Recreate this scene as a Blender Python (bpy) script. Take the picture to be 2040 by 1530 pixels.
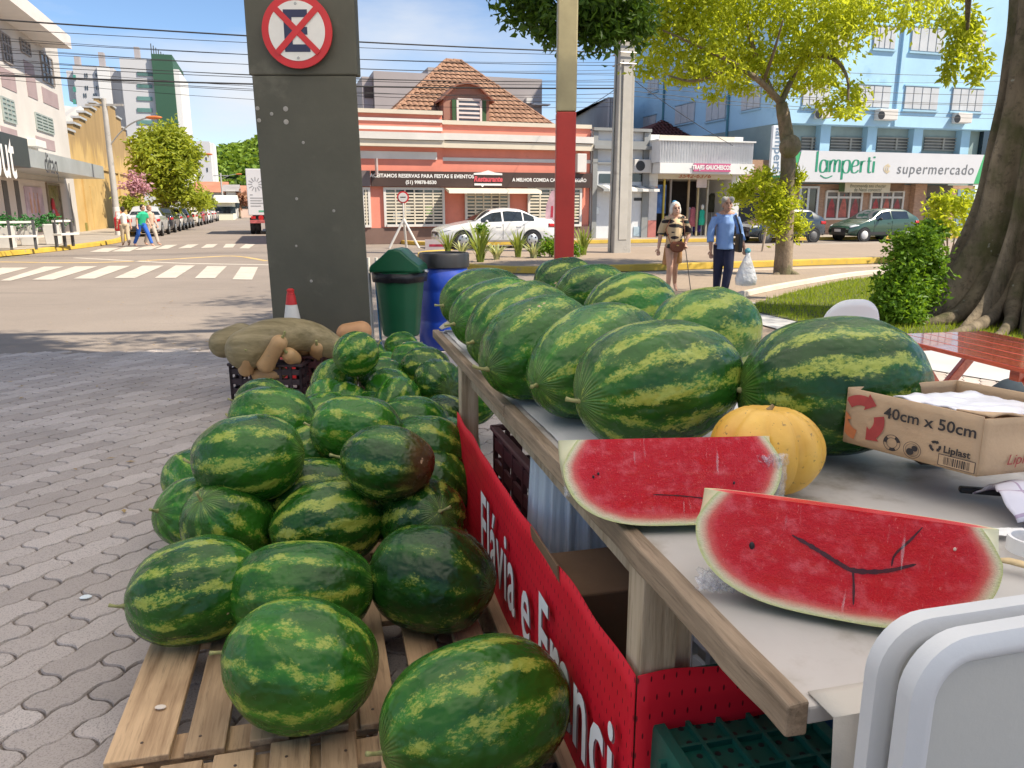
import bpy, bmesh, math, random
from mathutils import Vector, Matrix, noise
R_ = math.radians
random.seed(11)
for o in list(bpy.data.objects): bpy.data.objects.remove(o, do_unlink=True)
S = bpy.context.scene
COL = S.collection

# ------------------------------------------------------------------ camera
H = 1.5; PIT = math.atan(353/1530.0); FPX = 1530.0
cd = bpy.data.cameras.new('camera'); cam = bpy.data.objects.new('camera', cd); COL.objects.link(cam)
cam.location = (0, 0, H); cam.rotation_euler = (math.pi/2-PIT, 0, 0)
cd.sensor_width = 36; cd.lens = 27.0; cd.clip_start = 0.03; cd.clip_end = 6000
S.camera = cam

# ------------------------------------------------------------------ sky and sun
SUN = Vector((0.955*math.cos(R_(50)), -0.296*math.cos(R_(50)), math.sin(R_(50)))).normalized()
w = bpy.data.worlds.new('World'); S.world = w; w.use_nodes = True
nt = w.node_tree; nt.nodes.clear()
out = nt.nodes.new('ShaderNodeOutputWorld'); bg = nt.nodes.new('ShaderNodeBackground')
sky = nt.nodes.new('ShaderNodeTexSky'); sky.sky_type = 'NISHITA'; sky.sun_disc = False
sky.sun_elevation = R_(50); sky.sun_rotation = math.atan2(SUN.x, SUN.y)
sky.air_density = 1.0; sky.dust_density = 0.1; sky.ozone_density = 4.0; sky.altitude = 1200
tc = nt.nodes.new('ShaderNodeTexCoord'); mp = nt.nodes.new('ShaderNodeMapping'); mp.inputs['Scale'].default_value = (1.3, 1.3, 4.6)
nz = nt.nodes.new('ShaderNodeTexNoise'); nz.inputs['Scale'].default_value = 1.5; nz.inputs['Detail'].default_value = 7; nz.inputs['Roughness'].default_value = .52
cr = nt.nodes.new('ShaderNodeValToRGB'); cr.color_ramp.elements[0].position = .47; cr.color_ramp.elements[1].position = .72
mx = nt.nodes.new('ShaderNodeMix'); mx.data_type = 'RGBA'; mx.inputs['B'].default_value = (5.0, 5.15, 5.4, 1)
L = nt.links.new
L(tc.outputs['Generated'], mp.inputs['Vector']); L(mp.outputs['Vector'], nz.inputs['Vector']); L(nz.outputs['Fac'], cr.inputs['Fac'])
L(cr.outputs['Color'], mx.inputs['Factor']); L(sky.outputs['Color'], mx.inputs['A']); L(mx.outputs['Result'], bg.inputs['Color'])
bg.inputs['Strength'].default_value = .08
L(bg.outputs['Background'], out.inputs['Surface'])
sd = bpy.data.lights.new('sun', 'SUN'); sd.energy = 3.7; sd.angle = R_(.6); sd.color = (1, .89, .73)
so = bpy.data.objects.new('sun', sd); COL.objects.link(so); so.location = (30, -5, 40); so.rotation_euler = SUN.to_track_quat('Z', 'Y').to_euler()
S.view_settings.view_transform = 'Standard'; S.view_settings.look = 'None'; S.view_settings.gamma = 1; S.view_settings.exposure = 1.15
S.render.engine = 'CYCLES'; S.cycles.max_bounces = 8; S.cycles.transparent_max_bounces = 24; S.cycles.diffuse_bounces = 5

# ------------------------------------------------------------------ placing helpers
CP, SP = math.cos(PIT), math.sin(PIT)
def ray(px, py):
    u, v = (px-1020)/FPX, (765-py)/FPX
    return Vector((u, CP+v*SP, -SP+v*CP))
def gp(px, py, z=0.0):
    d = ray(px, py); t = (z-H)/d.z; return Vector((d.x*t, d.y*t, z))
def dp(px, py, Y):
    d = ray(px, py); t = Y/d.y; return Vector((d.x*t, Y, H+d.z*t))
TH = R_(17); CT, ST = math.cos(TH), math.sin(TH)
def w2g(p): return (p.x*CT+p.y*ST, -p.x*ST+p.y*CT)
def g2w(a, b, z=0.0): return Vector((a*CT-b*ST, a*ST+b*CT, z))
def fb(px, py, b):
    d = ray(px, py); t = b/(-d.x*ST+d.y*CT); p = d*t; return (p.x*CT+p.y*ST, p.z+H)
def fa(px, py, a):
    d = ray(px, py); t = a/(d.x*CT+d.y*ST); p = d*t; return (-p.x*ST+p.y*CT, p.z+H)

# ------------------------------------------------------------------ mesh building
class MB:
    def __init__(s): s.v = []; s.f = []; s.uv = None
    def add(s, vs, fs):
        n = len(s.v); s.v += [tuple(v) for v in vs]; s.f += [tuple(i+n for i in f) for f in fs]; return s
    def box(s, x0, x1, y0, y1, z0, z1):
        return s.add([(x0,y0,z0),(x1,y0,z0),(x1,y1,z0),(x0,y1,z0),(x0,y0,z1),(x1,y0,z1),(x1,y1,z1),(x0,y1,z1)],
                     [(0,3,2,1),(4,5,6,7),(0,1,5,4),(1,2,6,5),(2,3,7,6),(3,0,4,7)])
    def obox(s, c, sz, M=None):
        M = M or Matrix(); hx, hy, hz = sz[0]/2, sz[1]/2, sz[2]/2; c = Vector(c)
        vs = [c+M.to_3x3()@Vector((x*hx,y*hy,z*hz)) for z in (-1,1) for x,y in ((-1,-1),(1,-1),(1,1),(-1,1))]
        return s.add(vs, [(0,3,2,1),(4,5,6,7),(0,1,5,4),(1,2,6,5),(2,3,7,6),(3,0,4,7)])
    def tube(s, pts, rad, n=8, cap=True, flat=1.0):
        pts = [Vector(p) for p in pts]; m = len(pts)
        if not hasattr(rad, '__len__'): rad = [rad]*m
        base = len(s.v); up = Vector((0,0,1)); prev = None
        for i, p in enumerate(pts):
            t = (pts[min(i+1,m-1)]-pts[max(i-1,0)]).normalized()
            if prev is None:
                a = up if abs(t.z) < .95 else Vector((1,0,0)); u = t.cross(a).normalized()
            else: u = (prev-t*prev.dot(t)).normalized()
            prev = u; v = t.cross(u)
            for k in range(n):
                an = 2*math.pi*k/n; s.v.append(tuple(p+(u*math.cos(an)+v*math.sin(an)*flat)*rad[i]))
        for i in range(m-1):
            for k in range(n):
                k2 = (k+1) % n; s.f.append((base+i*n+k, base+i*n+k2, base+(i+1)*n+k2, base+(i+1)*n+k))
        if cap:
            s.f.append(tuple(base+k for k in reversed(range(n)))); s.f.append(tuple(base+(m-1)*n+k for k in range(n)))
        return s
    def lathe(s, prof, n=24, c=(0,0,0), cap=True):
        base = len(s.v); m = len(prof)
        for r, z in prof:
            for k in range(n):
                an = 2*math.pi*k/n; s.v.append((c[0]+r*math.cos(an), c[1]+r*math.sin(an), c[2]+z))
        for i in range(m-1):
            for k in range(n):
                k2 = (k+1) % n; s.f.append((base+i*n+k, base+i*n+k2, base+(i+1)*n+k2, base+(i+1)*n+k))
        if cap:
            s.f.append(tuple(base+k for k in reversed(range(n)))); s.f.append(tuple(base+(m-1)*n+k for k in range(n)))
        return s
    def prism(s, pts, z0, z1):
        n = len(pts); base = len(s.v)
        s.v += [(p[0],p[1],z0) for p in pts]+[(p[0],p[1],z1) for p in pts]
        s.f.append(tuple(base+i for i in reversed(range(n)))); s.f.append(tuple(base+n+i for i in range(n)))
        for i in range(n):
            j = (i+1) % n; s.f.append((base+i, base+j, base+n+j, base+n+i))
        return s
    def prism_y(s, pts, y0, y1):          # outline in x,z extruded along y
        n = len(pts); base = len(s.v)
        s.v += [(p[0],y0,p[1]) for p in pts]+[(p[0],y1,p[1]) for p in pts]
        s.f.append(tuple(base+i for i in range(n))); s.f.append(tuple(base+n+i for i in reversed(range(n))))
        for i in range(n):
            j = (i+1) % n; s.f.append((base+j, base+i, base+n+i, base+n+j))
        return s
    def prism_x(s, pts, x0, x1):          # outline in y,z extruded along x
        n = len(pts); base = len(s.v)
        s.v += [(x0,p[0],p[1]) for p in pts]+[(x1,p[0],p[1]) for p in pts]
        s.f.append(tuple(base+i for i in reversed(range(n)))); s.f.append(tuple(base+n+i for i in range(n)))
        for i in range(n):
            j = (i+1) % n; s.f.append((base+i, base+j, base+n+j, base+n+i))
        return s
    def ball(s, c, r, n=10, m=7, M=None):
        c = Vector(c); r = Vector(r) if hasattr(r, '__len__') else Vector((r,r,r)); base = len(s.v)
        M3 = M.to_3x3() if M else None
        for i in range(m+1):
            th = math.pi*i/m
            for k in range(n):
                ph = 2*math.pi*k/n
                p = Vector((math.sin(th)*math.cos(ph)*r.x, math.sin(th)*math.sin(ph)*r.y, math.cos(th)*r.z))
                if M3: p = M3@p
                s.v.append(tuple(c+p))
        for i in range(m):
            for k in range(n):
                k2 = (k+1) % n; s.f.append((base+i*n+k, base+(i+1)*n+k, base+(i+1)*n+k2, base+i*n+k2))
        return s
    def grid(s, fn, nu, nv):
        base = len(s.v)
        for i in range(nu+1):
            for j in range(nv+1): s.v.append(tuple(fn(i/nu, j/nv)))
        for i in range(nu):
            for j in range(nv):
                q = base+i*(nv+1)+j; s.f.append((q, q+nv+1, q+nv+2, q+1))
        return s
    def xf(s, M):
        s.v = [tuple(M@Vector(v)) for v in s.v]; return s
    def build(s, name, mat=None, parent=None, off=(0,0,0), smooth=False, bevel=0, solid=0, sub=0, merge=False):
        me = bpy.data.meshes.new(name)
        vs = [(v[0]-off[0], v[1]-off[1], v[2]-off[2]) for v in s.v] if any(off) else s.v
        me.from_pydata(vs, [], s.f); me.update()
        if merge:
            bm = bmesh.new(); bm.from_mesh(me); bmesh.ops.remove_doubles(bm, verts=bm.verts, dist=1e-5); bmesh.ops.recalc_face_normals(bm, faces=bm.faces); bm.to_mesh(me); bm.free()
        if smooth:
            for p in me.polygons: p.use_smooth = True
            if smooth != 'all':
                try: me.set_sharp_from_angle(angle=R_(40 if smooth is True else smooth))
                except Exception: pass
        if mat: me.materials.append(mat)
        o = bpy.data.objects.new(name, me); COL.objects.link(o)
        if parent: o.parent = parent
        if solid: md = o.modifiers.new('solid', 'SOLIDIFY'); md.thickness = solid; md.offset = 0
        if bevel: md = o.modifiers.new('bev', 'BEVEL'); md.width = bevel; md.segments = 2; md.limit_method = 'ANGLE'; md.angle_limit = R_(35)
        if sub: md = o.modifiers.new('sub', 'SUBSURF'); md.levels = sub; md.render_levels = sub
        return o
def tag(o, label=None, cat=None, group=None, kind=None):
    if label: o['label'] = label
    if cat: o['category'] = cat
    if group: o['group'] = group
    if kind: o['kind'] = kind
    return o
def thing(name, label, cat, loc=(0,0,0), rz=0, group=None):
    o = bpy.data.objects.new(name, None); COL.objects.link(o); o.empty_display_size = .1
    o.location = loc; o.rotation_euler = (0,0,rz); return tag(o, label, cat, group)
def copy_tree(o, parent=None):
    c = o.copy(); COL.objects.link(c); c.parent = parent
    for ch in o.children: copy_tree(ch, c)
    return c
def bake(o):                             # apply an object's modifiers into its mesh
    dg = bpy.context.evaluated_depsgraph_get(); dg.update()
    me = bpy.data.meshes.new_from_object(o.evaluated_get(dg)); o.modifiers.clear(); o.data = me; return o
_tc = {}
def text_mb(txt, size, bold=0, sx=1, shear=0, space=1.0, ext=0.0, align='CENTER'):
    c = bpy.data.curves.new('t', 'FONT'); c.body = txt; c.size = size; c.shear = shear; c.offset = bold; c.space_character = space
    c.align_x = align; c.align_y = 'CENTER'; c.extrude = ext; c.resolution_u = 3
    o = bpy.data.objects.new('t', c); COL.objects.link(o)
    dg = bpy.context.evaluated_depsgraph_get(); me = bpy.data.meshes.new_from_object(o.evaluated_get(dg))
    mb = MB(); mb.add([(v.co.x*sx, v.co.y, v.co.z) for v in me.vertices], [tuple(p.vertices) for p in me.polygons])
    bpy.data.objects.remove(o); bpy.data.curves.remove(c); bpy.data.meshes.remove(me); return mb
def lettering(txt, size, mat, parent, pos, xdir, zdir, name='lettering', **kw):
    mb = text_mb(txt, size, **kw); X = Vector(xdir).normalized(); Z = Vector(zdir).normalized(); Y = X.cross(Z)
    M = Matrix(((X.x, Z.x, Y.x, pos[0]), (X.y, Z.y, Y.y, pos[1]), (X.z, Z.z, Y.z, pos[2]), (0,0,0,1)))
    return mb.xf(M).build(name, mat, parent)

# ------------------------------------------------------------------ materials
MATS = {}
def nodes_of(name):
    m = bpy.data.materials.new(name); m.use_nodes = True; t = m.node_tree
    p = t.nodes['Principled BSDF']; return m, t, p
def N(t, typ, **kw):
    n = t.nodes.new(typ)
    for k, v in kw.items():
        if k in n.inputs.keys(): n.inputs[k].default_value = v
        else: setattr(n, k, v)
    return n
def math_(t, op, a, b=None, c=None, clamp=False):
    n = t.nodes.new('ShaderNodeMath'); n.operation = op; n.use_clamp = clamp
    for i, x in enumerate((a, b, c)):
        if x is None: continue
        if isinstance(x, (int, float)): n.inputs[i].default_value = x
        else: t.links.new(x, n.inputs[i])
    return n.outputs[0]
def sstep(t, x, a, b):
    n = t.nodes.new('ShaderNodeMapRange'); n.interpolation_type = 'SMOOTHSTEP'
    n.inputs['From Min'].default_value = a; n.inputs['From Max'].default_value = b; t.links.new(x, n.inputs['Value']); return n.outputs['Result']
def mixc(t, f, a, b, mode='MIX'):
    n = t.nodes.new('ShaderNodeMix'); n.data_type = 'RGBA'; n.blend_type = mode
    for k, x in (('Factor', f), ('A', a), ('B', b)):
        if isinstance(x, (int, float)): n.inputs[k].default_value = x
        elif isinstance(x, tuple): n.inputs[k].default_value = x if len(x) == 4 else x+(1,)
        else: t.links.new(x, n.inputs[k])
    return n.outputs['Result']
def ramp(t, f, stops):
    n = t.nodes.new('ShaderNodeValToRGB'); e = n.color_ramp.elements
    while len(e) < len(stops): e.new(.5)
    for i, (p, c) in enumerate(stops): e[i].position = p; e[i].color = c+(1,) if len(c) == 3 else c
    t.links.new(f, n.inputs['Fac']); return n.outputs['Color']
def noise_(t, scale, detail=3, rough=.5, coord='Object', vec=None, sc=None, w=None):
    if vec is None: vec = t.nodes.new('ShaderNodeTexCoord').outputs[coord]
    if sc is not None:
        m = t.nodes.new('ShaderNodeMapping'); m.inputs['Scale'].default_value = sc; t.links.new(vec, m.inputs['Vector']); vec = m.outputs['Vector']
    n = t.nodes.new('ShaderNodeTexNoise'); n.inputs['Scale'].default_value = scale; n.inputs['Detail'].default_value = detail; n.inputs['Roughness'].default_value = rough
    t.links.new(vec, n.inputs['Vector']); return n.outputs['Fac']
def bump_(t, p, h, strength, dist=.01):
    b = t.nodes.new('ShaderNodeBump'); b.inputs['Strength'].default_value = strength; b.inputs['Distance'].default_value = dist
    t.links.new(h, b.inputs['Height']); t.links.new(b.outputs['Normal'], p.inputs['Normal']); return b
def M_(name, col, rough=.6, var=.15, vs=3.0, bump=0, bs=40, metal=0, spec=None, dirt=None, coat=0, alpha=None, trans=None, ior=None, emit=None, vsc=None):
    if name in MATS: return MATS[name]
    m, t, p = nodes_of(name)
    p.inputs['Roughness'].default_value = rough; p.inputs['Metallic'].default_value = metal
    if spec is not None: p.inputs['Specular IOR Level'].default_value = spec
    if coat: p.inputs['Coat Weight'].default_value = coat; p.inputs['Coat Roughness'].default_value = .08
    if trans: p.inputs['Transmission Weight'].default_value = trans
    if ior: p.inputs['IOR'].default_value = ior
    c = tuple(col)
    if var:
        f = noise_(t, vs, 5, .6, sc=vsc)
        lo = tuple(max(0, x*(1-var)) for x in c); hi = tuple(min(1, x*(1+var)) for x in c)
        cc = ramp(t, f, [(.3, lo), (.7, hi)])
        if dirt:
            f2 = noise_(t, dirt[1], 6, .65); cc = mixc(t, sstep(t, f2, dirt[2], dirt[2]+.18), cc, dirt[0])
        t.links.new(cc, p.inputs['Base Color'])
    else: p.inputs['Base Color'].default_value = c+(1,)
    if bump: bump_(t, p, noise_(t, bs, 4, .6), bump)
    MATS[name] = m; return m
def leaf_mat(name, c1, c2, tr=.35, rough=.5):
    m, t, p = nodes_of(name)
    oi = t.nodes.new('ShaderNodeNewGeometry'); col = ramp(t, oi.outputs['Random Per Island'], [(0, c1), (1, c2)])
    f = noise_(t, .9, 2); col = mixc(t, sstep(t, f, .35, .7), col, mixc(t, .5, col, c2))
    t.links.new(col, p.inputs['Base Color']); p.inputs['Roughness'].default_value = rough; p.inputs['Specular IOR Level'].default_value = .3
    tb = t.nodes.new('ShaderNodeBsdfTranslucent'); t.links.new(mixc(t, .6, col, (c2[0]*1.5, c2[1]*1.35, c2[2]*.6)), tb.inputs['Color'])
    ms = t.nodes.new('ShaderNodeMixShader'); ms.inputs[0].default_value = tr
    t.links.new(p.outputs[0], ms.inputs[1]); t.links.new(tb.outputs[0], ms.inputs[2]); t.links.new(ms.outputs[0], t.nodes['Material Output'].inputs['Surface'])
    return m
# common paints
WHITE = M_('white_paint', (.78,.77,.74), .6, .06, 2, .05, 30)
GREYP = M_('grey_paint', (.32,.33,.33), .6, .1, 2, .1, 30)
DARK = M_('dark_void', (.012,.012,.014), .5, 0)
BLACKP = M_('black_plastic', (.02,.02,.022), .4, .2, 8)
CHROME = M_('steel', (.55,.56,.57), .3, .08, 6, metal=.9)
GALV = M_('galvanised_steel', (.42,.42,.41), .45, .12, 5, .05, 60, metal=.6)
RUBBER = M_('tyre_rubber', (.025,.025,.027), .75, .2, 10)
def glass_dark(name='window_glass', col=(.03,.045,.055), rough=.06):
    return M_(name, col, rough, .3, 1.5, spec=.8)
GLASS = glass_dark()
S.cycles.use_denoising = True
# ------------------------------------------------------------------ ground materials
def asphalt_mat():
    m, t, p = nodes_of('asphalt')
    a = noise_(t, .35, 5, .6); f = noise_(t, 55, 3, .7); st = noise_(t, 1.0, 6, .6, sc=(.25, 2.2, 1))
    c = ramp(t, a, [(.3, (.225,.188,.158)), (.7, (.295,.248,.208))])
    c = mixc(t, sstep(t, f, .5, .75), c, (.18,.15,.128)); c = mixc(t, math_(t, 'MULTIPLY', sstep(t, st, .55, .70), .6), c, (.185,.157,.135))
    t.links.new(c, p.inputs['Base Color']); p.inputs['Roughness'].default_value = .85; bump_(t, p, f, .25, .01); return m
def paver_mat():
    m, t, p = nodes_of('concrete_paver')
    oi = t.nodes.new('ShaderNodeObjectInfo'); geo = t.nodes.new('ShaderNodeNewGeometry')
    rn = math_(t, 'FRACT', math_(t, 'ADD', oi.outputs['Random'], geo.outputs['Random Per Island']))
    vec = geo.outputs['Position']
    f = noise_(t, 160, 4, .75, vec=vec); b = noise_(t, 1.3, 4, .6, vec=vec)
    c = ramp(t, rn, [(0, (.37,.318,.285)), (.6, (.46,.40,.362)), (1, (.54,.475,.435))])
    c = mixc(t, sstep(t, f, .5, .66), c, (.21,.185,.165)); c = mixc(t, sstep(t, f, .63, .70), c, (.5,.47,.43))
    c = mixc(t, math_(t, 'MULTIPLY', sstep(t, b, .48, .72), .45), c, (.24,.21,.185)); sd2 = noise_(t, .45, 5, .65, vec=vec); c = mixc(t, math_(t, 'MULTIPLY', sstep(t, sd2, .52, .72), .45), c, (.50,.43,.36))
    t.links.new(c, p.inputs['Base Color']); p.inputs['Roughness'].default_value = .8; bump_(t, p, f, .55, .004); return m
def brickpave_mat(name, c1, c2, mort, sx=.22, sy=.11, rz=0.0):
    m, t, p = nodes_of(name); tc = t.nodes.new('ShaderNodeTexCoord'); mp = t.nodes.new('ShaderNodeMapping'); mp.inputs['Rotation'].default_value = (0,0,rz)
    t.links.new(tc.outputs['Object'], mp.inputs['Vector'])
    br = t.nodes.new('ShaderNodeTexBrick'); br.inputs['Scale'].default_value = 1; br.inputs['Brick Width'].default_value = sx; br.inputs['Row Height'].default_value = sy
    br.inputs['Mortar Size'].default_value = .006; br.inputs['Color1'].default_value = c1+(1,); br.inputs['Color2'].default_value = c2+(1,); br.inputs['Mortar'].default_value = mort+(1,)
    t.links.new(mp.outputs['Vector'], br.inputs['Vector'])
    a = noise_(t, .6, 6, .6); c = mixc(t, math_(t, 'MULTIPLY', sstep(t, a, .4, .75), .5), br.outputs['Color'], mort)
    f = noise_(t, 40, 3, .6); c = mixc(t, math_(t, 'MULTIPLY', f, .3), c, c1)
    t.links.new(c, p.inputs['Base Color']); p.inputs['Roughness'].default_value = .85; bump_(t, p, br.outputs['Fac'], -.4, .004); return m
ASPH = asphalt_mat(); PAVM = paver_mat()
BEIGE = brickpave_mat('beige_paving', (.36,.275,.205), (.305,.235,.175), (.245,.195,.148), rz=TH)
WALKM = M_('sidewalk_concrete', (.35,.305,.25), .85, .18, 1.2, .2, 40)
KERBY = M_('yellow_kerb_paint', (.55,.37,.05), .7, .16, 2.5, .2, 30, dirt=((.32,.26,.15), 6, .56))
KERBW = M_('white_kerb_paint', (.72,.70,.66), .75, .12, 2.5, .2, 30, dirt=((.45,.42,.38), 5, .55))
MARKW = M_('white_road_paint', (.52,.47,.40), .8, .12, 1.5, .2, 40, dirt=((.32,.29,.26), 7, .55))
MARKY = M_('yellow_road_paint', (.55,.38,.14), .8, .2, 1.5, 0, dirt=((.33,.29,.25), 5, .5))
SOIL = M_('soil', (.16,.115,.075), .95, .35, 6, .5, 40)
def sheet(name, pts, z, mat, kind='structure'):
    mb = MB(); mb.add([(p[0],p[1],z) for p in pts], [tuple(range(len(pts)))]); o = mb.build(name, mat); tag(o, kind=kind)
    bm = bmesh.new(); bm.from_mesh(o.data); bmesh.ops.triangulate(bm, faces=bm.faces); bmesh.ops.recalc_face_normals(bm, faces=bm.faces)
    for f in bm.faces:
        if f.normal.z < 0: f.normal_flip()
    bm.to_mesh(o.data); bm.free(); return o
def G(pts): return [g2w(a, b) for a, b in pts]
def kerb(name, pts, wd, h, mat, z0=0.0):
    mb = MB(); P = [Vector((p[0], p[1], 0)) for p in pts]; n = len(P); base = 0; rows = []
    for i, p in enumerate(P):
        t = (P[min(i+1,n-1)]-P[max(i-1,0)]).normalized(); q = Vector((-t.y, t.x, 0))*wd/2
        rows.append([p-q+Vector((0,0,z0)), p-q*.92+Vector((0,0,z0+h)), p+q*.92+Vector((0,0,z0+h)), p+q+Vector((0,0,z0))])
    for r in rows: mb.v += [tuple(x) for x in r]
    for i in range(n-1):
        for k in range(3): mb.f.append((i*4+k, (i+1)*4+k, (i+1)*4+k+1, i*4+k+1))
    mb.f += [(0,1,2,3), tuple((n-1)*4+k for k in (3,2,1,0))]
    o = mb.build(name, mat, bevel=.015, merge=True); return tag(o, kind='structure')
def arc_pts(pts, it=3):                   # corner-cutting to round a polyline
    P = [Vector((p[0],p[1],0)) for p in pts]
    for _ in range(it):
        Q = [P[0]]
        for i in range(len(P)-1): Q += [P[i]*.75+P[i+1]*.25, P[i]*.25+P[i+1]*.75]
        P = Q+[P[-1]]
    return P
# ------------------------------------------------------------------ ground sheets
sheet('ground', [(-3000,-3000),(3000,-3000),(3000,3000),(-3000,3000)], -.03, M_('dry_ground', (.22,.2,.15), .95, .3, .05))
sheet('road', G([(-60,-12),(140,-12),(140,30.4),(7.2,30.4),(5.6,32.5),(4.4,300),(-7.6,300),(-7.6,22),(-60,22)]), -.012, ASPH)
# left pavement with yellow kerb
cl = [gp(-220,532), gp(0,510), gp(90,502), gp(165,493), gp(215,486), gp(243,480.5), gp(250,475), gp(242,471.5)]
b0 = g2w(-7.4, 45); cl += [g2w(-7.5,47), g2w(-7.6,60), g2w(-7.6,200)]
clr = arc_pts(cl, 2)
sheet('pavement_left', [(p.x,p.y) for p in clr]+[tuple(g2w(-14,200))[:2], tuple(g2w(-14,20))[:2]], .13, WALKM)
kerb('kerb_left', clr, .34, .142, KERBY)
# far pavement in front of the shops
fk = [g2w(4.9,120), g2w(4.9,36), g2w(5.2,31.4), g2w(6.4,30.5), g2w(8,30.4), g2w(90,30.4)]
fkr = arc_pts(fk, 2)
sheet('pavement_far', [(p.x,p.y) for p in fkr]+[tuple(g2w(90,34))[:2], tuple(g2w(6.5,34))[:2], tuple(g2w(6.5,120))[:2]], .13, WALKM)
kerb('kerb_far', fkr, .2, .14, KERBY)
# traffic island with yellow kerb, and the beige square this side of it
K0 = w2g(gp(1040,548)); 
ik = [g2w(5.6,24.9), g2w(4.2,24.0), g2w(4.0,19.5), g2w(5.0,17.2), g2w(7,16.95), g2w(12,17.2), g2w(20,17.75), g2w(34,18.6), g2w(70,20.5)]
ikr = arc_pts(ik, 2)
sheet('traffic_island', [(p.x,p.y) for p in ikr]+[tuple(g2w(70,24.9))[:2]], .13, BEIGE)
kerb('kerb_island', ikr, .26, .15, KERBY)
kerb('kerb_island_back', [g2w(5.6,24.9), g2w(70,24.9)], .2, .142, WALKM)
sheet('square_paving', [tuple(gp(790,640))[:2], tuple(gp(905,575))[:2], tuple(g2w(6.3,16.2))[:2], tuple(g2w(12,16.9))[:2], tuple(g2w(34,18.3))[:2], tuple(g2w(70,20))[:2], (70,3), (9,3), (-.5,8.3)], -.006, BEIGE)
kerb('gutter_line', [g2w(6.3,16.2), g2w(12,16.5), g2w(34,17.8), g2w(70,19.5)], .3, .012, M_('gutter_concrete', (.46,.37,.28), .85, .15, 2), -.006)
# crosswalks and worn lines
xm = MB()
def stripe(mb, q, z=-.004): mb.add([(p.x,p.y,z) for p in q], [(0,1,2,3)])
def cw(name, bars, lab):
    for i, q in enumerate(bars):
        mb = MB(); stripe(mb, [gp(*p, -.004) for p in q]); o = mb.build('crosswalk_stripe', MARKW); tag(o, kind='structure')
bars = []
for (xb, xt) in ((-75,-5),(-15,60),(65,127),(147,193),(228,259),(308,325),(388,389),(463,452)):
    bars.append(((xb-1+0,557),(xb+41,557),(xt+62,530),(xt,530)))
bars = [((-90,560),(-48,560),(57,533),(5,533)), ((0,559),(22,559),(127,531),(88,531)), ((64,557),(106,557),(194,530.5),(150,530.5)), ((146,555),(188,555),(260,529.5),(217,529.5)),
        ((227,554),(268,554),(326,529),(284,529)), ((308,553.5),(350,553.5),(389,528.5),(350,528.5)), ((388,554),(428,554),(452,530),(413,530)), ((463,556.5),(502,557),(514,532),(480,531.5))]
cw('crosswalk', bars, '')
b2 = [((178,502),(214,502),(238,494),(206,494)), ((222,501),(258,501),(278,492),(250,492)), ((266,498),(300,497),(322,489.5),(292,490)), ((308,496.5),(334,495.5),(354,487.5),(330,488)), ((354,495),(380,494),(396,486.5),(374,487)),
      ((400,494),(424,493),(434,486),(412,486.5)), ((444,493.5),(464,493),(470,485.5),(450,486)), ((477,494.5),(496,495),(508,486.5),(490,486))]
cw('crosswalk_far', b2, '')
for pts in ([(0,521),(140,523),(250,521),(400,512),(470,508),(530,519)], [(150,513),(260,519),(360,524),(540,527)]):
    kerb('worn_road_line', arc_pts([gp(*p) for p in pts], 2), .16, .006, MARKY if pts[0][0] == 0 else MARKW, -.011)

# ------------------------------------------------------------------ interlocking pavers under the stall
PL, PW = .262, .131; gap = .0035
def paver_outline():
    def wave(t, amp, per): 
        x = (t/per) % 1.0
        return amp*max(-1, min(1, 3.0*math.sin(2*math.pi*x)))
    out_ = []
    n = 10
    for i in range(n): out_.append((PL*i/n, wave(PL*i/n, .0085, PL/2)))
    m = 6
    for i in range(m): out_.append((PL+wave(PW*i/m, .0085, PW), PW*i/m))
    for i in range(n): out_.append((PL-PL*i/n, PW+wave(PL-PL*i/n, .0085, PL/2)))
    for i in range(m): out_.append((wave(PW-PW*i/m, .0085, PW), PW-PW*i/m))
    cx, cy = PL/2, PW/2
    return [((x-cx)*(1-2*gap/PL), (y-cy)*(1-2*gap/PW)) for x, y in out_]
OUT = paver_outline()
def paver_mesh(dz):
    mb = MB(); n = len(OUT); ins = [(x*.972, y*.95) for x, y in OUT]
    mb.v = [(x,y,-.02) for x, y in OUT]+[(x,y,-.0035) for x, y in OUT]+[(x,y,dz) for x, y in ins]
    for i in range(n):
        j = (i+1) % n; mb.f += [(i,j,n+j,n+i), (n+i,n+j,2*n+j,2*n+i)]
    mb.f.append(tuple(range(2*n,3*n))); return mb
ANG = R_(61); ca, sa = math.cos(ANG), math.sin(ANG)
edge0, edge1 = gp(-300,712), gp(560,692)
def in_pave(x, y):
    if y < .6 or x < -10.5 or x > 6.5: return False
    ye = edge0.y+(x-edge0.x)*(edge1.y-edge0.y)/(edge1.x-edge0.x)
    if x > -.3: ye = min(ye, 7.6)
    return y < ye-.02
pav = sheet('stall_pavement', [(-11,-4),(7,-4),(7,7.7),(-.4,8.3),tuple(edge1)[:2],tuple(edge0)[:2],(-11,edge0.y)], -.016+.006, M_('joint_sand', (.045,.042,.038), .95, .3, 8))
pav.location.z = -.004
cells = []
for r in range(-90, 110):
    for c in range(-60, 60):
        lx = c*PL+(PL/2 if r % 2 else 0); ly = r*PW
        x, y = lx*ca-ly*sa, lx*sa+ly*ca+2
        if in_pave(x, y):
            if y < 1.2 and not (-4 < x < 4): continue
            d = math.hypot(x, y)
            vis = x < .2 and (y > 1.5) and (x/y > -.78)
            cells.append((0 if vis else 1, d, x, y))
cells.sort()
pvm = []
for k in range(5):
    o = paver_mesh(.0005+.0009*k).build('paver', PAVM, pav); pvm.append(o)
rest = MB(); PMB = paver_mesh(.002)
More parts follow.
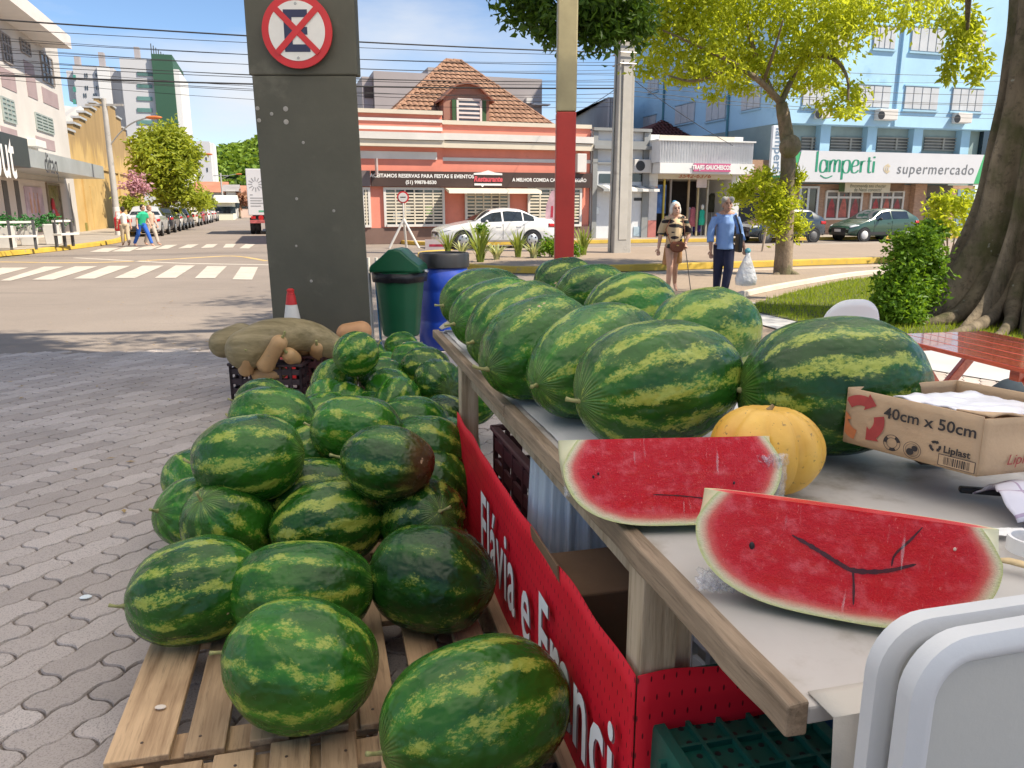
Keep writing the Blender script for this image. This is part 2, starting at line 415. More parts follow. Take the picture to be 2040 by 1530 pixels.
for i, (v_, d, x, y) in enumerate(cells):
    rz = ANG+random.uniform(-.012,.012); dz = random.uniform(-.0012,.0012)
    if i < 300:
        o = pvm[i] if i < 5 else pvm[random.randrange(5)].copy()
        if i >= 5: COL.objects.link(o)
        o.location = (x,y,.006+dz); o.rotation_euler = (random.uniform(-.008,.008), random.uniform(-.008,.008), rz)
    else:
        c, s_ = math.cos(rz), math.sin(rz)
        n = len(rest.v); rest.v += [(x+vx*c-vy*s_, y+vx*s_+vy*c, vz+.006+dz) for vx,vy,vz in PMB.v]; rest.f += [tuple(q+n for q in f) for f in PMB.f]
tag(rest.build('pavers_beyond', PAVM, pav), kind='stuff')
# litter on the paving
for px, py, lab in ((171,1190,'small white flattened litter scrap on the grey pavers left of the melons'),):
    p = gp(px, py, .01); mb = MB(); mb.lathe([(.012,0),(.017,.002),(.014,.005),(.004,.006)], 9); mb.v = [(x*1.3+random.uniform(-.003,.003),y,z) for x,y,z in mb.v]
    o = mb.build('litter_scrap', M_('litter_white', (.7,.76,.78), .5, .1)); o.location = p; tag(o, lab, 'litter')

DRYL = leaf_mat('dry_fallen_leaves', (.22,.13,.05), (.42,.30,.12), .1); lt = MB(); rg = random.Random(77)
for i in range(260):
    x, y = rg.uniform(-9,-.6), 3.2+5.6*rg.random()**.5
    if rg.random() < .35: x, y = rg.uniform(-7,1.5), rg.uniform(8.2,13)
    a = rg.uniform(0,6.28); l = rg.uniform(.015,.035); d = Vector((math.cos(a),math.sin(a),0)); q = Vector((-d.y,d.x,0)); c = Vector((x,y,.012)); b = len(lt.v); lt.v += [tuple(c-d*l), tuple(c+q*l*.45+Vector((0,0,.006))), tuple(c+d*l+Vector((0,0,.004))), tuple(c-q*l*.45+Vector((0,0,.005)))]; lt.f.append((b,b+1,b+2,b+3))
tag(lt.build('fallen_leaves', DRYL), 'scattered small dry leaves on the paving and road', 'leaves', kind='stuff')
# ------------------------------------------------------------------ lawn, white path
def pxpoly(L_, z=0.0): return [tuple(gp(x,y,z))[:2] for x, y in L_]
lawn_px = [(1478,612),(1530,592),(1600,573),(1680,556),(1745,549),(1850,543),(2100,535),(2500,560),(2700,640),(2400,690),(2040,672),(1760,660),(1610,640),(1530,622)]
GRASSM = M_('lawn_soil', (.075,.085,.025), .95, .3, 2)
lawn = sheet('lawn', pxpoly(lawn_px, .05), .018, GRASSM)
lawn_poly = pxpoly(lawn_px, .05)
kerb('lawn_kerb', arc_pts([gp(*p) for p in ((1500,622),(1462,613),(1440,604),(1478,590),(1560,573),(1680,552),(1745,545),(1850,540),(2100,532))], 2), .11, .09, M_('cream_kerb', (.60,.54,.45), .8, .15, 2))
sheet('concrete_path', pxpoly([(1440,604),(1478,600),(1620,622),(1800,645),(2040,660),(2500,740),(2600,860),(2040,770),(1830,735),(1720,700),(1560,660),(1420,622)]), .012, M_('path_concrete', (.44,.435,.43), .8, .1, 1.5, .15, 30))
def inside(poly, x, y):
    c = False; j = len(poly)-1
    for i in range(len(poly)):
        xi, yi = poly[i]; xj, yj = poly[j]
        if (yi > y) != (yj > y) and x < (xj-xi)*(y-yi)/(yj-yi)+xi: c = not c
        j = i
    return c
gr = MB(); rg = random.Random(3)
xs = [p[0] for p in lawn_poly]; ys = [p[1] for p in lawn_poly]
cnt = 0
while cnt < 26000:
    x, y = rg.uniform(min(xs), min(max(xs), 9.5)), rg.uniform(min(ys), max(ys))
    if not inside(lawn_poly, x, y): continue
    cnt += 1; h = rg.uniform(.03,.085); a = rg.uniform(0, 6.28); wd = .006; lx, ly = rg.uniform(-.03,.03), rg.uniform(-.03,.03)
    n = len(gr.v); gr.v += [(x-wd*math.cos(a), y-wd*math.sin(a), .018), (x+wd*math.cos(a), y+wd*math.sin(a), .018), (x+lx, y+ly, .018+h)]; gr.f.append((n,n+1,n+2))
tag(gr.build('grass', leaf_mat('grass_blades', (.16,.26,.015), (.34,.42,.04), .45)), 'short bright green grass of the lawn under the big tree', 'grass', kind='stuff')

# ------------------------------------------------------------------ wooded hill at the end of the street
hm = MB()
def hill(u, v):
    x = -330+u*520; y = 420+v*160
    k = math.exp(-((x+80)/125.0)**2)*58+math.exp(-((x+235)/60.0)**2)*14+6*noise.noise(Vector((x*.02,y*.02,0)))
    z = k*math.sin(min(1, v*1.6)*math.pi/2)
    return (x, y, z-2)
hm.grid(hill, 60, 14)
tag(hm.build('hill', M_('hill_floor', (.05,.085,.02), .95, .3, .05), smooth='all'), kind='structure')
cl_ = MB(); rg = random.Random(5)
for i in range(2600):
    u, v = rg.random(), rg.random()**1.3*.75; p = Vector(hill(u, v)); r = rg.uniform(3.0,6.0)
    for k in range(26):
        d = Vector((rg.gauss(0,1), rg.gauss(0,1), rg.gauss(0,1))).normalized(); c = p+Vector((d.x*r, d.y*r, abs(d.z)*r*1.1+1)); s_ = rg.uniform(.9,1.9)
        q = d.cross(Vector((rg.random(),rg.random(),1))).normalized(); e = d.cross(q)
        n = len(cl_.v); cl_.v += [tuple(c+q*s_), tuple(c+e*s_), tuple(c-q*s_), tuple(c-e*s_)]; cl_.f.append((n,n+1,n+2,n+3))
tag(cl_.build('hill_forest', leaf_mat('forest_leaves', (.12,.23,.03), (.26,.37,.05), .3)), 'green woodland covering the hill behind the far houses', 'forest', kind='stuff')

# ------------------------------------------------------------------ market canopy: roof, grey pier with sign, red and steel post
cx0, cx1, cy0, cy1, cz = -3.7, 6.3, -2.4, 6.8, 4.8
cp = thing('market_canopy', 'flat market canopy carried by the grey pier and the red post', 'canopy', (-2.6,7.2,0))
o_ = (-2.6,7.2,0)
pl, pr = dp(545,640,7.0).x, dp(741,650,7.0).x
pl2, pr2 = dp(498,150,7.0).x, dp(712,150,7.0).x
CANM = M_('canopy_white_steel', (.74,.73,.70), .6, .05, 1)
m, t, p = nodes_of('canopy_fill_membrane'); tb_ = t.nodes.new('ShaderNodeBsdfTranslucent'); tb_.inputs['Color'].default_value = (.93,.915,.895,1); p.inputs['Base Color'].default_value = (.80,.80,.79,1); ms_ = t.nodes.new('ShaderNodeMixShader'); ms_.inputs[0].default_value = .92  # translucent membrane is invented, lets sun through to fill the shade below
t.links.new(p.outputs[0], ms_.inputs[1]); t.links.new(tb_.outputs[0], ms_.inputs[2]); t.links.new(ms_.outputs[0], t.nodes['Material Output'].inputs['Surface']); FILL_MEMB = m
mb = MB(); mb.grid(lambda u,v: (cx0+(cx1-cx0)*u, cy0+(cy1-cy0)*v, cz+.06*math.sin(u*22)*math.sin(v*9)), 40, 30); mb.build('roof', FILL_MEMB, cp, o_, smooth='all')  # roof lies out of view, its extent shaped for the shade and side light
for x in (pl2+.3,pr2-.3): mb = MB(); mb.box(x-.05,x+.05,6.6,6.995,cz-.3,cz-.08); mb.build('bracket', CANM, cp, o_)
for y in (-2,2,5.5): mb = MB(); mb.box(cx0+.3,cx1-.3,y,y+.18,cz-.25,cz-.004); mb.build('beam', CANM, cp, o_)
PIERM = M_('dark_grey_pier_paint', (.082,.078,.056), .6, .16, 1.6, .12, 25, dirt=((.115,.108,.08), 2.2, .55))
zs = dp(600,150,7.0).z
mb = MB(); mb.add([(pl,7.0,0),(pr,7.0,0),(pr-.06,7.16,0),(pl+.06,7.16,0),(pl2+.012,7.0,zs),(pr2-.012,7.0,zs),(pr2-.07,7.16,zs),(pl2+.07,7.16,zs)], [(0,3,2,1),(4,5,6,7),(0,1,5,4),(1,2,6,5),(2,3,7,6),(3,0,4,7)])
mb.build('pier', PIERM, cp, o_, bevel=.012)
mb = MB(); mb.box(pl2-.008,pr2+.004,6.992,7.14,zs+.001,cz-.002); mb.build('pier_head', PIERM, cp, o_, bevel=.012)
for (x,y,r) in ((513,216,4),(541,227,3.5),(569,217,5),(516,240,4),(570,243,5),(604,284,3),(591,396,3),(665,420,3),(590,490,2.5),(620,560,3)):
    c = dp(x,y,6.998); mb = MB(); mb.lathe([(r*.0046,0),(r*.004,.003),(r*.002,.004)], 8); mb.xf(Matrix.Translation(c)@Matrix.Rotation(math.pi/2,4,'X'))
    mb.build('paint_chip', M_('chip_pale', (.33,.31,.28), .8, .2), cp, o_)
# post
pxl, pxr = dp(1108,300,7.3).x, dp(1147,300,7.3).x; hw = (pxr-pxl)/2; pc = (pxl+pxr)/2; zr = dp(1125,222,7.3).z
mb = MB(); mb.box(pc-hw,pc+hw,7.3,7.3+2*hw,0,zr); mb.build('post_red_foot', M_('dark_red_post_paint', (.36,.022,.014), .45, .15, 3, .05, 40), cp, o_, bevel=.012)
mb = MB(); mb.box(pc-hw,pc+hw,7.3,7.3+2*hw,zr+.001,cz-.004); mb.build('post', M_('beige_steel_post', (.30,.26,.15), .45, .18, 4, .06, 40, metal=.25), cp, o_, bevel=.012)
# no stopping sign on the pier
sc_ = dp(592,62,6.94); rad = dp(662,62,6.94).x-sc_.x
sg = thing('no_stopping_sign', 'round red and white no stopping sign with crossed letter E on grey pier', 'road sign', sc_)
def disc(r, t, y): 
    m_ = MB(); m_.lathe([(r,0),(r,t)], 56); return m_.xf(Matrix.Rotation(math.pi/2,4,'X')).xf(Matrix.Translation((0,y,0)))
REDS = M_('sign_red', (.55,.018,.022), .4, .08, 6); WHS = M_('sign_white', (.72,.70,.66), .4, .06, 6); NAVY = M_('sign_navy', (.018,.022,.07), .4, .1, 6)
disc(rad, .02, .012).build('plate', REDS, sg, smooth=30)
disc(rad*.80, .004, -.0085).build('face', WHS, sg)
e = MB(); r = rad
for (x0,x1,z0,z1) in ((-.36,-.13,-.56,.56),(-.13,.32,.36,.56),(-.13,.30,-.1,.1),(-.13,.36,-.56,-.36)):
    e.box(x0*r,x1*r,-.0155,-.013,z0*r,z1*r)
e.build('letter_e', NAVY, sg)
for s_ in (1,-1):
    mb = MB(); mb.obox((0,-.0175+.001*s_,0), (1.66*r,.003,.17*r), Matrix.Rotation(R_(45)*s_,4,'Y')); mb.build('cross_bar', REDS, sg)
for z in (.72,-.72): mb = MB(); mb.lathe([(.012,0),(.009,.004)], 8); mb.xf(Matrix.Rotation(math.pi/2,4,'X')).xf(Matrix.Translation((0,-.013,z*r))); mb.build('rivet', GALV, sg)
# ================================================================== buildings
BF = 32.5; AL = -10.2
class Bld:
    def __init__(s, name, label, a0, b0, cat='building'):
        s.a0, s.b0 = a0, b0; s.o = thing(name, label, cat, g2w(a0,b0), TH)
    def part(s, name, mb, mat, parent=None, **k): return mb.build(name, mat, parent or s.o, off=(s.a0,s.b0,0), **k)
    def bx(s, name, mat, x0, x1, y0, y1, z0, z1, parent=None, **k):
        mb = MB(); mb.box(min(x0,x1),max(x0,x1),min(y0,y1),max(y0,y1),min(z0,z1),max(z0,z1)); return s.part(name, mb, mat, parent, **k)
    def front(s, name, mat, p0, p1, b, dep, parent=None, **k):     # pixel rectangle on plane b, standing dep towards the viewer
        (a0,z1), (a1,z0) = fb(*p0,b), fb(*p1,b); return s.bx(name, mat, a0, a1, b-dep, b, z0, z1, parent, **k)
    def side(s, name, mat, p0, p1, a, dep, parent=None, **k):      # pixel rectangle on plane a
        (b0,z1), (b1,z0) = fa(*p0,a), fa(*p1,a); return s.bx(name, mat, a, a+dep, b0, b1, z0, z1, parent, **k)
    def txt(s, t, size, mat, a, b, z, name='lettering', **k): return lettering(t, size, mat, s.o, (a-s.a0,b-s.b0,z), (1,0,0), (0,0,1), name, **k)
    def stxt(s, t, size, mat, a, b, z, name='lettering', **k): return lettering(t, size, mat, s.o, (a-s.a0,b-s.b0,z), (0,1,0), (0,0,1), name, **k)
CORAL = M_('coral_wall', (.70,.235,.165), .7, .12, .8, .12, 20, dirt=((.62,.22,.155), 1.5, .6)); CREAM = M_('cream_trim', (.62,.56,.45), .65, .07, 1, .08, 25); TRIMW = M_('white_trim', (.64,.62,.585), .6, .07, 1.2, .06, 25, dirt=((.58,.57,.56), 2, .6))
BROWNW = M_('brown_wainscot', (.17,.105,.085), .75, .15, 1, .15, 20); SIGNB = M_('dark_brown_signboard', (.055,.032,.026), .5, .15, 1); LETW = M_('letter_white', (.75,.74,.72), .5, .03)
def tile_mat(name, c1, c2):
    m, t, p = nodes_of(name); f = noise_(t, 2.2, 5, .65); g = noise_(t, 9, 3, .6); c = ramp(t, f, [(.3, c1), (.7, c2)]); c = mixc(t, sstep(t, g, .55, .75), c, tuple(x*.5 for x in c1)); t.links.new(c, p.inputs['Base Color']); p.inputs['Roughness'].default_value = .85; return m
TILE = tile_mat('clay_tiles', (.22,.115,.07), (.37,.215,.135)); TILED = tile_mat('dark_red_tiles', (.10,.022,.016), (.19,.045,.03))
def tiles(mb, e0, e1, r0, r1, tw=.24, tl_=.36):     # clay tile courses on the plane eave e0-e1, ridge r0-r1
    e0, e1, r0, r1 = map(Vector, (e0,e1,r0,r1)); X = (e1-e0).normalized(); V0 = (r0+r1)/2-(e0+e1)/2; V = (V0-X*V0.dot(X)); hgt = V.length; V.normalize(); Nn = X.cross(V).normalized()
    if Nn.z < 0: Nn = -Nn
    W = (e1-e0).length; l0 = (r0-e0).dot(X); l1 = (r1-e0).dot(X); nr = int(hgt/tl_)
    for j in range(nr):
        v0, v1 = hgt*j/nr, hgt*(j+1)/nr; xl, xr = l0*(v0+v1)/2/hgt, W+(l1-W)*(v0+v1)/2/hgt; nc = max(1,int((xr-xl)/tw)); n0 = len(mb.v); per = 4
        for i in range(nc*per+1):
            x = xl+(xr-xl)*i/(nc*per); h = .045*abs(math.sin(math.pi*i/per)); 
            mb.v += [tuple(e0+X*x+V*v0+Nn*(h+.05)), tuple(e0+X*x+V*(v1+.03)+Nn*(h+.0))]
        for i in range(nc*per): q = n0+2*i; mb.f.append((q,q+2,q+3,q+1))
        mb.f += []
    return mb
def ridge_caps(B, pts, mat, r=.09):
    mb = MB()
    for p, q in zip(pts[:-1], pts[1:]):
        p, q = Vector(p), Vector(q); n = max(2,int((q-p).length/.36))
        for i in range(n): a = p.lerp(q,i/n); b = p.lerp(q,(i+1.1)/n); mb.tube([a,b],[r*1.12,r*.9],8)
    return B.part('ridge_caps', mb, mat)
# ------------------------------------------------------------------ coral restaurant
aL_, aR_ = fb(640,300,BF)[0], fb(1177,300,BF)[0]; aM = fb(881,260,BF)[0]
pk_ = Bld('coral_restaurant', 'low coral and cream striped restaurant with tiled roof and dormer', (aL_+aR_)/2, BF)
zt = lambda y, px=800: fb(px,y,BF)[1]
zl, zr = zt(221), zt(247,1030)
pk_.bx('wall', CORAL, aL_, aM, BF, BF+9, 0, zl-.05); pk_.bx('wall', CORAL, aM+.002, aR_, BF+.08, BF+9, 0, zr-.05)
for (y0,y1,mt,dp_) in ((219,227,CREAM,.14),(236,242,TRIMW,.06),(252,259,TRIMW,.06),(265,279,TRIMW,.42),(280,293,CREAM,.34),(302,317,TRIMW,.05)):
    x1 = aM-(.25 if y0 == 302 else 0); pk_.bx('band', mt, aL_-.02, x1, BF-dp_, BF-.002, zt(y1), zt(y0))
for (y0,y1,mt,dp_) in ((244,252,CREAM,.06),(270,283,TRIMW,.32),(285,298,CREAM,.26),(316,323,TRIMW,.0)):
    pk_.bx('band', mt, aM+.004, aR_+.02, BF+.08-dp_-.04, BF+.077, zt(y1,1030), zt(y0,1030))
pk_.bx('wainscot', BROWNW, aL_, aR_, BF-.06, BF+.07, 0, zt(453,900))
def pxa(px, b=BF): return fb(px,400,b)[0]
# grilled windows
def grille(B, px0, px1, y0, y1, b, nv, nh, label=None, glass=GLASS):
    a0, a1, z1, z0 = fb(px0,y0,b)[0], fb(px1,y0,b)[0], fb(px0,y0,b)[1], fb(px0,y1,b)[1]
    f = B.bx('window', glass, a0, a1, b-.03, b+.05, z0, z1); wd = .1
    mb = MB(); mb.box(a0-wd,a0,b-.10,b,z0-wd,z1+wd); mb.box(a1,a1+wd,b-.10,b,z0-wd,z1+wd); mb.box(a0,a1,b-.10,b,z1,z1+wd); mb.box(a0,a1,b-.14,b,z0-wd,z0); B.part('frame', mb, TRIMW, f) if False else mb.build('frame', TRIMW, f, off=(B.a0,B.b0,0))
    g = MB()
    for i in range(1,nv): x = a0+(a1-a0)*i/nv; g.box(x-.03,x+.03,b-.085,b-.04,z0,z1)
    for i in range(1,nh): z = z0+(z1-z0)*i/nh; g.box(a0,a1,b-.078,b-.045,z-.035,z+.035)
    g.build('grille', CREAM, f, off=(B.a0,B.b0,0)); return f, (a0,a1,z0,z1)
for q_ in ((724,732,378,448,2),(768,880,378,447,6),(930,1010,382,456,5),(1055,1154,378,447,5)): grille(pk_, q_[0], q_[1], q_[2], q_[3], BF, q_[4], 11)
for (px,py,c_) in ((810,420,(.55,.62,.6)),(855,418,(.35,.55,.2)),(790,432,(.6,.66,.7)),(1080,432,(.6,.62,.6)),(1140,425,(.5,.55,.25))): pk_.front('window_notice', M_('notice_%d' % px, c_, .6, .15, 6), (px-7,py-10), (px+8,py+9), BF-.034, .006)
a0, a1 = pxa(740), aR_; sb_ = pk_.bx('signboard', SIGNB, a0, a1, BF-.20, BF-.10, zt(373,950), zt(343,950)); pk_.bx('signboard', M_('grey_signboard', (.16,.13,.13), .5, .1), aL_, a0-.03, BF-.19, BF-.1, zt(373,950), zt(343,950))
zc = zt(357,950)
pk_.txt('ACEITAMOS RESERVAS PARA FESTAS E EVENTOS', .20, LETW, pxa(842), BF-.21, zc+.09, bold=.006)
pk_.txt('(51) 99878-8530', .19, LETW, pxa(838), BF-.21, zc-.16, bold=.006)
pk_.txt('A MELHOR COMIDA CASEIRA DA REGIÃO', .20, LETW, pxa(1092), BF-.21, zc-.02, bold=.006, sx=.9)
ac = pxa(970); lg = MB(); lg.prism_y([(ac-.62,zc+.17),(ac+.62,zc+.17),(ac+.62,zc+.24),(ac+.3,zc+.27),(ac,zc+.36),(ac-.3,zc+.27),(ac-.62,zc+.24)], BF-.225, BF-.205); lg.prism_y([(ac-.6,zc-.26),(ac-.3,zc-.26),(ac-.26,zc-.33),(ac-.18,zc-.26),(ac+.6,zc-.26),(ac+.6,zc-.18),(ac-.6,zc-.18)], BF-.225, BF-.205); pk_.part('logo_bar', lg, LETW)
pk_.txt('Restaurante', .30, M_('logo_red', (.62,.09,.11), .5, .1), ac, BF-.226, zc-.005, 'logo_lettering', bold=.012, shear=.2, sx=.85)
aw = MB(); x0, x1, z1, z0 = pxa(886), pxa(1066), zt(374,950), zt(386,950); aw.prism_x([(BF-.02,z1),(BF-.85,z0+.12),(BF-.9,z0),(BF-.82,z0),(BF-.02,z1-.06)], x0, x1); pk_.part('awning', aw, CREAM)
pk_.bx('air_conditioner', TRIMW, pxa(1143), pxa(1161), BF-.36, BF+.0, zt(344,1150), zt(307,1150), bevel=.02)
pk_.bx('projecting_sign', M_('blade_sign', (.5,.42,.40), .5, .2, 4), pxa(748), pxa(748)+.06, BF-.75, BF-.21, zt(350), zt(318))
# tiled hip roof
ez = 4.85; b1_ = BF+.9; A_ = Vector((fb(758,216,b1_)[0], b1_, ez)); Bq = Vector((fb(1112,247,b1_)[0], b1_, ez-.0)); bp = BF+5.6; (ax_, az_) = fb(903,121,bp); ap0, ap1 = Vector((ax_-.35,bp,az_)), Vector((ax_+.35,bp,az_)); Ab, Bb = Vector((A_.x,2*bp-b1_,ez)), Vector((Bq.x,2*bp-b1_,ez))
rf = MB(); rf.add([A_,Bq,ap1,ap0,Bb,Ab], [(0,1,2,3),(1,4,2),(4,5,3,2),(5,0,3),(5,4,1,0)]); ro = pk_.part('roof', rf, TILE)
tm = MB(); tiles(tm, A_, Bq, ap0, ap1); tiles(tm, Bq, Bb, ap1, ap1); tiles(tm, Ab, A_, ap0, ap0); tm.build('roof_tiles', TILE, ro, off=(pk_.a0,pk_.b0,0)).__setitem__('kind','stuff')
ridge_caps(pk_, [A_,ap0,ap1,Bq], TILE)
# dormer
DORM = M_('dormer_render', (.27,.15,.11), .8, .12, 2, .15, 20); bd = BF+1.15
d0, d1 = fb(884,240,bd)[0], fb(975,240,bd)[0]; zd = fb(930,243,bd)[1]; ze = fb(930,193,bd)[1]; zp = fb(930,166,bd)[1]; dm = (d0+d1)/2
mb = MB(); arch = [(d0,zd-.6),(d1,zd-.6),(d1,ze),(dm+(d1-dm)*.45,zp-.12),(dm,zp-.05),(dm-(dm-d0)*.45,zp-.12),(d0,ze)]; mb.prism_y(arch, bd, bd+4.0); pk_.part('dormer', mb, DORM)
mb = MB()
for s_ in (-1,1):
    P_ = [Vector((dm+s_*(d1-dm)*1.16,0,ze-.14)), Vector((dm+s_*(d1-dm)*.47,0,zp-.07)), Vector((dm,0,zp+.04))]
    for q_, r_ in zip(P_[:-1],P_[1:]): mb.add([(q_.x,bd-.28,q_.z),(r_.x,bd-.28,r_.z),(r_.x,bd+3.6,r_.z),(q_.x,bd+3.6,q_.z),(q_.x,bd-.28,q_.z-.08),(r_.x,bd-.28,r_.z-.08),(r_.x,bd+3.6,r_.z-.08),(q_.x,bd+3.6,q_.z-.08)], [(0,1,2,3),(7,6,5,4),(0,4,5,1),(1,5,6,2),(2,6,7,3),(3,7,4,0)])
pk_.part('dormer_roof', mb, M_('dormer_roof_brown', (.22,.10,.065), .8, .2, 4))
wx0, wx1, wz1, wz0 = fb(911,200,bd)[0], fb(957,200,bd)[0], fb(930,199,bd)[1], fb(930,243,bd)[1]
wn = pk_.bx('dormer_window', M_('dormer_glass', (.12,.15,.18), .1, .2), wx0, wx1, bd-.03, bd+.01, wz0, wz1)
mb = MB(); mb.box(wx0-.05,wx0+.04,bd-.08,bd-.005,wz0,wz1); mb.box(wx1-.04,wx1+.05,bd-.08,bd-.005,wz0,wz1); mb.box(wx0,wx1,bd-.08,bd-.005,wz1-.04,wz1+.05)
for i in range(1,5): z = wz0+(wz1-wz0)*i/5; mb.box(wx0+.04,wx1-.04,bd-.07,bd-.005,z-.04,z+.04)
mb.build('frame', TRIMW, wn, off=(pk_.a0,pk_.b0,0))
for x in (wx0-.24, wx1+.06): pk_.bx('shutter', M_('green_shutter', (.03,.09,.03), .6, .15), x, x+.18, bd-.06, bd-.002, wz0, wz1)
# ------------------------------------------------------------------ grey block behind the restaurant
gb = Bld('grey_block', 'plain grey rendered block rising behind the tiled roof', *w2g(gp(900,450)))
GREYB = M_('grey_render', (.36,.33,.33), .8, .08, .4, .1, 10); bb_ = 47
for (p0,y1) in (((744,141),(1080)),((858,129),(950)),((722,150),(746))):
    a_, z_ = fb(p0[0],p0[1],bb_); a2 = fb(y1,200,bb_)[0]; gb.bx('volume', GREYB, a_, a2-.01*p0[0]/700, bb_+(.4 if p0[0] == 722 else 0 if p0[0] == 744 else .8), bb_+7, 0, z_)
gb.front('recess_shade', M_('recess_dark', (.09,.07,.06), .8, .2), (725,172), (744,196), bb_+.38, .02)  # flat panel, the hollow's shade is painted as a dark colour
gb.front('air_conditioner', TRIMW, (1046,196), (1058,207), bb_, .3); gb.front('ledge', TRIMW, (1058,208), (1090,212), bb_, .6)
# ------------------------------------------------------------------ corrugated hall
ch = Bld('corrugated_hall', 'grey corrugated metal hall behind the utility pole', *w2g(gp(1190,440)))
CORR = M_('corrugated_sheet', (.36,.36,.37), .5, .12, .6, metal=.3)
a0, z0 = fb(1150,216,52); a1, z1 = fb(1208,196,46)
mb = MB(); pA = (fb(1148,217,56)[0],56); pB = (fb(1212,194,46)[0],46); pC = (fb(1262,194,46)[0],46); zA, zB = fb(1148,217,56)[1], fb(1212,194,46)[1]; zA2 = zB
def corr(mb, p, q, z0, z1, n):
    p, q = Vector((*p,0)), Vector((*q,0)); d = (q-p); nn = Vector((d.y,-d.x,0)).normalized()*.05
    for i in range(n+1):
        c = p+d*i/n+(nn if i % 2 else -nn); mb.v += [(c.x,c.y,z0),(c.x,c.y,z1)]
    b = len(mb.v)-2*(n+1)
    for i in range(n): mb.f.append((b+2*i,b+2*i+2,b+2*i+3,b+2*i+1))
corr(mb, pA, pB, zB*.72, zB, 46); corr(mb, pB, pC, zB*.72, zB, 20); ch.part('cladding', mb, CORR)
mb = MB(); mb.prism([pA,pB,pC,(pC[0],60),(pA[0]+1,60)], 0, zB*.72); ch.part('wall', mb, M_('hall_wall', (.45,.44,.40), .8, .12, .5)); mb = MB(); mb.prism([pA,pB,pC,(pC[0],60),(pA[0]+1,60)], zB-.05, zB+.02); ch.part('roof', mb, CORR)
# ------------------------------------------------------------------ small grey house
g0, g1_ = fb(1179,300,BF)[0], fb(1294,300,BF)[0]
gh = Bld('grey_house', 'narrow grey and white house front between coral restaurant and clothes shop', (g0+g1_)/2, BF)
GW = M_('pale_grey_wall', (.58,.60,.62), .7, .07, 1, .08, 20); GT = M_('grey_trim', (.25,.26,.26), .7, .1, 1.5, .1, 20); zg = lambda y: fb(1235,y,BF)[1]
gh.bx('wall', GW, g0+.004, g1_, BF+.05, BF+8, 0, zg(262))
for x0, x1 in ((1180,1190),(1281,1294)): gh.bx('pilaster', GT, fb(x0,300,BF)[0]+.01, fb(x1,300,BF)[0]-.01, BF-.10, BF+.048, 0, zg(263))
for y0, y1, d in ((256,262,.2),(281,291,.12),(291,298,.3),(324,327,.1)): gh.bx('cornice', GT, g0+.01, g1_-.01, BF-d, BF+.046, zg(y1)+.002, zg(y0))
gh.front('door', M_('white_door', (.64,.66,.68), .5, .05), (1187,381), (1213,474), BF+.05, .06); gh.front('door_gap_shade', DARK, (1214,384), (1222,474), BF+.05, .03)  # gap is a flat near-black sheet, its shade put into the colour
gh.front('door_lock', CHROME, (1188,413), (1193,427), BF-.01, .03)
gh.front('door', M_('white_door', (.64,.66,.68), .5, .05), (1254,381), (1284,474), BF+.05, .06); gh.front('number_plate', BLACKP, (1263,394), (1280,400), BF-.012, .02); gh.front('meter_box', M_('blue_grey_box', (.35,.45,.52), .5, .1), (1262,452), (1278,470), BF-.012, .03)
gh.front('transom_window', GLASS, (1194,346), (1222,365), BF+.05, .03); gh.front('transom_window', GLASS, (1256,346), (1282,362), BF+.05, .03)
wm = MB()
for i in range(10):
    a_ = fb(1190,370,BF)[0]+(fb(1300,370,BF)[0]-fb(1190,370,BF)[0])*i/10; w_ = (fb(1300,370,BF)[0]-fb(1190,370,BF)[0])/10
    mb = MB(); mb.prism_x([(BF+.04,zg(369)),(BF-.7,zg(377)),(BF-.72,zg(382)),(BF-.66,zg(381)),(BF+.04,zg(371))], a_, a_+w_-.004); gh.part('awning_stripe', mb, TRIMW if i % 2 else GT)
gh.front('air_conditioner', TRIMW, (1258,318), (1291,345), BF+.04, .34, bevel=.02); fan = MB(); c_ = fb(1270,331,BF); fan.lathe([(.22,0),(.22,.01)],20); fan.xf(Matrix.Translation((c_[0],BF-.301,c_[1]))@Matrix.Rotation(math.pi/2,4,'X')); gh.part('fan_grille', fan, BLACKP)
# ------------------------------------------------------------------ clothes shop
s0, s1 = fb(1295,300,BF)[0], fb(1503,300,BF)[0]; zs_ = lambda y: fb(1400,y,BF)[1]
sh = Bld('clothes_shop', 'white clothes shop with deep fascia, pink name board and dark open front', (s0+s1)/2, BF)
SHW = M_('shop_white', (.70,.70,.69), .65, .07, .8, .08, 20, dirt=((.5,.5,.5), 1.5, .62))
op0, op1 = fb(1309,400,BF)[0], fb(1456,400,BF)[0]
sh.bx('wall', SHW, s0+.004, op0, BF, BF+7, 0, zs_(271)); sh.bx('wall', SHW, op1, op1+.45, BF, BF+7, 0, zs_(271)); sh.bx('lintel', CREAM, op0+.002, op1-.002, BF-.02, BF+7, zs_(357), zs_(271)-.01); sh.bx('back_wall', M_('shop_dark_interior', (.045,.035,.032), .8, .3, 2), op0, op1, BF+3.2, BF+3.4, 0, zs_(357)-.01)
sh.bx('floor', M_('shop_floor', (.22,.2,.19), .5, .1), op0+.003, op1-.003, BF-.1, BF+3.19, 0, .16)
mb = MB(); f0_, f1_ = fb(1312,300,BF-.9)[0], fb(1502,300,BF-.9)[0]; zf1, zf0 = fb(1400,282,BF-.9)[1], fb(1400,325,BF-.9)[1]; corr(mb, (f0_,BF-.9), (f1_,BF-.9), zf0, zf1, 70); corr(mb, (f0_,BF-.02), (f0_,BF-.9), zf0, zf1, 8); sh.part('fascia', mb, M_('fascia_sheet', (.66,.67,.68), .6, .08, 1, dirt=((.48,.49,.49), 1.2, .6)))
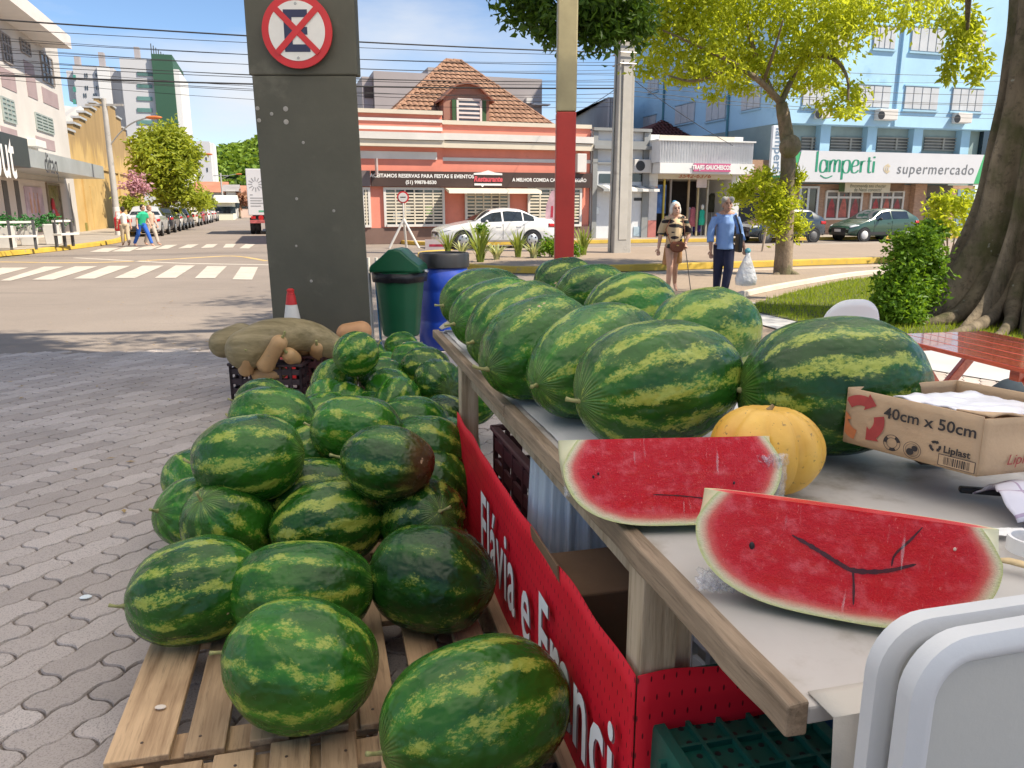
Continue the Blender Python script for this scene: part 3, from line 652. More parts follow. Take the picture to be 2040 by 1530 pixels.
sh.bx('fascia_cap', SHW, f0_-.05, f1_+.05, BF-.97, BF-.003, zf1, zf1+.06); sh.bx('lower_band', SHW, s0+.01, f1_, BF-1.0, BF-.021, fb(1400,346,BF-1)[1], zf0-.01)
pn = sh.bx('name_board', M_('pink_board', (.52,.10,.22), .5, .08), fb(1382,330,BF-1.02)[0], fb(1455,330,BF-1.02)[0], BF-1.06, BF-1.003, fb(1420,342,BF-1.02)[1], fb(1420,326,BF-1.02)[1])
sh.txt('TRAJES GAUCHESCOS', .255, LETW, fb(1418,334,BF-1.06)[0], BF-1.068, fb(1418,334,BF-1.06)[1], bold=.012, sx=.78)
sh.txt('3542-6376', .26, M_('phone_red', (.45,.15,.09), .6, .1), fb(1383,351,BF)[0], BF-.03, fb(1383,351,BF)[1], 'phone_lettering', shear=.25, sx=1.5, bold=.004)
sh.bx('tiled_jamb', M_('jamb_tiles', (.64,.62,.60), .5, .08), s0+.02, op0-.02, BF-.035, BF-.002, .9, zs_(362)); sh.bx('jamb_foot', M_('jamb_foot_red', (.42,.15,.13), .6, .12), s0+.02, op0-.02, BF-.04, BF-.002, .13, .9)
for z in (2.18,2.32): sh.bx('jamb_stripe', M_('jamb_orange', (.5,.2,.1), .6, .1), s0+.02, op0-.02, BF-.044, BF-.036, z, z+.07)
for (px,c_) in ((1327,(.5,.38,.05)),(1340,(.25,.22,.2)),(1376,(.38,.28,.16)),(1395,(.42,.34,.18)),(1414,(.40,.36,.28))): sh.bx('door_post', M_('post_%d' % px, c_, .5, .15), fb(px,400,BF)[0]-.04, fb(px,400,BF)[0]+.04, BF+.2, BF+.28, .17, zs_(358))
sh.front('hanging_poster', M_('shop_poster_blue', (.05,.13,.35), .5, .6, 3), (1310,368), (1325,425), BF+.3, .02); sh.front('hanging_sign', M_('small_white_sign', (.6,.5,.48), .5, .1), (1388,357), (1407,374), BF, .03)
# garments and mannequin at the shop door
def garment(px, py, b, col, wd, ht, label, head=False):
    a, z = fb(px,py,b); p = g2w(a,b); t_ = thing('shop_mannequin' if head else 'hanging_garment', label, 'mannequin' if head else 'garment', (p.x,p.y,.165), TH); zc_ = z-.165
    mb = MB(); mb.lathe([(wd*.42,zc_-ht/2),(wd*.5,zc_-ht*.2),(wd*.36,zc_+ht*.1),(wd*.44,zc_+ht*.36),(wd*.2,zc_+ht*.5)], 12); mb.v = [(x,y*.5,z_) for x,y,z_ in mb.v]; mb.build('dress', M_('garment_%d' % px, col, .8, .15, 8), t_, smooth='all')
    mb = MB(); mb.tube([(0,0,0),(0,0,zc_-ht/2)], .02, 8); mb.lathe([(.18,0),(.18,.02)],12); mb.build('stand', CHROME, t_)
    if head: mb = MB(); mb.ball((0,0,zc_+ht*.66), (.085,.095,.12)); mb.tube([(0,0,zc_+ht*.45),(0,0,zc_+ht*.6)], .045, 8); mb.build('head', M_('mannequin_white', (.7,.68,.62), .4, .03), t_, smooth='all')
garment(1398,433,BF+.3,(.02,.42,.27),.36,.72,'white headed mannequin in a green dress at the clothes shop',True)
garment(1380,432,BF+.5,(.55,.16,.2),.34,.9,'pink dress hanging beside the green mannequin'); garment(1372,428,BF+.7,(.6,.5,.55),.3,.7,'pale lilac dress hanging left of the pink one'); garment(1388,452,BF+.6,(.04,.02,.16),.5,.5,'dark blue skirt low at the clothes shop door')
for (px,py,c_,lab) in ((1345,420,(.12,.02,.03),'dark red coat hanging inside the clothes shop'),(1430,418,(.16,.04,.05),'maroon jacket hanging inside at the right of the shop door'),(1419,404,(.05,.05,.03),'olive shirt hanging high inside the clothes shop')): garment(px,py,BF+1.5,c_,.5,.9,lab)
dr = Bld('red_tiled_house', 'dark red tiled roof of a house behind the clothes shop', *w2g(gp(1340,440)), cat='house')
bq = 41; h0, h1 = fb(1272,262,bq)[0], fb(1412,272,bq)[0]; hz_ = fb(1340,272,bq)[1]; hb = bq+3.5; hp0, hp1 = fb(1318,241,hb), fb(1340,241,hb)
rf = MB(); V_ = [(h0,bq,hz_),(h1,bq,hz_),(hp1[0],hb,hp1[1]),(hp0[0],hb,hp0[1]),(h1,bq+7,hz_),(h0,bq+7,hz_)]; rf.add(V_, [(0,1,2,3),(1,4,2),(4,5,3,2),(5,0,3)]); ro = dr.part('roof', rf, TILED); tm = MB(); tiles(tm, V_[0],V_[1],V_[3],V_[2]); tiles(tm, V_[1],V_[4],V_[2],V_[2]); tm.build('roof_tiles', TILED, ro, off=(dr.a0,dr.b0,0))['kind'] = 'stuff'
dr.bx('wall', GW, h0+.3, h1-.3, bq+.3, bq+6.5, 0, hz_-.02)
# ------------------------------------------------------------------ blue building with supermarket
BLUE = M_('sky_blue_wall', (.37,.60,.78), .7, .08, .5, .08, 15, dirt=((.28,.49,.67), .8, .55)); BLUEP = M_('pale_blue_trim', (.32,.52,.66), .7, .08, .5)
bc0 = fb(1545,300,BF+.5)[0]; bc1 = fb(1962,300,BF+.5)[0]; bR = fb(2300,300,BF+.5)[0]; b0_ = BF+.5
bl = Bld('blue_building', 'tall sky blue building with white shutters above the supermarket', (bc0+bc1)/2, b0_)
zb = lambda y, px=1780: fb(px,y,b0_)[1]
zo = zb(254); bl.bx('upper_wall', BLUE, bc0, bc1, b0_-.35, b0_+15.8, zo, 19)
bl.bx('mezzanine_wall', M_('grey_green_wall', (.25,.33,.33), .8, .12, 1), bc0+.01, bc1-.01, b0_+.45, b0_+15.5, 2.5, zo-.001)
BRICKV = brickpave_mat('brick_veneer', (.42,.27,.18), (.34,.20,.13), (.45,.34,.26), .3, .09)
BRICKV2 = M_('brick_veneer_front', (.40,.25,.17), .85, .22, 5, .3, 12, vsc=(1,1,3))
bl.bx('ground_wall', BRICKV2, bc0+.01, bc1-.01, b0_+.3, b0_+.5, 0, 2.6)
for px in (1562,1645,1738,1830,1925): a_ = fb(px,280,b0_)[0]; bl.bx('pilaster', BLUEP, a_-.28, a_+.28, b0_+.05, b0_+.447, zb(300)-.3, zo-.002)
for px in (1788,): a_ = fb(px,100,b0_)[0]; bl.bx('wall_rib', BLUE, a_-.12, a_+.12, b0_-.47, b0_-.352, zo, 19)
SHUT = M_('pale_shutter', (.50,.53,.56), .6, .08, 2); SHUTD = M_('shutter_gap', (.30,.36,.42), .7, .1)
def shutter_window(B, axis, p0, p1, pl_, dep, n):
    (q0,z1), (q1,z0) = (fb(*p0,pl_), fb(*p1,pl_)) if axis == 'b' else (fa(*p0,pl_), fa(*p1,pl_))
    lo, hi = min(q0,q1), max(q0,q1); mk = (lambda m_,x0,x1,d0,d1,z0_,z1_: m_.box(x0,x1,pl_-d1,pl_-d0,z0_,z1_)) if axis == 'b' else (lambda m_,x0,x1,d0,d1,z0_,z1_: m_.box(pl_-d1,pl_-d0,x0,x1,z0_,z1_))
    mb = MB(); mk(mb,lo,hi,0,.03,z0,z1); f = B.part('window', mb, SHUTD)
    for i in range(n): m_ = MB(); w_ = (hi-lo)/n; mk(m_,lo+w_*i+.03,lo+w_*(i+1)-.03,.03,.07,z0+.05,z1-.05); m_.build('shutter', SHUT, f, off=(B.a0,B.b0,0))
    m_ = MB(); mk(m_,lo-.06,hi+.06,.0,.10,z0-.08,z0); m_.build('sill', BLUEP, f, off=(B.a0,B.b0,0)); m_ = MB(); mk(m_,lo-.06,hi+.06,.0,.08,z1,z1+.06); m_.build('lintel', BLUEP, f, off=(B.a0,B.b0,0))
for (x0,y0,x1,y1) in ((1706,168,1770,217),(1803,171,1865,221),(1898,175,1954,224),(1742,50,1781,100),(1817,53,1877,107),(1905,57,1958,110),(1600,165,1650,214),(1640,46,1690,97)): shutter_window(bl,'b',(x0,y0),(x1,y1),b0_-.351,.07,4)
for (x0,y0,x1,y1) in ((1347,212,1384,242),(1409,203,1446,236),(1283,234,1307,253),(1352,135,1386,160),(1292,160,1312,180),(1480,180,1515,215),(1422,120,1455,150),(1430,30,1465,65)): shutter_window(bl,'a',(x0,y0),(x1,y1),bc0,.07,3)
for (x0,y0,x1,y1) in ((1742,218,1776,241),(1897,226,1923,247),(1622,218,1646,237)):
    a_ = bl.front('air_conditioner', TRIMW, (x0,y0), (x1,y1), b0_-.352, .4, bevel=.03); c_ = fb((x0+x1)/2-3,(y0+y1)/2,b0_-.75); fan = MB(); fan.lathe([(.2,0),(.2,.01)],18); fan.xf(Matrix.Translation((c_[0],b0_-.755,c_[1]))@Matrix.Rotation(math.pi/2,4,'X')); fan.build('fan_grille', BLACKP, a_, off=(bl.a0,bl.b0,0))
for px in (1324,1454): 
    bb2 = fa(px,200,bc0)[0]; mb = MB(); mb.tube([(bc0-.08,bb2,4),(bc0-.08,bb2,18)], .06, 8); bl.part('drain_pipe', mb, M_('teal_pipe', (.06,.20,.25), .6, .1))
for x0, x1 in ((1597,1637),(1655,1732),(1748,1822),(1842,1915)):
    f = bl.front('louvre_window', M_('louvre_glass', (.10,.10,.09), .3, .3, 2), (x0,274), (x1,300), b0_+.449, .02); (q0,z1), (q1,z0) = fb(x0,274,b0_+.4), fb(x1,300,b0_+.4); mb = MB()
    for i in range(5): z = z0+(z1-z0)*i/4; mb.box(q0,q1,b0_+.36,b0_+.42,z-.025,z+.025)
    mb.box((q0+q1)/2-.05,(q0+q1)/2+.05,b0_+.355,b0_+.425,z0,z1); mb.build('frame', M_('louvre_frame', (.30,.29,.25), .6, .1), f, off=(bl.a0,bl.b0,0))
bl.bx('glass_corner', glass_dark('dark_blue_glass',(.015,.03,.05)), bc1+.01, bc1+2.2, b0_+.2, b0_+8, 2.7, zo+.6)
# supermarket sign
bsg = b0_-1.0; sgn0, sgn1 = fb(1592,300,bsg)[0], fb(1962,300,bsg)[0]; sz1, sz0 = fb(1780,304,bsg)[1], fb(1780,364,bsg)[1]
sm = Bld('supermarket_sign', 'long white supermarket sign with green script name', (sgn0+sgn1)/2, bsg, cat='shop sign')
mb = MB(); mb.prism_y([(sgn0-.15,sz0),(sgn1-.45,sz0),(sgn1,sz1),(sgn0+.15,sz1)], bsg, bsg+.9); sm.part('board', mb, M_('sign_white_board', (.60,.61,.635), .45, .04, .7))
mb = MB(); mb.prism_y([(sgn1-.44,sz0),(sgn1+.2,sz0),(sgn1+.2,sz1),(sgn1+.01,sz1)], bsg+.02, bsg+.9); sm.part('green_end', mb, M_('sign_green', (.06,.38,.15), .5, .08)); mb = MB(); mb.prism_y([(sgn0-.95,sz0+.2),(sgn0-.16,sz0+.1),(sgn0+.14,sz1-.06),(sgn0-.45,sz1-.35)], bsg+.02, bsg+.9); sm.part('green_end', mb, M_('sign_green', (.06,.38,.15), .5, .08))
GRN = M_('script_green', (.02,.26,.15), .5, .1); GLD = M_('sign_gold', (.62,.52,.34), .5, .1)
# thick and thin strokes for the name
def stroke(mb, pts, w0, w1, y, n=3):
    P = [Vector((p[0],0,p[1])) for p in pts]
    for _ in range(n):
        Q = [P[0]]
        for i in range(len(P)-1): Q += [P[i]*.75+P[i+1]*.25, P[i]*.25+P[i+1]*.75]
        P = Q+[P[-1]]
    m_ = len(P); b = len(mb.v)
    for i, p in enumerate(P):
        d = (P[min(i+1,m_-1)]-P[max(i-1,0)]).normalized(); k = abs(d.z)**1.5; w_ = (w1+(w0-w1)*k)/2; nn = Vector((-d.z,0,d.x)); mb.v += [(p.x+nn.x*w_,y,p.z+nn.z*w_),(p.x-nn.x*w_,y,p.z-nn.z*w_)]
    for i in range(m_-1): mb.f.append((b+2*i,b+2*i+1,b+2*i+3,b+2*i+2))
GL = {'l':(.36,[[(.1,0),(.1,1.75)],[(.1,1.75),(.2,1.68)]]),'a':(.95,[[(.78,.55),(.68,1.0),(.2,1.05),(.05,.55),(.1,-.02),(.55,-.05),(.78,.35)],[(.8,1.0),(.8,0)]]),
 'm':(1.3,[[(.1,0),(.1,1)],[(.1,.6),(.3,1.05),(.62,1.05),(.62,.5),(.62,0)],[(.62,.6),(.8,1.05),(1.15,1.05),(1.15,.5),(1.15,0)]]),'p':(.98,[[(.1,-.65),(.1,1)],[(.1,.6),(.3,1.05),(.85,1.05),(.9,.5),(.8,-.05),(.3,-.08),(.1,.3)]]),
 'e':(.92,[[(.08,.5),(.8,.62),(.75,1.05),(.3,1.1),(.05,.6),(.1,0),(.5,-.08),(.85,.18)]]),'r':(.66,[[(.1,0),(.1,1)],[(.1,.6),(.25,1.0),(.55,1.0)]]),'t':(.6,[[(.22,1.35),(.22,.2),(.3,-.05),(.55,.05)],[(.0,1.0),(.5,1.02)]]),'i':(.36,[[(.12,0),(.12,1)],[(.12,1.28),(.12,1.42)]])}
def script(word, a, z, xh, b, B, mat, w0=.2, w1=.06):
    x = 0
    for ch_ in word:
        wdt, st = GL[ch_]; mb = MB()
        for s_ in st: stroke(mb, [(a+(x+p[0])*xh, z+p[1]*xh) for p in s_], w0*xh, w1*xh, b)
        B.part('letter', mb, mat); x += wdt+.06
    return x*xh
ztx = fb(1690,343,bsg)[1]; script('lamperti', fb(1624,340,bsg)[0], ztx, .53, bsg-.01, sm, GRN, .24, .07)
mb = MB(); stroke(mb, [(fb(1634,349,bsg)[0],fb(1634,349,bsg)[1]),(fb(1645,356,bsg)[0],fb(1645,356,bsg)[1]),(fb(1658,350,bsg)[0],fb(1658,350,bsg)[1])], .05, .05, bsg-.012); sm.part('flourish', mb, GRN)
for k in range(3):
    mb = MB(); c_ = fb(1765+k*2,336,bsg); stroke(mb, [(c_[0]+.12,c_[1]+.22-.05*k),(c_[0]-.12+.06*k,c_[1]+.1),(c_[0]-.12+.06*k,c_[1]-.1),(c_[0]+.12,c_[1]-.22+.05*k)], .05, .05, bsg-.012-.001*k); sm.part('flourish', mb, GLD)
sm.txt('supermercado', .72, M_('sign_grey_letters', (.16,.17,.18), .5, .1), fb(1865,336,bsg)[0], bsg-.012, fb(1865,338,bsg)[1], shear=.08, space=1.12, sx=1.04)
# vertical blade sign
vs = Bld('blade_sign', 'tall narrow white vertical sign with the supermarket name beside the slim tree', *w2g(g2w(bc0-.1,b0_-.8)), cat='shop sign')
v0, v1 = fb(1541,250,b0_-.9)[0], fb(1566,250,b0_-.9)[0]; vz1, vz0 = fb(1552,250,b0_-.9)[1], fb(1552,350,b0_-.9)[1]; vs.bx('board', M_('blade_white', (.66,.70,.74), .5, .05), v0, v1, b0_-.9, b0_-.75, vz0, vz1, bevel=.02)
lettering('lamperti', .62, M_('blade_letters', (.16,.24,.34), .5, .1), vs.o, ((v0+v1)/2-vs.a0, b0_-.91-vs.b0, (vz0+vz1)/2), (0,0,-1), (1,0,0), bold=.006)
mb = MB(); mb.box(v1,bc0+.3,b0_-.86,b0_-.80,vz1-.3,vz1-.24); mb.box(v1,bc0+.3,b0_-.86,b0_-.80,vz0+.3,vz0+.36); vs.part('bracket', mb, GT)
# shop front
zf = lambda y: fb(1720,y,b0_+.3)[1]; bfr = b0_+.3
ent0, ent1 = fb(1834,400,bfr)[0], fb(1893,400,bfr)[0]
bl.front('glass_door', glass_dark('door_glass',(.02,.025,.025)), (1592,376), (1624,462), bfr, .03); mb = MB()
for px in (1590,1606,1625): a_ = fb(px,420,bfr)[0]; mb.box(a_-.06,a_+.06,bfr-.09,bfr-.002,.13,zf(374))
mb.box(fb(1588,420,bfr)[0],fb(1627,420,bfr)[0],bfr-.085,bfr-.003,zf(376)-.001,zf(372)); bl.part('door_frame', mb, M_('alu_frame', (.55,.57,.58), .4, .06, metal=.3))
for (x0,x1) in ((1646,1711),(1735,1793)):
    f = bl.front('shop_window', M_('shop_window_glass', (.10,.075,.07), .12, .5, 1.2), (x0,381), (x1,436), bfr, .03); (q0,z1), (q1,z0) = fb(x0,381,bfr), fb(x1,436,bfr); mb = MB()
    for k in range(4): a_ = q0+(q1-q0)*k/3; mb.box(a_-.05,a_+.05,bfr-.09,bfr-.004,z0,z1)
    for z in (z0,z0+(z1-z0)*.78,z1): mb.box(q0,q1,bfr-.086,bfr-.005,z-.05,z+.05)
    mb.build('frame', TRIMW, f, off=(bl.a0,bl.b0,0))
    for k in range(3):
        a_ = q0+(q1-q0)*(k+.5)/3; mb = MB(); mb.prism_y([(a_-.3,z0+.08),(a_+.25,z0+.08),(a_+.18,z0+.7),(a_+.02,z0+1.05+.2*(k % 2)),(a_-.12,z0+.8)], bfr-.034, bfr-.031); mb.build('window_poster', M_('poster_red_%d' % k, [(.35,.04,.04),(.4,.10,.07),(.28,.05,.05)][k], .5, .5, 4), f, off=(bl.a0,bl.b0,0))
ba = MB(); (q0,z1), (q1,z0) = fb(1683,364,bfr-.4), fb(1771,384,bfr-.4); bl.bx('christmas_banner', M_('banner_cream', (.62,.58,.46), .7, .08), q0, q1, bfr-.45, bfr-.42, z0, z1)
bl.txt('Encomenda seu chester', .24, INKB if 'INKB' in globals() else M_('banner_ink', (.09,.10,.06), .7, .1), (q0+q1)/2, bfr-.458, z1-.15, 'banner_lettering', shear=.15, sx=.95); bl.txt('de Natal conosco!', .24, M_('banner_ink', (.09,.10,.06), .7, .1), (q0+q1)/2, bfr-.458, z0+.13, 'banner_lettering', shear=.15, sx=.95)
bl.front('banner_end', M_('banner_green', (.06,.11,.03), .7, .3, 4), (1672,364), (1683,382), bfr-.41, .02); bl.front('banner_end', M_('banner_brown', (.16,.09,.05), .7, .4, 4), (1771,364), (1800,381), bfr-.41, .02)
bl.bx('entrance', M_('entrance_dim', (.13,.11,.09), .8, .3, 1), ent0, ent1, bfr-.02, bfr-.003, .13, zf(368)); bl.bx('entrance_pillar', BRICKV2, fb(1811,400,bfr)[0], ent0-.02, bfr-.35, bfr-.004, .0, zf(366))  # entrance is a flat sheet with the interior dimness put into its colour
bl.front('entrance_shelf', DARK, (1836,392), (1870,396), bfr-.021, .02)
bl.bx('wall_blue_end', M_('grey_blue_panel', (.18,.28,.34), .7, .1), fb(1905,400,bfr)[0], bc1-.02, bfr-.04, bfr-.004, .0, 2.4)

lw = Bld('brick_link', 'low brick wall with a flat dark panel as passage between clothes shop and supermarket', (s1+bc0)/2, BF+.6, cat='wall')
lw.bx('wall', BRICKV2, op1+.46, bc0-.005, BF+.9, BF+1.2, 0, fb(1490,318,BF+.9)[1]); lw.bx('passage', DARK, op1+.8, bc0-.3, BF+.86, BF+.898, .1, fb(1490,385,BF+.9)[1])  # passage is a dark sheet on the wall standing in for shade
# ================================================================== left street
dt = Bld('boutique_building', 'white three storey corner building with mauve panels and grey boutique canopy', AL, 36)
WDT = M_('warm_white_wall', (.56,.53,.49), .65, .06, .7, .06, 20, dirt=((.60,.56,.52), 1.4, .62)); MAUVE = M_('mauve_panel', (.33,.25,.25), .7, .1, 1, .08, 20)
bE = fa(143,330,AL)[0]; bS = 16.0; zT = fa(120,95,AL)[1]
dt.bx('wall', WDT, AL-9, AL, bS, bE, 0, zT)
eo = AL+1.25; mb = MB(); (be,ze_) = fa(143,98,eo); zet = fa(139,72,eo)[1]; mb.add([(AL-9,bS,ze_),(eo,bS,ze_),(eo,be,ze_),(AL-9,be,ze_),(AL-9,bS,zet+1.2),(eo,bS,zet),(eo,be,zet),(AL-9,be,zet+1.2)], [(0,3,2,1),(4,5,6,7),(0,1,5,4),(1,2,6,5),(2,3,7,6),(3,0,4,7)]); dt.part('eaves', mb, M_('eaves_white', (.66,.61,.57), .7, .06, 1))
def swin(B, p0, p1, nv, nh, glass, fr, dep=.05):
    (b0,z1), (b1,z0) = fa(*p0,AL), fa(*p1,AL); mb = MB(); mb.box(AL,AL+.03,b0,b1,z0,z1); f = B.part('window', mb, glass); mb = MB()
    for k in range(nv+1): b = b0+(b1-b0)*k/nv; mb.box(AL,AL+.07,b-.035,b+.035,z0,z1)
    for k in range(nh+1): z = z0+(z1-z0)*k/nh; mb.box(AL,AL+.064,b0,b1,z-.035,z+.035)
    mb.build('frame', fr, f, off=(B.a0,B.b0,0)); return f
GG = M_('greenish_glass', (.22,.29,.27), .25, .3, 1.2); FRG = M_('sage_frame', (.30,.34,.32), .6, .1)
for p0, p1 in (((0,192),(31,247)),((68,224),(106,268)),((-70,160),(-30,225))): swin(dt, p0, p1, 3, 5, GG, FRG)
for p0, p1 in (((-2,62),(24,130)),((38,76),(60,113)),((78,103),(108,172)),((-90,10),(-40,105))): swin(dt, p0, p1, 3, 3, M_('upper_glass', (.16,.15,.15), .25, .4, 1.5), M_('grey_brown_frame', (.26,.23,.21), .6, .1))
for p0, p1 in (((-2,131),(33,185)),((46,118),(75,200)),((82,172),(117,218)),((70,270),(110,302)),((0,250),(34,272))): dt.side('mauve_panel', MAUVE, p0, p1, AL, .025)
# canopy fascia with lettering
fo = AL+1.9; (fb0,fz1), (fb1,fz0) = fa(56,312,fo), fa(207,345,fo); zF1, zF0 = fa(120,311,fo)[1], fa(120,342,fo)[1]
FAS = M_('brushed_fascia', (.42,.44,.44), .4, .12, .8, metal=.3)
dt.bx('canopy', FAS, AL+.002, fo, fb0, fb1, zF0, zF1)
DTL = M_('dark_letters', (.04,.04,.045), .5, .1); dt.stxt('ditaq', 1.15, DTL, fo+.012, fa(101,325,fo)[0], fa(101,328,fo)[1], sx=.85)
(nb0,_), (nb1,_) = fa(-90,300,fo), fa(54,300,fo); bo = fo+.05; BSG = M_('black_sign', (.035,.035,.04), .35, .1); zN1, zN0 = fa(30,270,bo)[1], fa(30,330,bo)[1]
dt.bx('black_sign', BSG, AL+.01, bo, nb0, nb1-.02, zN0, zN1); dt.stxt('out', 2.2, LETW, bo+.012, fa(4,302,bo)[0], fa(4,303,bo)[1]-.1, bold=.03, sx=.8)
# ground floor
dt.side('shop_front', M_('pinkish_front', (.64,.57,.52), .65, .06, 1), (-60,345), (143,479), AL, .04)
for p0, p1, c_ in (((46,371),(90,443),(.42,.28,.27)),): 
    pst = dt.side('fashion_poster', M_('poster_mauve', (.50,.38,.46), .5, .35, 1.2), p0, p1, AL+.04, .05); (b0,z1), (b1,z0) = fa(50,372,AL+.1), fa(88,438,AL+.1)
    for k, (u, c2) in enumerate(((.25,(.55,.30,.22)),(.5,(.6,.36,.26)),(.75,(.5,.27,.2)))):
        mb = MB(); b = b0+(b1-b0)*u; h_ = z1-z0; mb.prism_x([(b-.16,z0+h_*.22),(b+.16,z0+h_*.22),(b+.13,z0+h_*.62),(b+.05,z0+h_*.68),(b+.06,z0+h_*.84),(b-.06,z0+h_*.84),(b-.05,z0+h_*.68),(b-.13,z0+h_*.6)], AL+.092+.002*k, AL+.095+.002*k); mb.build('poster_figure', M_('poster_skin_%d' % k, c2, .6, .25, 3), pst, off=(dt.a0,dt.b0,0))
dt.side('poster_foot', BSG, (50,441), (92,461), AL+.04, .05); dt.stxt('NUE', .42, LETW, AL+.1, fa(76,451,AL+.09)[0], fa(76,451,AL+.09)[1], name='poster_lettering')
sw_ = dt.side('display_window', M_('display_glass', (.22,.17,.13), .15, .5, 1.5), (90,368), (128,447), AL+.04, .03); (b0,z1), (b1,z0) = fa(93,368,AL+.08), fa(126,447,AL+.08)
for k, (u, v, r, c2) in enumerate(((.3,.5,.28,(.50,.03,.04)),(.45,.2,.35,(.55,.05,.06)),(.25,.28,.22,(.42,.22,.3)),(.65,.15,.25,(.6,.12,.1)))): mb = MB(); mb.ball((AL+.1,b0+(b1-b0)*u,z0+(z1-z0)*v), (.05,r,r*1.2)); mb.build('window_decoration', M_('deco_%d' % k, c2, .7, .3, 6), sw_, off=(dt.a0,dt.b0,0), smooth='all')
mb = MB(); mb.box(AL+.04,AL+.12,b0-.1,b0,z0,z1+.1); mb.box(AL+.04,AL+.12,b1,b1+.1,z0,z1+.1); mb.box(AL+.04,AL+.115,b0,b1,z1,z1+.1); mb.build('frame', M_('bronze_frame', (.22,.18,.13), .5, .1), sw_, off=(dt.a0,dt.b0,0))
for p0, p1 in (((12,360),(16,455)),((35,360),(40,455)),((137,365),(147,450))): dt.side('dark_reveal', M_('reveal_dark', (.10,.09,.085), .6, .2), p0, p1, AL+.04, .02)
dt.side('air_conditioner', TRIMW, (52,276), (74,296), AL, .4, bevel=.02)
# ------------------------------------------------------------------ yellow warehouse with stepped gable
wh = Bld('yellow_warehouse', 'old yellow warehouse with a stained stepped gable and corrugated roof', AL, 52)
aw_ = AL-.15; w0 = bE+.5; bP = fa(212,205,aw_)[0]; w1 = fa(283,360,aw_)[0]; zP = fa(212,206,aw_)[1]; z0_ = fa(158,285,aw_)[1]; z1_ = fa(284,330,aw_)[1]
prof = [(w0,0),(w1,0)]; ns = 6
for k in range(ns): b = w1+(bP+1.2-w1)*k/ns; z = z1_+(zP-z1_)*k/ns; z2 = z1_+(zP-z1_)*(k+1)/ns; prof += [(b,z2-.0*k)] if k else [(w1,z2)]; bn_ = w1+(bP+1.2-w1)*(k+1)/ns; prof += [(bn_,z2)]
for k in range(7): b = bP-1.0+(w0-bP+1.0)*k/7; bn_ = bP-1.0+(w0-bP+1.0)*(k+1)/7; z = zP-(zP-z0_)*k/7; prof += [(b,z),(bn_,z)] if k == 0 else [(b,z),(bn_,z)]
prof += [(w0,z0_-.4)]
m, t, p = nodes_of('stained_yellow_wall'); g = t.nodes.new('ShaderNodeNewGeometry'); s3 = t.nodes.new('ShaderNodeSeparateXYZ'); t.links.new(g.outputs['Position'], s3.inputs[0]); st = noise_(t, 1.0, 5, .65, sc=(1.5,1.5,.12)); n2 = noise_(t, .8, 4)
up_ = math_(t, 'ADD', math_(t, 'MULTIPLY', s3.outputs['Z'], 1.0), math_(t, 'MULTIPLY', math_(t, 'SUBTRACT', st, .5), 5.0)); c = ramp(t, n2, [(.3, (.46,.30,.105)), (.7, (.57,.40,.165))]); c = mixc(t, sstep(t, up_, z1_-.6, z1_+.4), c, mixc(t, st, (.20,.13,.06), (.46,.31,.13))); t.links.new(c, p.inputs['Base Color']); p.inputs['Roughness'].default_value = .85; bump_(t, p, noise_(t, 6, 4), .15, .02); YEL = m
mb = MB(); mb.prism_x(prof, aw_-.3, aw_); wh.part('gable', mb, YEL, merge=True)
capm = M_('zinc_caps', (.52,.53,.54), .5, .1, metal=.3); caps = MB()
for k in range(7): b = bP-1.0+(w0-bP+1.0)*k/7; bn_ = bP-1.0+(w0-bP+1.0)*(k+1)/7; z = zP-(zP-z0_)*k/7; caps.box(aw_-.4,aw_+.1,min(b,bn_)-.05,max(b,bn_)+.05,z+.002,z+.12)
for k in range(ns): b = w1+(bP+1.2-w1)*k/ns; bn_ = w1+(bP+1.2-w1)*(k+1)/ns; z2 = z1_+(zP-z1_)*(k+1)/ns; caps.box(aw_-.4,aw_+.1,bn_-.05,b+.05,z2+.002,z2+.12)
wh.part('gable_caps', caps, capm)
mb = MB(); n = 40
for i in range(n+1):
    a = aw_-.3-18*i/n; d = .07*(i % 2); mb.v += [(a,w0-.3,z0_-.2+d),(a,bP,zP-.3+d),(a,w1+.3,z1_-.2+d)]
for i in range(n): q_ = 3*i; mb.f += [(q_,q_+1,q_+4,q_+3),(q_+1,q_+2,q_+5,q_+4)]
wh.part('roof', mb, M_('old_corrugated_roof', (.42,.41,.39), .7, .14, .6, vsc=(1,.3,1))); wh.bx('hall', YEL, aw_-18, aw_-.31, w0, w1, 0, min(z0_,z1_)-.5)
for p0, p1 in (((158,318),(282,322)),): wh.bx('string_course', YEL, aw_+.002, aw_+.1, w0, w1, fa(220,343,aw_)[1], fa(220,338,aw_)[1])
for px in (172,243,262): b = fa(px,420,aw_)[0]; wh.bx('pilaster', YEL, aw_+.001, aw_+.09, b-.3, b+.3, 0, fa(px,343,aw_)[1]-.01)
for (x0,y0,x1,y1,mt) in ((178,370,202,474,'blind_door'),(224,378,240,470,'blind_door'),(169,444,180,474,'meter_niche')): wh.side(mt, M_('blind_door_yellow', (.50,.34,.13), .85, .15, 1) if mt == 'blind_door' else M_('moss_green_niche', (.20,.18,.04), .8, .2), (x0,y0), (x1,y1), aw_, .03)
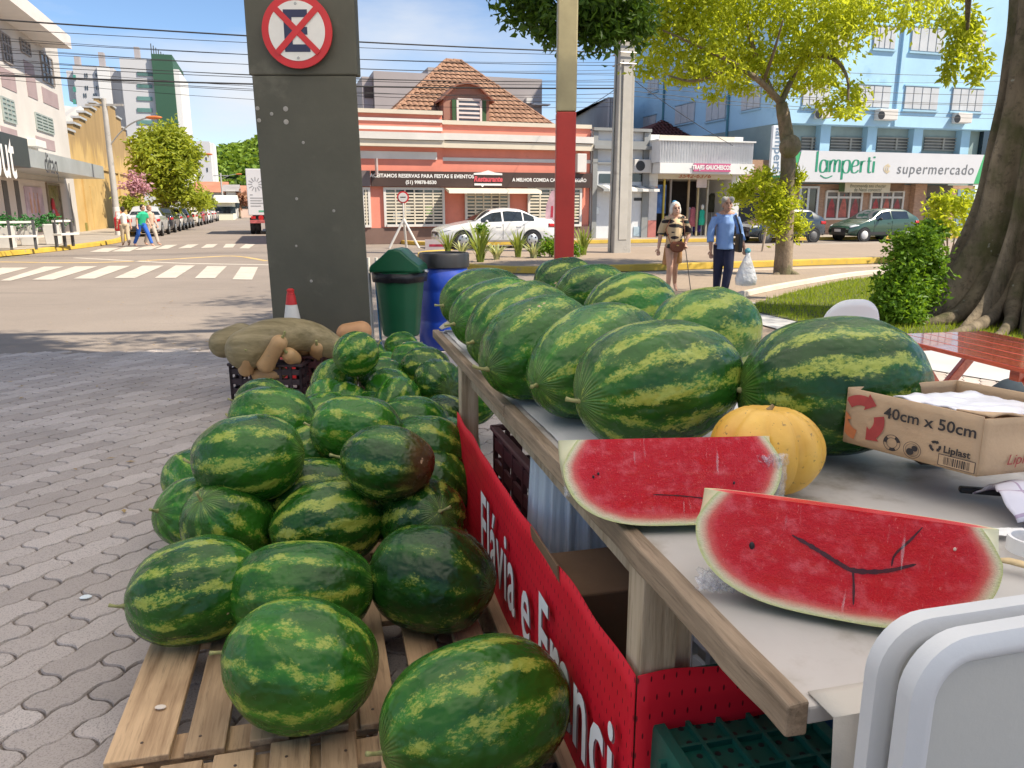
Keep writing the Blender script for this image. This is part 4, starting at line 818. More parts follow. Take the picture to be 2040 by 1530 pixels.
# ------------------------------------------------------------------ apartment tower, far slab, far houses
tw_ = Bld('apartment_tower', 'grey and white apartment tower with a dark green side', *w2g(dp(250,300,118)), cat='apartment block')
TWH = M_('tower_white', (.52,.52,.54), .7, .05, .1); TGR = M_('tower_green', (.028,.09,.055), .7, .08, .1); TLT = M_('tower_light', (.66,.66,.66), .7, .04, .1); bt = 125
def tbox(p0, px1, db, mat, nm): a, z = fb(*p0,bt); a2 = fb(px1,p0[1],bt)[0]; return tw_.bx(nm, mat, a, a2, bt+db, bt+14, 0, z)
tbox((144,130),208,0,TWH,'left_wing'); tbox((207,138),240,1.2,TWH,'link'); tbox((239,117),305,-.6,TWH,'right_wing'); tbox((303,110),344,-1.2,TGR,'green_side')
a_, z_ = fb(208,133,bt); tw_.bx('light_strip', TLT, a_-.9, a_+.6, bt-.5, bt-.02, 0, z_)
(a_, z_) = fb(344,140,bt); tw_.bx('light_edge', TLT, a_+.02, a_+.9, bt-1.0, bt+12, 0, z_)
for (px,py) in ((170,150),(192,150),(171,175),(193,175),(168,190),(188,190)):
    for dx in (0,4): tw_.front('window', GLASS, (px+dx-2,py-4), (px+dx+1,py+4), bt-.02, .05)
for py in (147,171,196,219,243): tw_.front('balcony_window', M_('tower_balcony_glass', (.10,.20,.18), .2, .4, .5), (273,py-4), (304,py+5), bt-.62, .1)
for py in (154,178,203): tw_.front('balcony_window', M_('tower_teal', (.06,.25,.2), .3, .2, .5), (145,py-5), (152,py+5), bt-.02, .1)
for (px,py,h_) in ((147,122,6),(196,114,8),(268,103,8)): a_, z_ = fb(px,py,bt); tw_.bx('roof_vent', GREYB, a_-.35, a_+.35, bt+2, bt+3, z_-2.5, z_+1); tw_.bx('lift_house', TWH, a_-1.4, a_+1.4, bt+1.5, bt+6, z_-5, z_-1.0)
rl = MB(); (a0,z0), (a1,z1) = fb(304,108,bt), fb(341,114,bt)
for k in range(9): rl.box(a0+(a1-a0)*k/8-.06,a0+(a1-a0)*k/8+.06,bt-1.1,bt-1.0,z0-1.2,z0+1.2-.25*k)
tw_.part('roof_railing', rl, M_('rail_dark', (.08,.09,.09), .6, .1))
fs = Bld('far_slab', 'slim white apartment slab at the end of the street before the hill', *w2g(dp(406,400,190)), cat='apartment block'); bs_ = 195
a0, z0 = fb(390,281,bs_); a1 = fb(417,281,bs_)[0]; fs.bx('wall', TWH, a0, a1, bs_, bs_+10, 0, z0); a2 = fb(424,281,bs_)[0]; fs.bx('side', TLT, a1+.02, a2, bs_+.3, bs_+10, 0, z0-.3)
for (px,py) in ((397,309),(411,317),(399,327),(413,338),(399,345)): fs.front('window', GLASS, (px-1.5,py-4), (px+1.5,py+4), bs_-.01, .1)
def house(px0, px1, ytop, yeave, b, col, rcol, label):
    B = Bld('far_house', label, fb((px0+px1)/2,400,b)[0], b, cat='house'); a0, a1 = fb(px0,400,b)[0], fb(px1,400,b)[0]; zt_, ze2 = fb(px0,ytop,b)[1], fb(px0,yeave,b)[1]
    B.bx('wall', M_('house_wall_%d' % px0, col, .7, .08, .5), a0, a1, b, b+8, 0, ze2); mb = MB(); mb.prism_x([(b-.6,ze2-.2),(b+4,zt_),(b+8.6,ze2-.2)], a0-.5, a1+.5); B.part('roof', mb, M_('house_roof_%d' % px0, rcol, .8, .2, .6))
    for k in range(3): a = a0+(a1-a0)*(k+.5)/3; B.bx('window', GLASS, a-.6, a+.6, b-.05, b-.002, ze2*.35, ze2*.7)
house(392,448,360,380,120,(.62,.60,.52),(.42,.17,.10),'far low house with a long red tiled roof beyond the street trees')
house(452,470,366,378,110,(.70,.68,.62),(.30,.28,.27),'far white gabled house right of the long red roof'); house(470,500,368,382,118,(.55,.42,.36),(.45,.20,.12),'far house with an orange tiled roof beside the truck')
house(432,462,388,400,96,(.72,.70,.55),(.60,.58,.52),'far cream shop with a pale flat front on the left kerb')
fw = Bld('grey_wall_fence', 'grey vertical board fence behind the parked cars', AL+.4, 66, cat='fence')
for k in range(22): b = w1+1+k*1.05; fw.bx('board', M_('fence_grey_%d' % (k % 3), [(.40,.41,.42),(.48,.48,.47),(.34,.35,.36)][k % 3], .7, .1, 1), AL+.3, AL+.42, b, b+1.0, .13, 2.3)
# ================================================================== vehicles
def paint(name, col, metal=.0): return M_(name, col, .25, .03, 2, coat=.8, metal=metal)
CARGL = M_('car_glass', (.02,.028,.034), .05, .2, 2, spec=.9); REDL = M_('tail_light_red', (.45,.012,.015), .2, .1, 20); HEADL = M_('head_light', (.62,.64,.66), .12, .1, 20); TRIMK = M_('black_trim', (.03,.03,.032), .6, .15); RIM = M_('wheel_rim', (.50,.51,.52), .35, .1, 6, metal=.6); PLATE = M_('number_plate', (.62,.62,.62), .5, .05)
def interp(pts, x):
    if x <= pts[0][0]: return pts[0][1]
    for (x0,y0), (x1,y1) in zip(pts[:-1], pts[1:]):
        if x <= x1:
            t = (x-x0)/(x1-x0); t = t*t*(3-2*t)*.5+t*.5; return y0+(y1-y0)*t
    return pts[-1][1]
KINDS = {
 'sedan': dict(L=4.5, W=1.76, top=[(0,.62),(.12,.74),(.5,.86),(1.25,.98),(2.05,1.40),(2.6,1.47),(3.1,1.43),(3.85,1.10),(4.3,1.05),(4.45,.92),(4.5,.7)], belt=[(0,.6),(1.2,.92),(4.5,.98)], cab=(1.2,3.95), wx=(.86,3.52), wr=.32, side=[(1.55,2.35),(2.42,3.15),(3.2,3.6)], ws=(1.32,2.05), rw=(3.1,3.8)),
 'hatch': dict(L=3.8, W=1.64, top=[(0,.55),(.1,.68),(.45,.80),(1.0,.95),(1.75,1.38),(2.2,1.43),(3.0,1.41),(3.55,1.10),(3.72,.95),(3.8,.6)], belt=[(0,.58),(1.0,.90),(3.8,.97)], cab=(.95,3.6), wx=(.72,3.12), wr=.29, side=[(1.32,2.15),(2.22,3.1)], ws=(1.05,1.75), rw=(3.05,3.5)),
 'pickup': dict(L=4.6, W=1.74, top=[(0,.65),(.12,.78),(.5,.90),(1.2,1.02),(1.85,1.48),(2.3,1.56),(2.8,1.54),(3.05,1.05),(3.1,1.04),(4.5,1.04),(4.58,.98),(4.6,.6)], belt=[(0,.6),(1.2,.98),(4.6,1.03)], cab=(1.15,3.06), wx=(.85,3.65), wr=.35, side=[(1.5,2.2),(2.26,2.85)], ws=(1.25,1.85), rw=(2.84,3.02)),
}
def car(kind, col, label, loc, rz, group, matname, wheelcover=None, driver=False, plate=True):
    K = KINDS[kind]; Lc, W = K['L'], K['W']; t = thing('parked_car' if not driver else 'moving_car', label, 'car', loc, rz, group); pm = paint(matname, col); c0, c1 = K['cab']; hw = W/2
    # x runs nose (0) to tail (L), centred in the end
    def plan(x):            # half width in plan
        e = min(1, max(0, x)/.55); e2 = min(1, max(0, Lc-x)/.45); return hw*(.80+.20*math.sin(e*math.pi/2))*(.86+.14*math.sin(e2*math.pi/2))
    def sect(x, n=14):
        zt = interp(K['top'],x); zb = min(interp(K['belt'],x), zt-.02); w_ = plan(x); zl = .24 if .3 < x < Lc-.3 else .30; cab = zt-zb
        pts = [(0,zl),(w_*.86,zl),(w_*.965,zl+.07),(w_,zl+.22),(w_*1.005,zb-.16),(w_*.985,zb-.02)]
        inset = .30*min(1,cab/.45); pts += [(w_*.975,zb+.012),(w_*(.975-inset*.80),zb+cab*.82),(w_*(.975-inset),zb+cab*.94),(w_*(.80-inset*.9),zt-.004),(w_*.3,zt+.012),(0,zt+.014)]
        return pts
    xs = sorted(set([i*Lc/44 for i in range(45)]+[.02,.06,Lc-.03,c0,c1])); mb = MB(); rows = []
    for x in xs:
        s_ = sect(x); ring = [(x,y,z) for y,z in s_]+[(x,-y,z) for y,z in reversed(s_[1:-1])]; rows.append(len(mb.v)); mb.v += ring; n = len(ring)
    for i in range(len(xs)-1):
        for k in range(n): k2 = (k+1) % n; mb.f.append((rows[i]+k,rows[i+1]+k,rows[i+1]+k2,rows[i]+k2))
    mb.f += [tuple(rows[0]+k for k in range(n)), tuple(rows[-1]+k for k in reversed(range(n)))]
    C_ = Matrix.Translation((-Lc/2,0,0)); body = mb.xf(C_).build('body', pm, t, smooth=32)
    def sidept(x, f, sgn, off=.008):   # point on the greenhouse side, f from belt to roof
        s_ = sect(x); (y0,z0), (y1,z1) = s_[6], s_[7]; y, z = y0+(y1-y0)*f, z0+(z1-z0)*f; return (x-Lc/2, sgn*(y+off), z)
    def zcab(x): s_ = sect(x); return s_[7][1]-s_[6][1]
    for sgn in (1,-1):
        for (x0,x1) in K['side']:
            g = MB(); g.grid(lambda u,v: sidept(x0+(x1-x0)*u, (.08+.88*v) if zcab(x0+(x1-x0)*u) > .12 else .2, sgn), 12, 3); g.build('side_window', CARGL, t, smooth='all')
    def glassx(x0, x1, nm):
        g = MB()
        def fn(u, v):
            x = x0+(x1-x0)*v; s_ = sect(x); w_ = s_[8][0]*.93; zt = interp(K['top'],x); y = (u-.5)*2*w_; k = abs(u-.5)*2; return (x-Lc/2, y, zt+.016-.02*k*k+ (-.0))
        g.grid(fn, 10, 8); o = g.build(nm, CARGL, t, smooth='all'); nrm = .014; o.location = ((-nrm if x0 < Lc/2 else nrm),0,.006); return o
    glassx(K['ws'][0]+.03, K['ws'][1]-.06, 'windscreen'); glassx(K['rw'][0]+.1, K['rw'][1], 'rear_window')
    for x in K['wx']:
        for sgn in (1,-1):
            a = MB(); a.lathe([(K['wr']+.055,-.012),(K['wr']+.055,.012)], 26); a.xf(Matrix.Translation((x-Lc/2, sgn*(plan(x)*1.002), K['wr']+.005))@Matrix.Rotation(math.pi/2,4,'X')); a.build('wheel_arch', DARK, t)
            ty = MB(); r = K['wr']; ty.lathe([(r*.62,-.085),(r*.9,-.09),(r,-.05),(r,.05),(r*.9,.09),(r*.62,.085)], 26); ty.xf(Matrix.Translation((x-Lc/2, sgn*(plan(x)-.055), r))@Matrix.Rotation(math.pi/2*(1),4,'X')); w_ = ty.build('tyre', RUBBER, t, smooth=40)
            rm = MB(); rm.lathe([(r*.64,0),(r*.60,.012),(r*.2,.028),(.03,.034)], 20); rm.xf(Matrix.Translation((x-Lc/2, sgn*(plan(x)+.028), r))@Matrix.Rotation(-sgn*math.pi/2,4,'X')); rm.build('rim', wheelcover or RIM, w_, smooth=40)
            if not wheelcover:
                sp = MB()
                for k in range(5): an = k*2*math.pi/5; sp.obox((x-Lc/2+r*.42*math.cos(an+.6), sgn*(plan(x)+.052), r+r*.42*math.sin(an+.6)), (r*.16,.012,r*.16), Matrix.Rotation(-an,4,'Y'))
                sp.build('rim_slots', DARK, w_)
    for sgn in (1,-1):
        h = MB(); h.grid(lambda u,v: (.05+.38*u-Lc/2, sgn*(plan(.05+.38*u)*(.97)-.06*v+.012+(.0)), .60+.10*u+.07*v), 6, 3); h.build('headlight', HEADL, t, smooth='all', solid=.02)
        tl_ = MB(); tl_.grid(lambda u,v: (Lc-.34+.33*u-Lc/2, sgn*(plan(Lc-.34+.33*u)*1.0+.010), .78+.13*v-.02*u), 6, 3); tl_.build('tail_light', REDL, t, smooth='all', solid=.02)
        tr = MB(); tr.box(Lc/2+.002-.015,Lc/2+.012,sgn*hw*.62-.12,sgn*hw*.62+.12,.74,.90); tr.build('tail_light', REDL, t)
        mr = MB(); mr.ball((K['ws'][0]+.42-Lc/2, sgn*(hw+.07), .98), (.06,.10,.065), 10, 6); mr.build('mirror', TRIMK if kind != 'sedan' else pm, t, smooth='all')
        for xh in ([K['side'][0][1]-.12, K['side'][1][1]-.15]): hd = MB(); hd.obox((xh-Lc/2, sgn*(hw+.008), .80), (.18,.03,.03)); hd.build('door_handle', pm, t)
        for xd in (K['side'][0][0]-.1, K['side'][0][1]+.03, K['side'][1][1]+.04 if kind != 'hatch' else K['side'][0][1]+.03): dl_ = MB(); dl_.obox((xd-Lc/2, sgn*(plan(xd)*1.004), .62), (.012,.006,.56)); dl_.build('door_seam', DARK, t)
    bp = MB(); bp.grid(lambda u,v: (-.02-Lc/2+.10*(abs(u-.5)*2)**3, (u-.5)*2*hw*.80, .26+.24*v), 10, 3); bp.build('front_bumper', TRIMK if kind == 'hatch' else pm, t, smooth='all', solid=.03)
    gr_ = MB(); gr_.box(-Lc/2-.03,-Lc/2+.02,-.45,.45,.50,.60); gr_.build('radiator_grille', DARK, t)
    rb = MB(); rb.grid(lambda u,v: (Lc/2+.03-.10*(abs(u-.5)*2)**3, (u-.5)*2*hw*.84, .30+.24*v), 10, 3); rb.build('rear_bumper', TRIMK if kind == 'pickup' else pm, t, smooth='all', solid=.03)
    if plate:
        for sx, x in ((-1,-Lc/2-.045),(1,Lc/2+.055)): pl = MB(); pl.box(x-.006,x+.006,-.2,.2,.42 if sx < 0 else .62,.54 if sx < 0 else .74); pl.build('number_plate', PLATE, t)
    if driver:
        dv = MB(); dv.ball((1.95-Lc/2,.36,1.16), (.10,.085,.12), 10, 8); dv.tube([(1.98-Lc/2,.36,.8),(1.97-Lc/2,.36,1.08)], [.2,.06], 10); 
    if kind == 'hatch':
        for sgn in (1,-1): ck = MB(); ck.obox((0,sgn*(hw+.006),.36), (Lc*.52,.02,.12)); ck.build('sill_cladding', TRIMK, t)
    return t
cg = 'cars parked along the far shop fronts'; uang = TH
def on_b(px, b): return g2w(fb(px,480,b)[0], b)
p = on_b(983,28.6); car('sedan', (.74,.74,.73), 'white sedan driving past the coral restaurant', (p.x,p.y,-.01), uang, None, 'white_car_paint', driver=True)
p = on_b(1737,30.0-.6); car('hatch', (.035,.085,.058), 'small dark green hatchback with white wheel covers outside the supermarket', (p.x,p.y,-.01), uang, None, 'green_car_paint', M_('white_wheel_cover', (.62,.62,.62), .4, .08, 8))
p = on_b(1548,29.4); car('hatch', (.03,.045,.06), 'dark grey blue hatchback half hidden behind the slim tree', (p.x,p.y,-.01), uang, None, 'slate_car_paint', M_('dark_wheel', (.12,.12,.12), .5, .1))
# row parked along the left kerb, noses pointing away
lc = 'cars parked along the left kerb'
def on_left(b, da=0): q_ = g2w(AL+3.75+da, b); return (q_.x,q_.y,-.01)
rzl = TH-math.pi/2
ROW = [('pickup',(.48,.49,.50),46.5,'silver pickup nearest the crossing on the left kerb','silver_paint'),('sedan',(.025,.025,.03),52.2,'black sedan parked behind the silver pickup','black_paint'),('hatch',(.70,.70,.68),57.4,'white hatchback parked third from the crossing','white_paint_b'),
 ('hatch',(.03,.03,.035),62,'black hatchback parked fourth from the crossing','black_paint'),('pickup',(.60,.57,.50),68.5,'pale beige pickup parked fifth in the left row','beige_paint'),('sedan',(.25,.05,.05),75,'dark red sedan parked sixth in the left row','red_paint'),('sedan',(.72,.72,.72),81,'white sedan parked seventh in the left row','white_paint_b'),('sedan',(.45,.40,.38),90,'taupe sedan parked far down the left row','taupe_paint'),('hatch',(.7,.7,.7),98,'white hatchback at the far end of the left row','white_paint_b')]
for kind, col, b, lab, mn in ROW: car(kind, col, lab, on_left(b), rzl, lc, mn)
# ------------------------------------------------------------------ delivery truck
tp_ = g2w(fa(525,420,1.5)[0]*0+.0, 0); q_ = dp(527,420,44); tr = thing('box_truck', 'white box truck driving away beside the grey pier', 'truck', (q_.x+.25,q_.y,-.01), TH)
TRW = M_('truck_box_white', (.62,.63,.66), .5, .05, .8, .04, 20); mb = MB(); mb.box(-1.1,1.1,0,5.2,1.05,3.55); mb.build('cargo_box', TRW, tr, bevel=.03)
mb = MB(); mb.box(-1.0,1.0,5.3,7.0,.6,2.5); mb.build('cab', TRW, tr, bevel=.12); mb = MB(); mb.box(-.9,.9,.1,6.8,.62,1.04); mb.build('chassis', TRIMK, tr)
mb = MB(); mb.box(-1.05,1.05,-.06,0.02,.62,.80); mb.build('rear_bumper', M_('striped_bumper_red', (.40,.10,.10), .5, .4, 8), tr); mb = MB(); mb.lathe([(.14,0),(.14,.03)],16); mb.xf(Matrix.Translation((-.45,-.02,.92))@Matrix.Rotation(math.pi/2,4,'X')); mb.build('speed_disc', REDL, tr)
for x in (-.95,-.68,.68,.95):
    for y in (.95,6.1): mb = MB(); mb.lathe([(.25,-.12),(.44,-.12),(.46,-.06),(.46,.06),(.44,.12),(.25,.12)], 22); mb.xf(Matrix.Translation((x,y,.46))@Matrix.Rotation(math.pi/2,4,'Y')); mb.build('wheel', RUBBER, tr, smooth=40)
for x in (-.85,.85): mb = MB(); mb.box(x-.12,x+.12,-.03,.0,.86,1.0); mb.build('tail_light', REDL, tr)
fl_ = M_('truck_mark_grey', (.30,.31,.33), .6, .1)
for k in range(12): an = k*math.pi/6; mb = MB(); mb.obox((-.62+.28*math.cos(an),-.006,2.72+.28*math.sin(an)), (.22,.006,.05), Matrix.Rotation(-an,4,'Y')); mb.build('flower_mark', fl_, tr)
for z, w_ in ((2.15,.15),(1.98,.75),(1.84,.6),(1.70,.75),(1.55,.55)): mb = MB(); mb.box(-.95,-.95+w_,-.008,-.002,z-.02,z+.03); mb.build('printed_line', fl_, tr)
mb = MB(); mb.box(-.55,-.05,-.008,-.002,1.22,1.32); mb.build('green_label', M_('truck_green', (.1,.35,.22), .5, .1), tr)
# ================================================================== people
def blob(parts, voxel, name, mat, parent, sm=4, smooth=True):
    mb = MB()
    for p_ in parts:
        if p_[0] == 't': mb.tube(p_[1], p_[2], 14, True, p_[3] if len(p_) > 3 else 1.0)
        else: mb.ball(p_[1], p_[2], 16, 10, p_[3] if len(p_) > 3 else None)
    o = mb.build(name, mat, parent); o.parent = None
    md = o.modifiers.new('r', 'REMESH'); md.mode = 'VOXEL'; md.voxel_size = voxel
    ms = o.modifiers.new('s', 'SMOOTH'); ms.iterations = sm; ms.factor = .5
    bake(o)
    for q in o.data.polygons: q.use_smooth = True
    o.parent = parent; return o
def chain(*p): return [Vector(x) for x in p]
def hand(parts, wrist, d, side, curl=.5, s=1.0):       # palm, four fingers and a thumb
    wrist, d = Vector(wrist), Vector(d).normalized(); acr = d.cross(Vector((0,1,0))).normalized()*side; bk = d.cross(acr).normalized()
    if bk.y > 0: bk = -bk
    palm = wrist+d*.045*s; parts.append(('t', [wrist, wrist+d*.035*s, wrist+d*.085*s], [.026*s,.034*s,.030*s], .55))
    for k, (o_, l) in enumerate(((-.028,.062),(-.010,.074),(.009,.070),(.026,.056))):
        b0 = wrist+d*.085*s+acr*o_*s; b1 = b0+(d*(1-curl*.3)+bk*curl*.5)*l*.55*s; b2 = b1+(d*(1-curl)+bk*curl)*l*.5*s; parts.append(('t', [b0-d*.015,b0,b1,b2], [.010*s,.0095*s,.009*s,.0075*s]))
    t0 = wrist+d*.03*s-acr*.026*s; parts.append(('t', [t0, t0+(d*.6-acr*.55+bk*.3)*.035*s, t0+(d*.85-acr*.5+bk*.5)*.062*s], [.013*s,.011*s,.009*s]))
def head_parts(c, yaw, s=1.0, tilt=0):
    c = Vector(c); M = Matrix.Rotation(yaw,4,'Z')@Matrix.Rotation(tilt,4,'X'); f = lambda x,y,z: c+(M@Vector((x*s,y*s,z*s)))      # local -y is the face
    return [('b', f(0,.012,.03), (.074*s,.092*s,.10*s), M), ('b', f(0,-.03,-.045), (.055*s,.062*s,.065*s), M), ('b', f(0,-.055,-.085), (.03*s,.028*s,.022*s), M),
            ('t', [f(0,-.085,.02), f(0,-.108,-.018), f(0,-.09,-.03)], [.011*s,.015*s,.013*s]), ('b', f(.076,.01,-.005), (.012*s,.02*s,.03*s), M), ('b', f(-.076,.01,-.005), (.012*s,.02*s,.03*s), M), ('b', f(0,-.085,-.055), (.024*s,.014*s,.008*s), M),
            ('b', f(0,-.078,.038), (.052*s,.016*s,.012*s), M)], f, M
def face(parent, f, M, s=1.0):
    for sx in (-1,1):
        e = MB(); e.ball(f(sx*.03,-.083,.012), (.013*s,.008*s,.008*s), 8, 6, M); e.build('eye', M_('eye_dark', (.02,.015,.012), .3, 0), parent, smooth='all')
        b = MB(); b.tube([f(sx*.014,-.093,.036), f(sx*.032,-.09,.04), f(sx*.05,-.078,.034)], .004*s, 6); b.build('eyebrow', M_('brow_grey', (.16,.13,.11), .8, .1), parent)
    m_ = MB(); m_.tube([f(-.022,-.094,-.056), f(0,-.099,-.054), f(.022,-.094,-.056)], [.003*s,.005*s,.003*s], 6); m_.build('mouth', M_('lip', (.36,.12,.10), .5, .1), parent, smooth='all')
SKIN = M_('skin_light', (.56,.33,.235), .55, .08, 8); SKIN2 = M_('skin_tan', (.40,.22,.15), .55, .08, 8)
# ---- woman with the cane (figure faces the viewer: local -y)
P1 = gp(1338,584); W1 = thing('person', 'person with white hair in a leaf print blouse walking with a cane', 'person', P1, R_(-4))
sk = []
hp, f1, M1 = head_parts((.0,-.03,1.455), R_(8), 1.0, R_(-6)); sk += hp
sk += [('t', chain((0,.02,1.30),(0,.0,1.36),(0,-.005,1.42)), [.065,.05,.05]), ('t', chain((0,.02,.84),(0,.01,.98),(0,.02,1.12),(0,.02,1.24),(0,.02,1.31)), [.155,.145,.15,.155,.08], .72), ('t', chain((-.17,.02,1.285),(0,.02,1.345),(.17,.02,1.285)), [.05,.075,.05])]
# legs: right (image left) forward, left trailing
sk += [('t', chain((-.075,.02,.86),(-.06,-.06,.46),(-.075,-.03,.09)), [.088,.056,.036]), ('t', chain((-.075,-.03,.09),(-.078,-.06,.035),(-.08,-.17,.022)), [.036,.036,.026], .7),
       ('t', chain((.075,.04,.86),(.05,.10,.47),(.085,.30,.16)), [.088,.056,.036]), ('t', chain((.085,.30,.16),(.10,.27,.075),(.115,.20,.03)), [.036,.034,.024], .7)]
# arms
sk += [('t', chain((-.16,.02,1.26),(-.235,.03,1.02),(-.265,-.01,.80)), [.052,.04,.026])]; hand(sk, (-.265,-.01,.80), (-.02,-.12,-1), 1, .35)
sk += [('t', chain((.16,.02,1.26),(.255,.03,1.03),(.175,-.14,.865)), [.052,.04,.027])]; hand(sk, (.175,-.14,.865), (-.25,-.5,-.8), -1, .85)
blob(sk, .009, 'body', SKIN, W1, 3); face(W1, f1, M1)
hr = [('b', f1(0,.03,.055), (.088,.098,.088), M1), ('b', f1(.07,.03,-.01), (.03,.06,.08), M1), ('b', f1(-.07,.03,-.01), (.03,.06,.08), M1), ('b', f1(0,.075,-.01), (.08,.05,.09), M1)]
blob(hr, .011, 'hair', M_('white_hair', (.70,.67,.62), .7, .12, 30, .4, 60), W1, 2)
# blouse with leaf print
m, t, p = nodes_of('leaf_print_fabric'); tc = t.nodes.new('ShaderNodeTexCoord'); mp = t.nodes.new('ShaderNodeMapping'); mp.inputs['Rotation'].default_value = (0,R_(38),0); mp.inputs['Scale'].default_value = (3.6,3.6,15); t.links.new(tc.outputs['Object'], mp.inputs[0])
vo = t.nodes.new('ShaderNodeTexVoronoi'); vo.inputs['Scale'].default_value = 1.0; t.links.new(mp.outputs[0], vo.inputs['Vector']); n1 = noise_(t, 5, 3); d = math_(t, 'ADD', vo.outputs['Distance'], math_(t, 'MULTIPLY', math_(t, 'SUBTRACT', n1, .5), .35))
c = mixc(t, sstep(t, d, .46, .50), mixc(t, sstep(t, n1, .42, .52), (.012,.05,.045), (.03,.018,.02)), (.56,.42,.25)); t.links.new(c, p.inputs['Base Color']); p.inputs['Roughness'].default_value = .85
bl_ = [('t', chain((0,.02,.80),(0,.01,.98),(0,.02,1.12),(0,.02,1.23),(0,.02,1.295)), [.205,.192,.195,.188,.13], .72), ('t', chain((-.16,.02,1.295),(0,.02,1.32),(.16,.02,1.295)), [.058,.07,.058]), ('t', chain((-.16,.02,1.28),(-.215,.025,1.14),(-.235,.03,1.03)), [.06,.062,.066]), ('t', chain((.16,.02,1.28),(.225,.025,1.14),(.25,.03,1.05)), [.06,.062,.066])]
blob(bl_, .012, 'blouse', m, W1, 2)
sh_ = [('t', chain((-.02,.02,.87),(-.075,.03,.72),(-.11,.03,.52)), [.13,.11,.115], .9), ('t', chain((.02,.03,.87),(.085,.06,.72),(.10,.09,.54)), [.13,.115,.12], .9)]
blob([('t', chain((0,.03,.90),(0,.03,.80)), [.16,.175], .78), ('t', chain((-.085,.06,.80),(-.115,.09,.50)), [.09,.085], .8), ('t', chain((.085,.06,.80),(.10,.11,.53)), [.09,.09], .8)], .012, 'shorts', M_('tan_shorts', (.42,.22,.09), .85, .1, 6), W1, 2)
sn = MB(); 
for sx in (-1,1): sn.ball(f1(sx*.03,-.092,.012), (.021,.008,.013), 10, 6, M1)
sn.build('glasses', M_('tinted_lens', (.10,.06,.05), .1, 0), W1, smooth='all')
fa_ = [('b', f1(-.02,.02,.135), (.045,.03,.022), M1)]; blob(fa_, .01, 'hair_clip', M_('blue_clip', (.10,.35,.62), .4, .1), W1, 2)
# handbag in front
hb_ = thing('handbag', 'brown half round leather handbag worn in front of the leaf print blouse', 'handbag', tuple(P1+Vector((.02,-.20,.72))), R_(-4))
mb = MB(); outl = [(-.13,.10),(-.125,.03),(-.08,-.03),(0,-.045),(.08,-.03),(.125,.03),(.13,.10),(.09,.145),(-.09,.145)]; mb.prism_y([(x,z+.05) for x,z in outl], -.035, .035); mb.build('pouch', M_('brown_leather', (.16,.045,.015), .5, .12, 12, .2, 60), hb_, bevel=.018); mb = MB(); mb.box(-.02,.02,-.042,-.034,.12,.135); mb.build('clasp', M_('brass', (.5,.35,.12), .3, .1, metal=.8), hb_)
mb = MB(); mb.tube([(-.12,0,.17),(-.2,.05,.4),(-.12,.13,.58)], .008, 6); mb.tube([(.12,0,.17),(.12,.07,.4),(.08,.14,.6)], .008, 6); mb.build('strap', M_('brown_leather', (.16,.045,.015), .5, .12, 12, .2, 60), hb_)
cn = thing('walking_cane', 'thin walking cane held by the person in the leaf print blouse', 'cane', tuple(P1+Vector((.30,-.19,0)))); mb = MB(); mb.tube([(0,-.02,.008),(-.135,.0,.80)], .008, 8); mb.build('shaft', M_('cane_metal', (.22,.20,.18), .4, .1, metal=.5), cn); mb = MB(); mb.lathe([(.018,0),(.014,.03)],10,(0,-.02,0)); mb.build('rubber_tip', RUBBER, cn); mb = MB(); mb.tube([(-.135,.04,.80),(-.135,.0,.815),(-.137,-.07,.81)], .012, 8); mb.build('handle', M_('cane_handle', (.1,.07,.05), .5, .1), cn, smooth='all')
# ---- woman in the blue shirt
P2 = gp(1437,598); W2 = thing('person', 'person with short grey hair in a light blue shirt and navy trousers', 'person', P2, R_(6))
sk = []; hp, f2, M2 = head_parts((-.01,-.035,1.525), R_(-6), 1.02, R_(-8)); sk += hp
sk += [('t', chain((0,.02,1.36),(0,.0,1.43),(-.005,-.01,1.49)), [.065,.052,.05]), ('t', chain((0,.02,.86),(0,.02,1.05),(0,.02,1.22),(0,.02,1.34)), [.14,.135,.15,.09], .7), ('t', chain((-.17,.02,1.345),(0,.02,1.40),(.17,.02,1.345)), [.05,.075,.05])]
sk += [('t', chain((.06,.0,.92),(.065,-.05,.50),(.03,.0,.10)), [.09,.058,.038]), ('t', chain((.03,.0,.10),(.03,-.03,.04),(.03,-.16,.03)), [.036,.036,.028], .7), ('t', chain((-.06,.05,.92),(-.05,.10,.50),(-.015,.22,.13)), [.09,.058,.038]), ('t', chain((-.015,.22,.13),(-.012,.17,.07),(-.01,.08,.03)), [.036,.034,.026], .7)]
sk += [('t', chain((-.17,.02,1.31),(-.235,.03,1.06),(-.235,-.02,.82)), [.052,.042,.027])]; hand(sk, (-.235,-.02,.82), (.05,-.1,-1), 1, .4)
sk += [('t', chain((.17,.02,1.31),(.26,.04,1.07),(.30,-.07,.86)), [.052,.042,.027])]; hand(sk, (.30,-.07,.86), (.05,-.1,-1), -1, .9)
blob(sk, .009, 'body', SKIN2, W2, 3); face(W2, f2, M2)
blob([('b', f2(0,.03,.05), (.088,.10,.09), M2), ('b', f2(.055,-.02,.085), (.05,.06,.05), M2), ('b', f2(-.05,-.02,.085), (.05,.06,.05), M2), ('b', f2(0,.085,0), (.075,.035,.08), M2)], .011, 'hair', M_('grey_hair', (.34,.33,.31), .75, .3, 30, .4, 60), W2, 2)
SHB = M_('light_blue_shirt', (.20,.33,.62), .8, .10, 5, .5, 9)
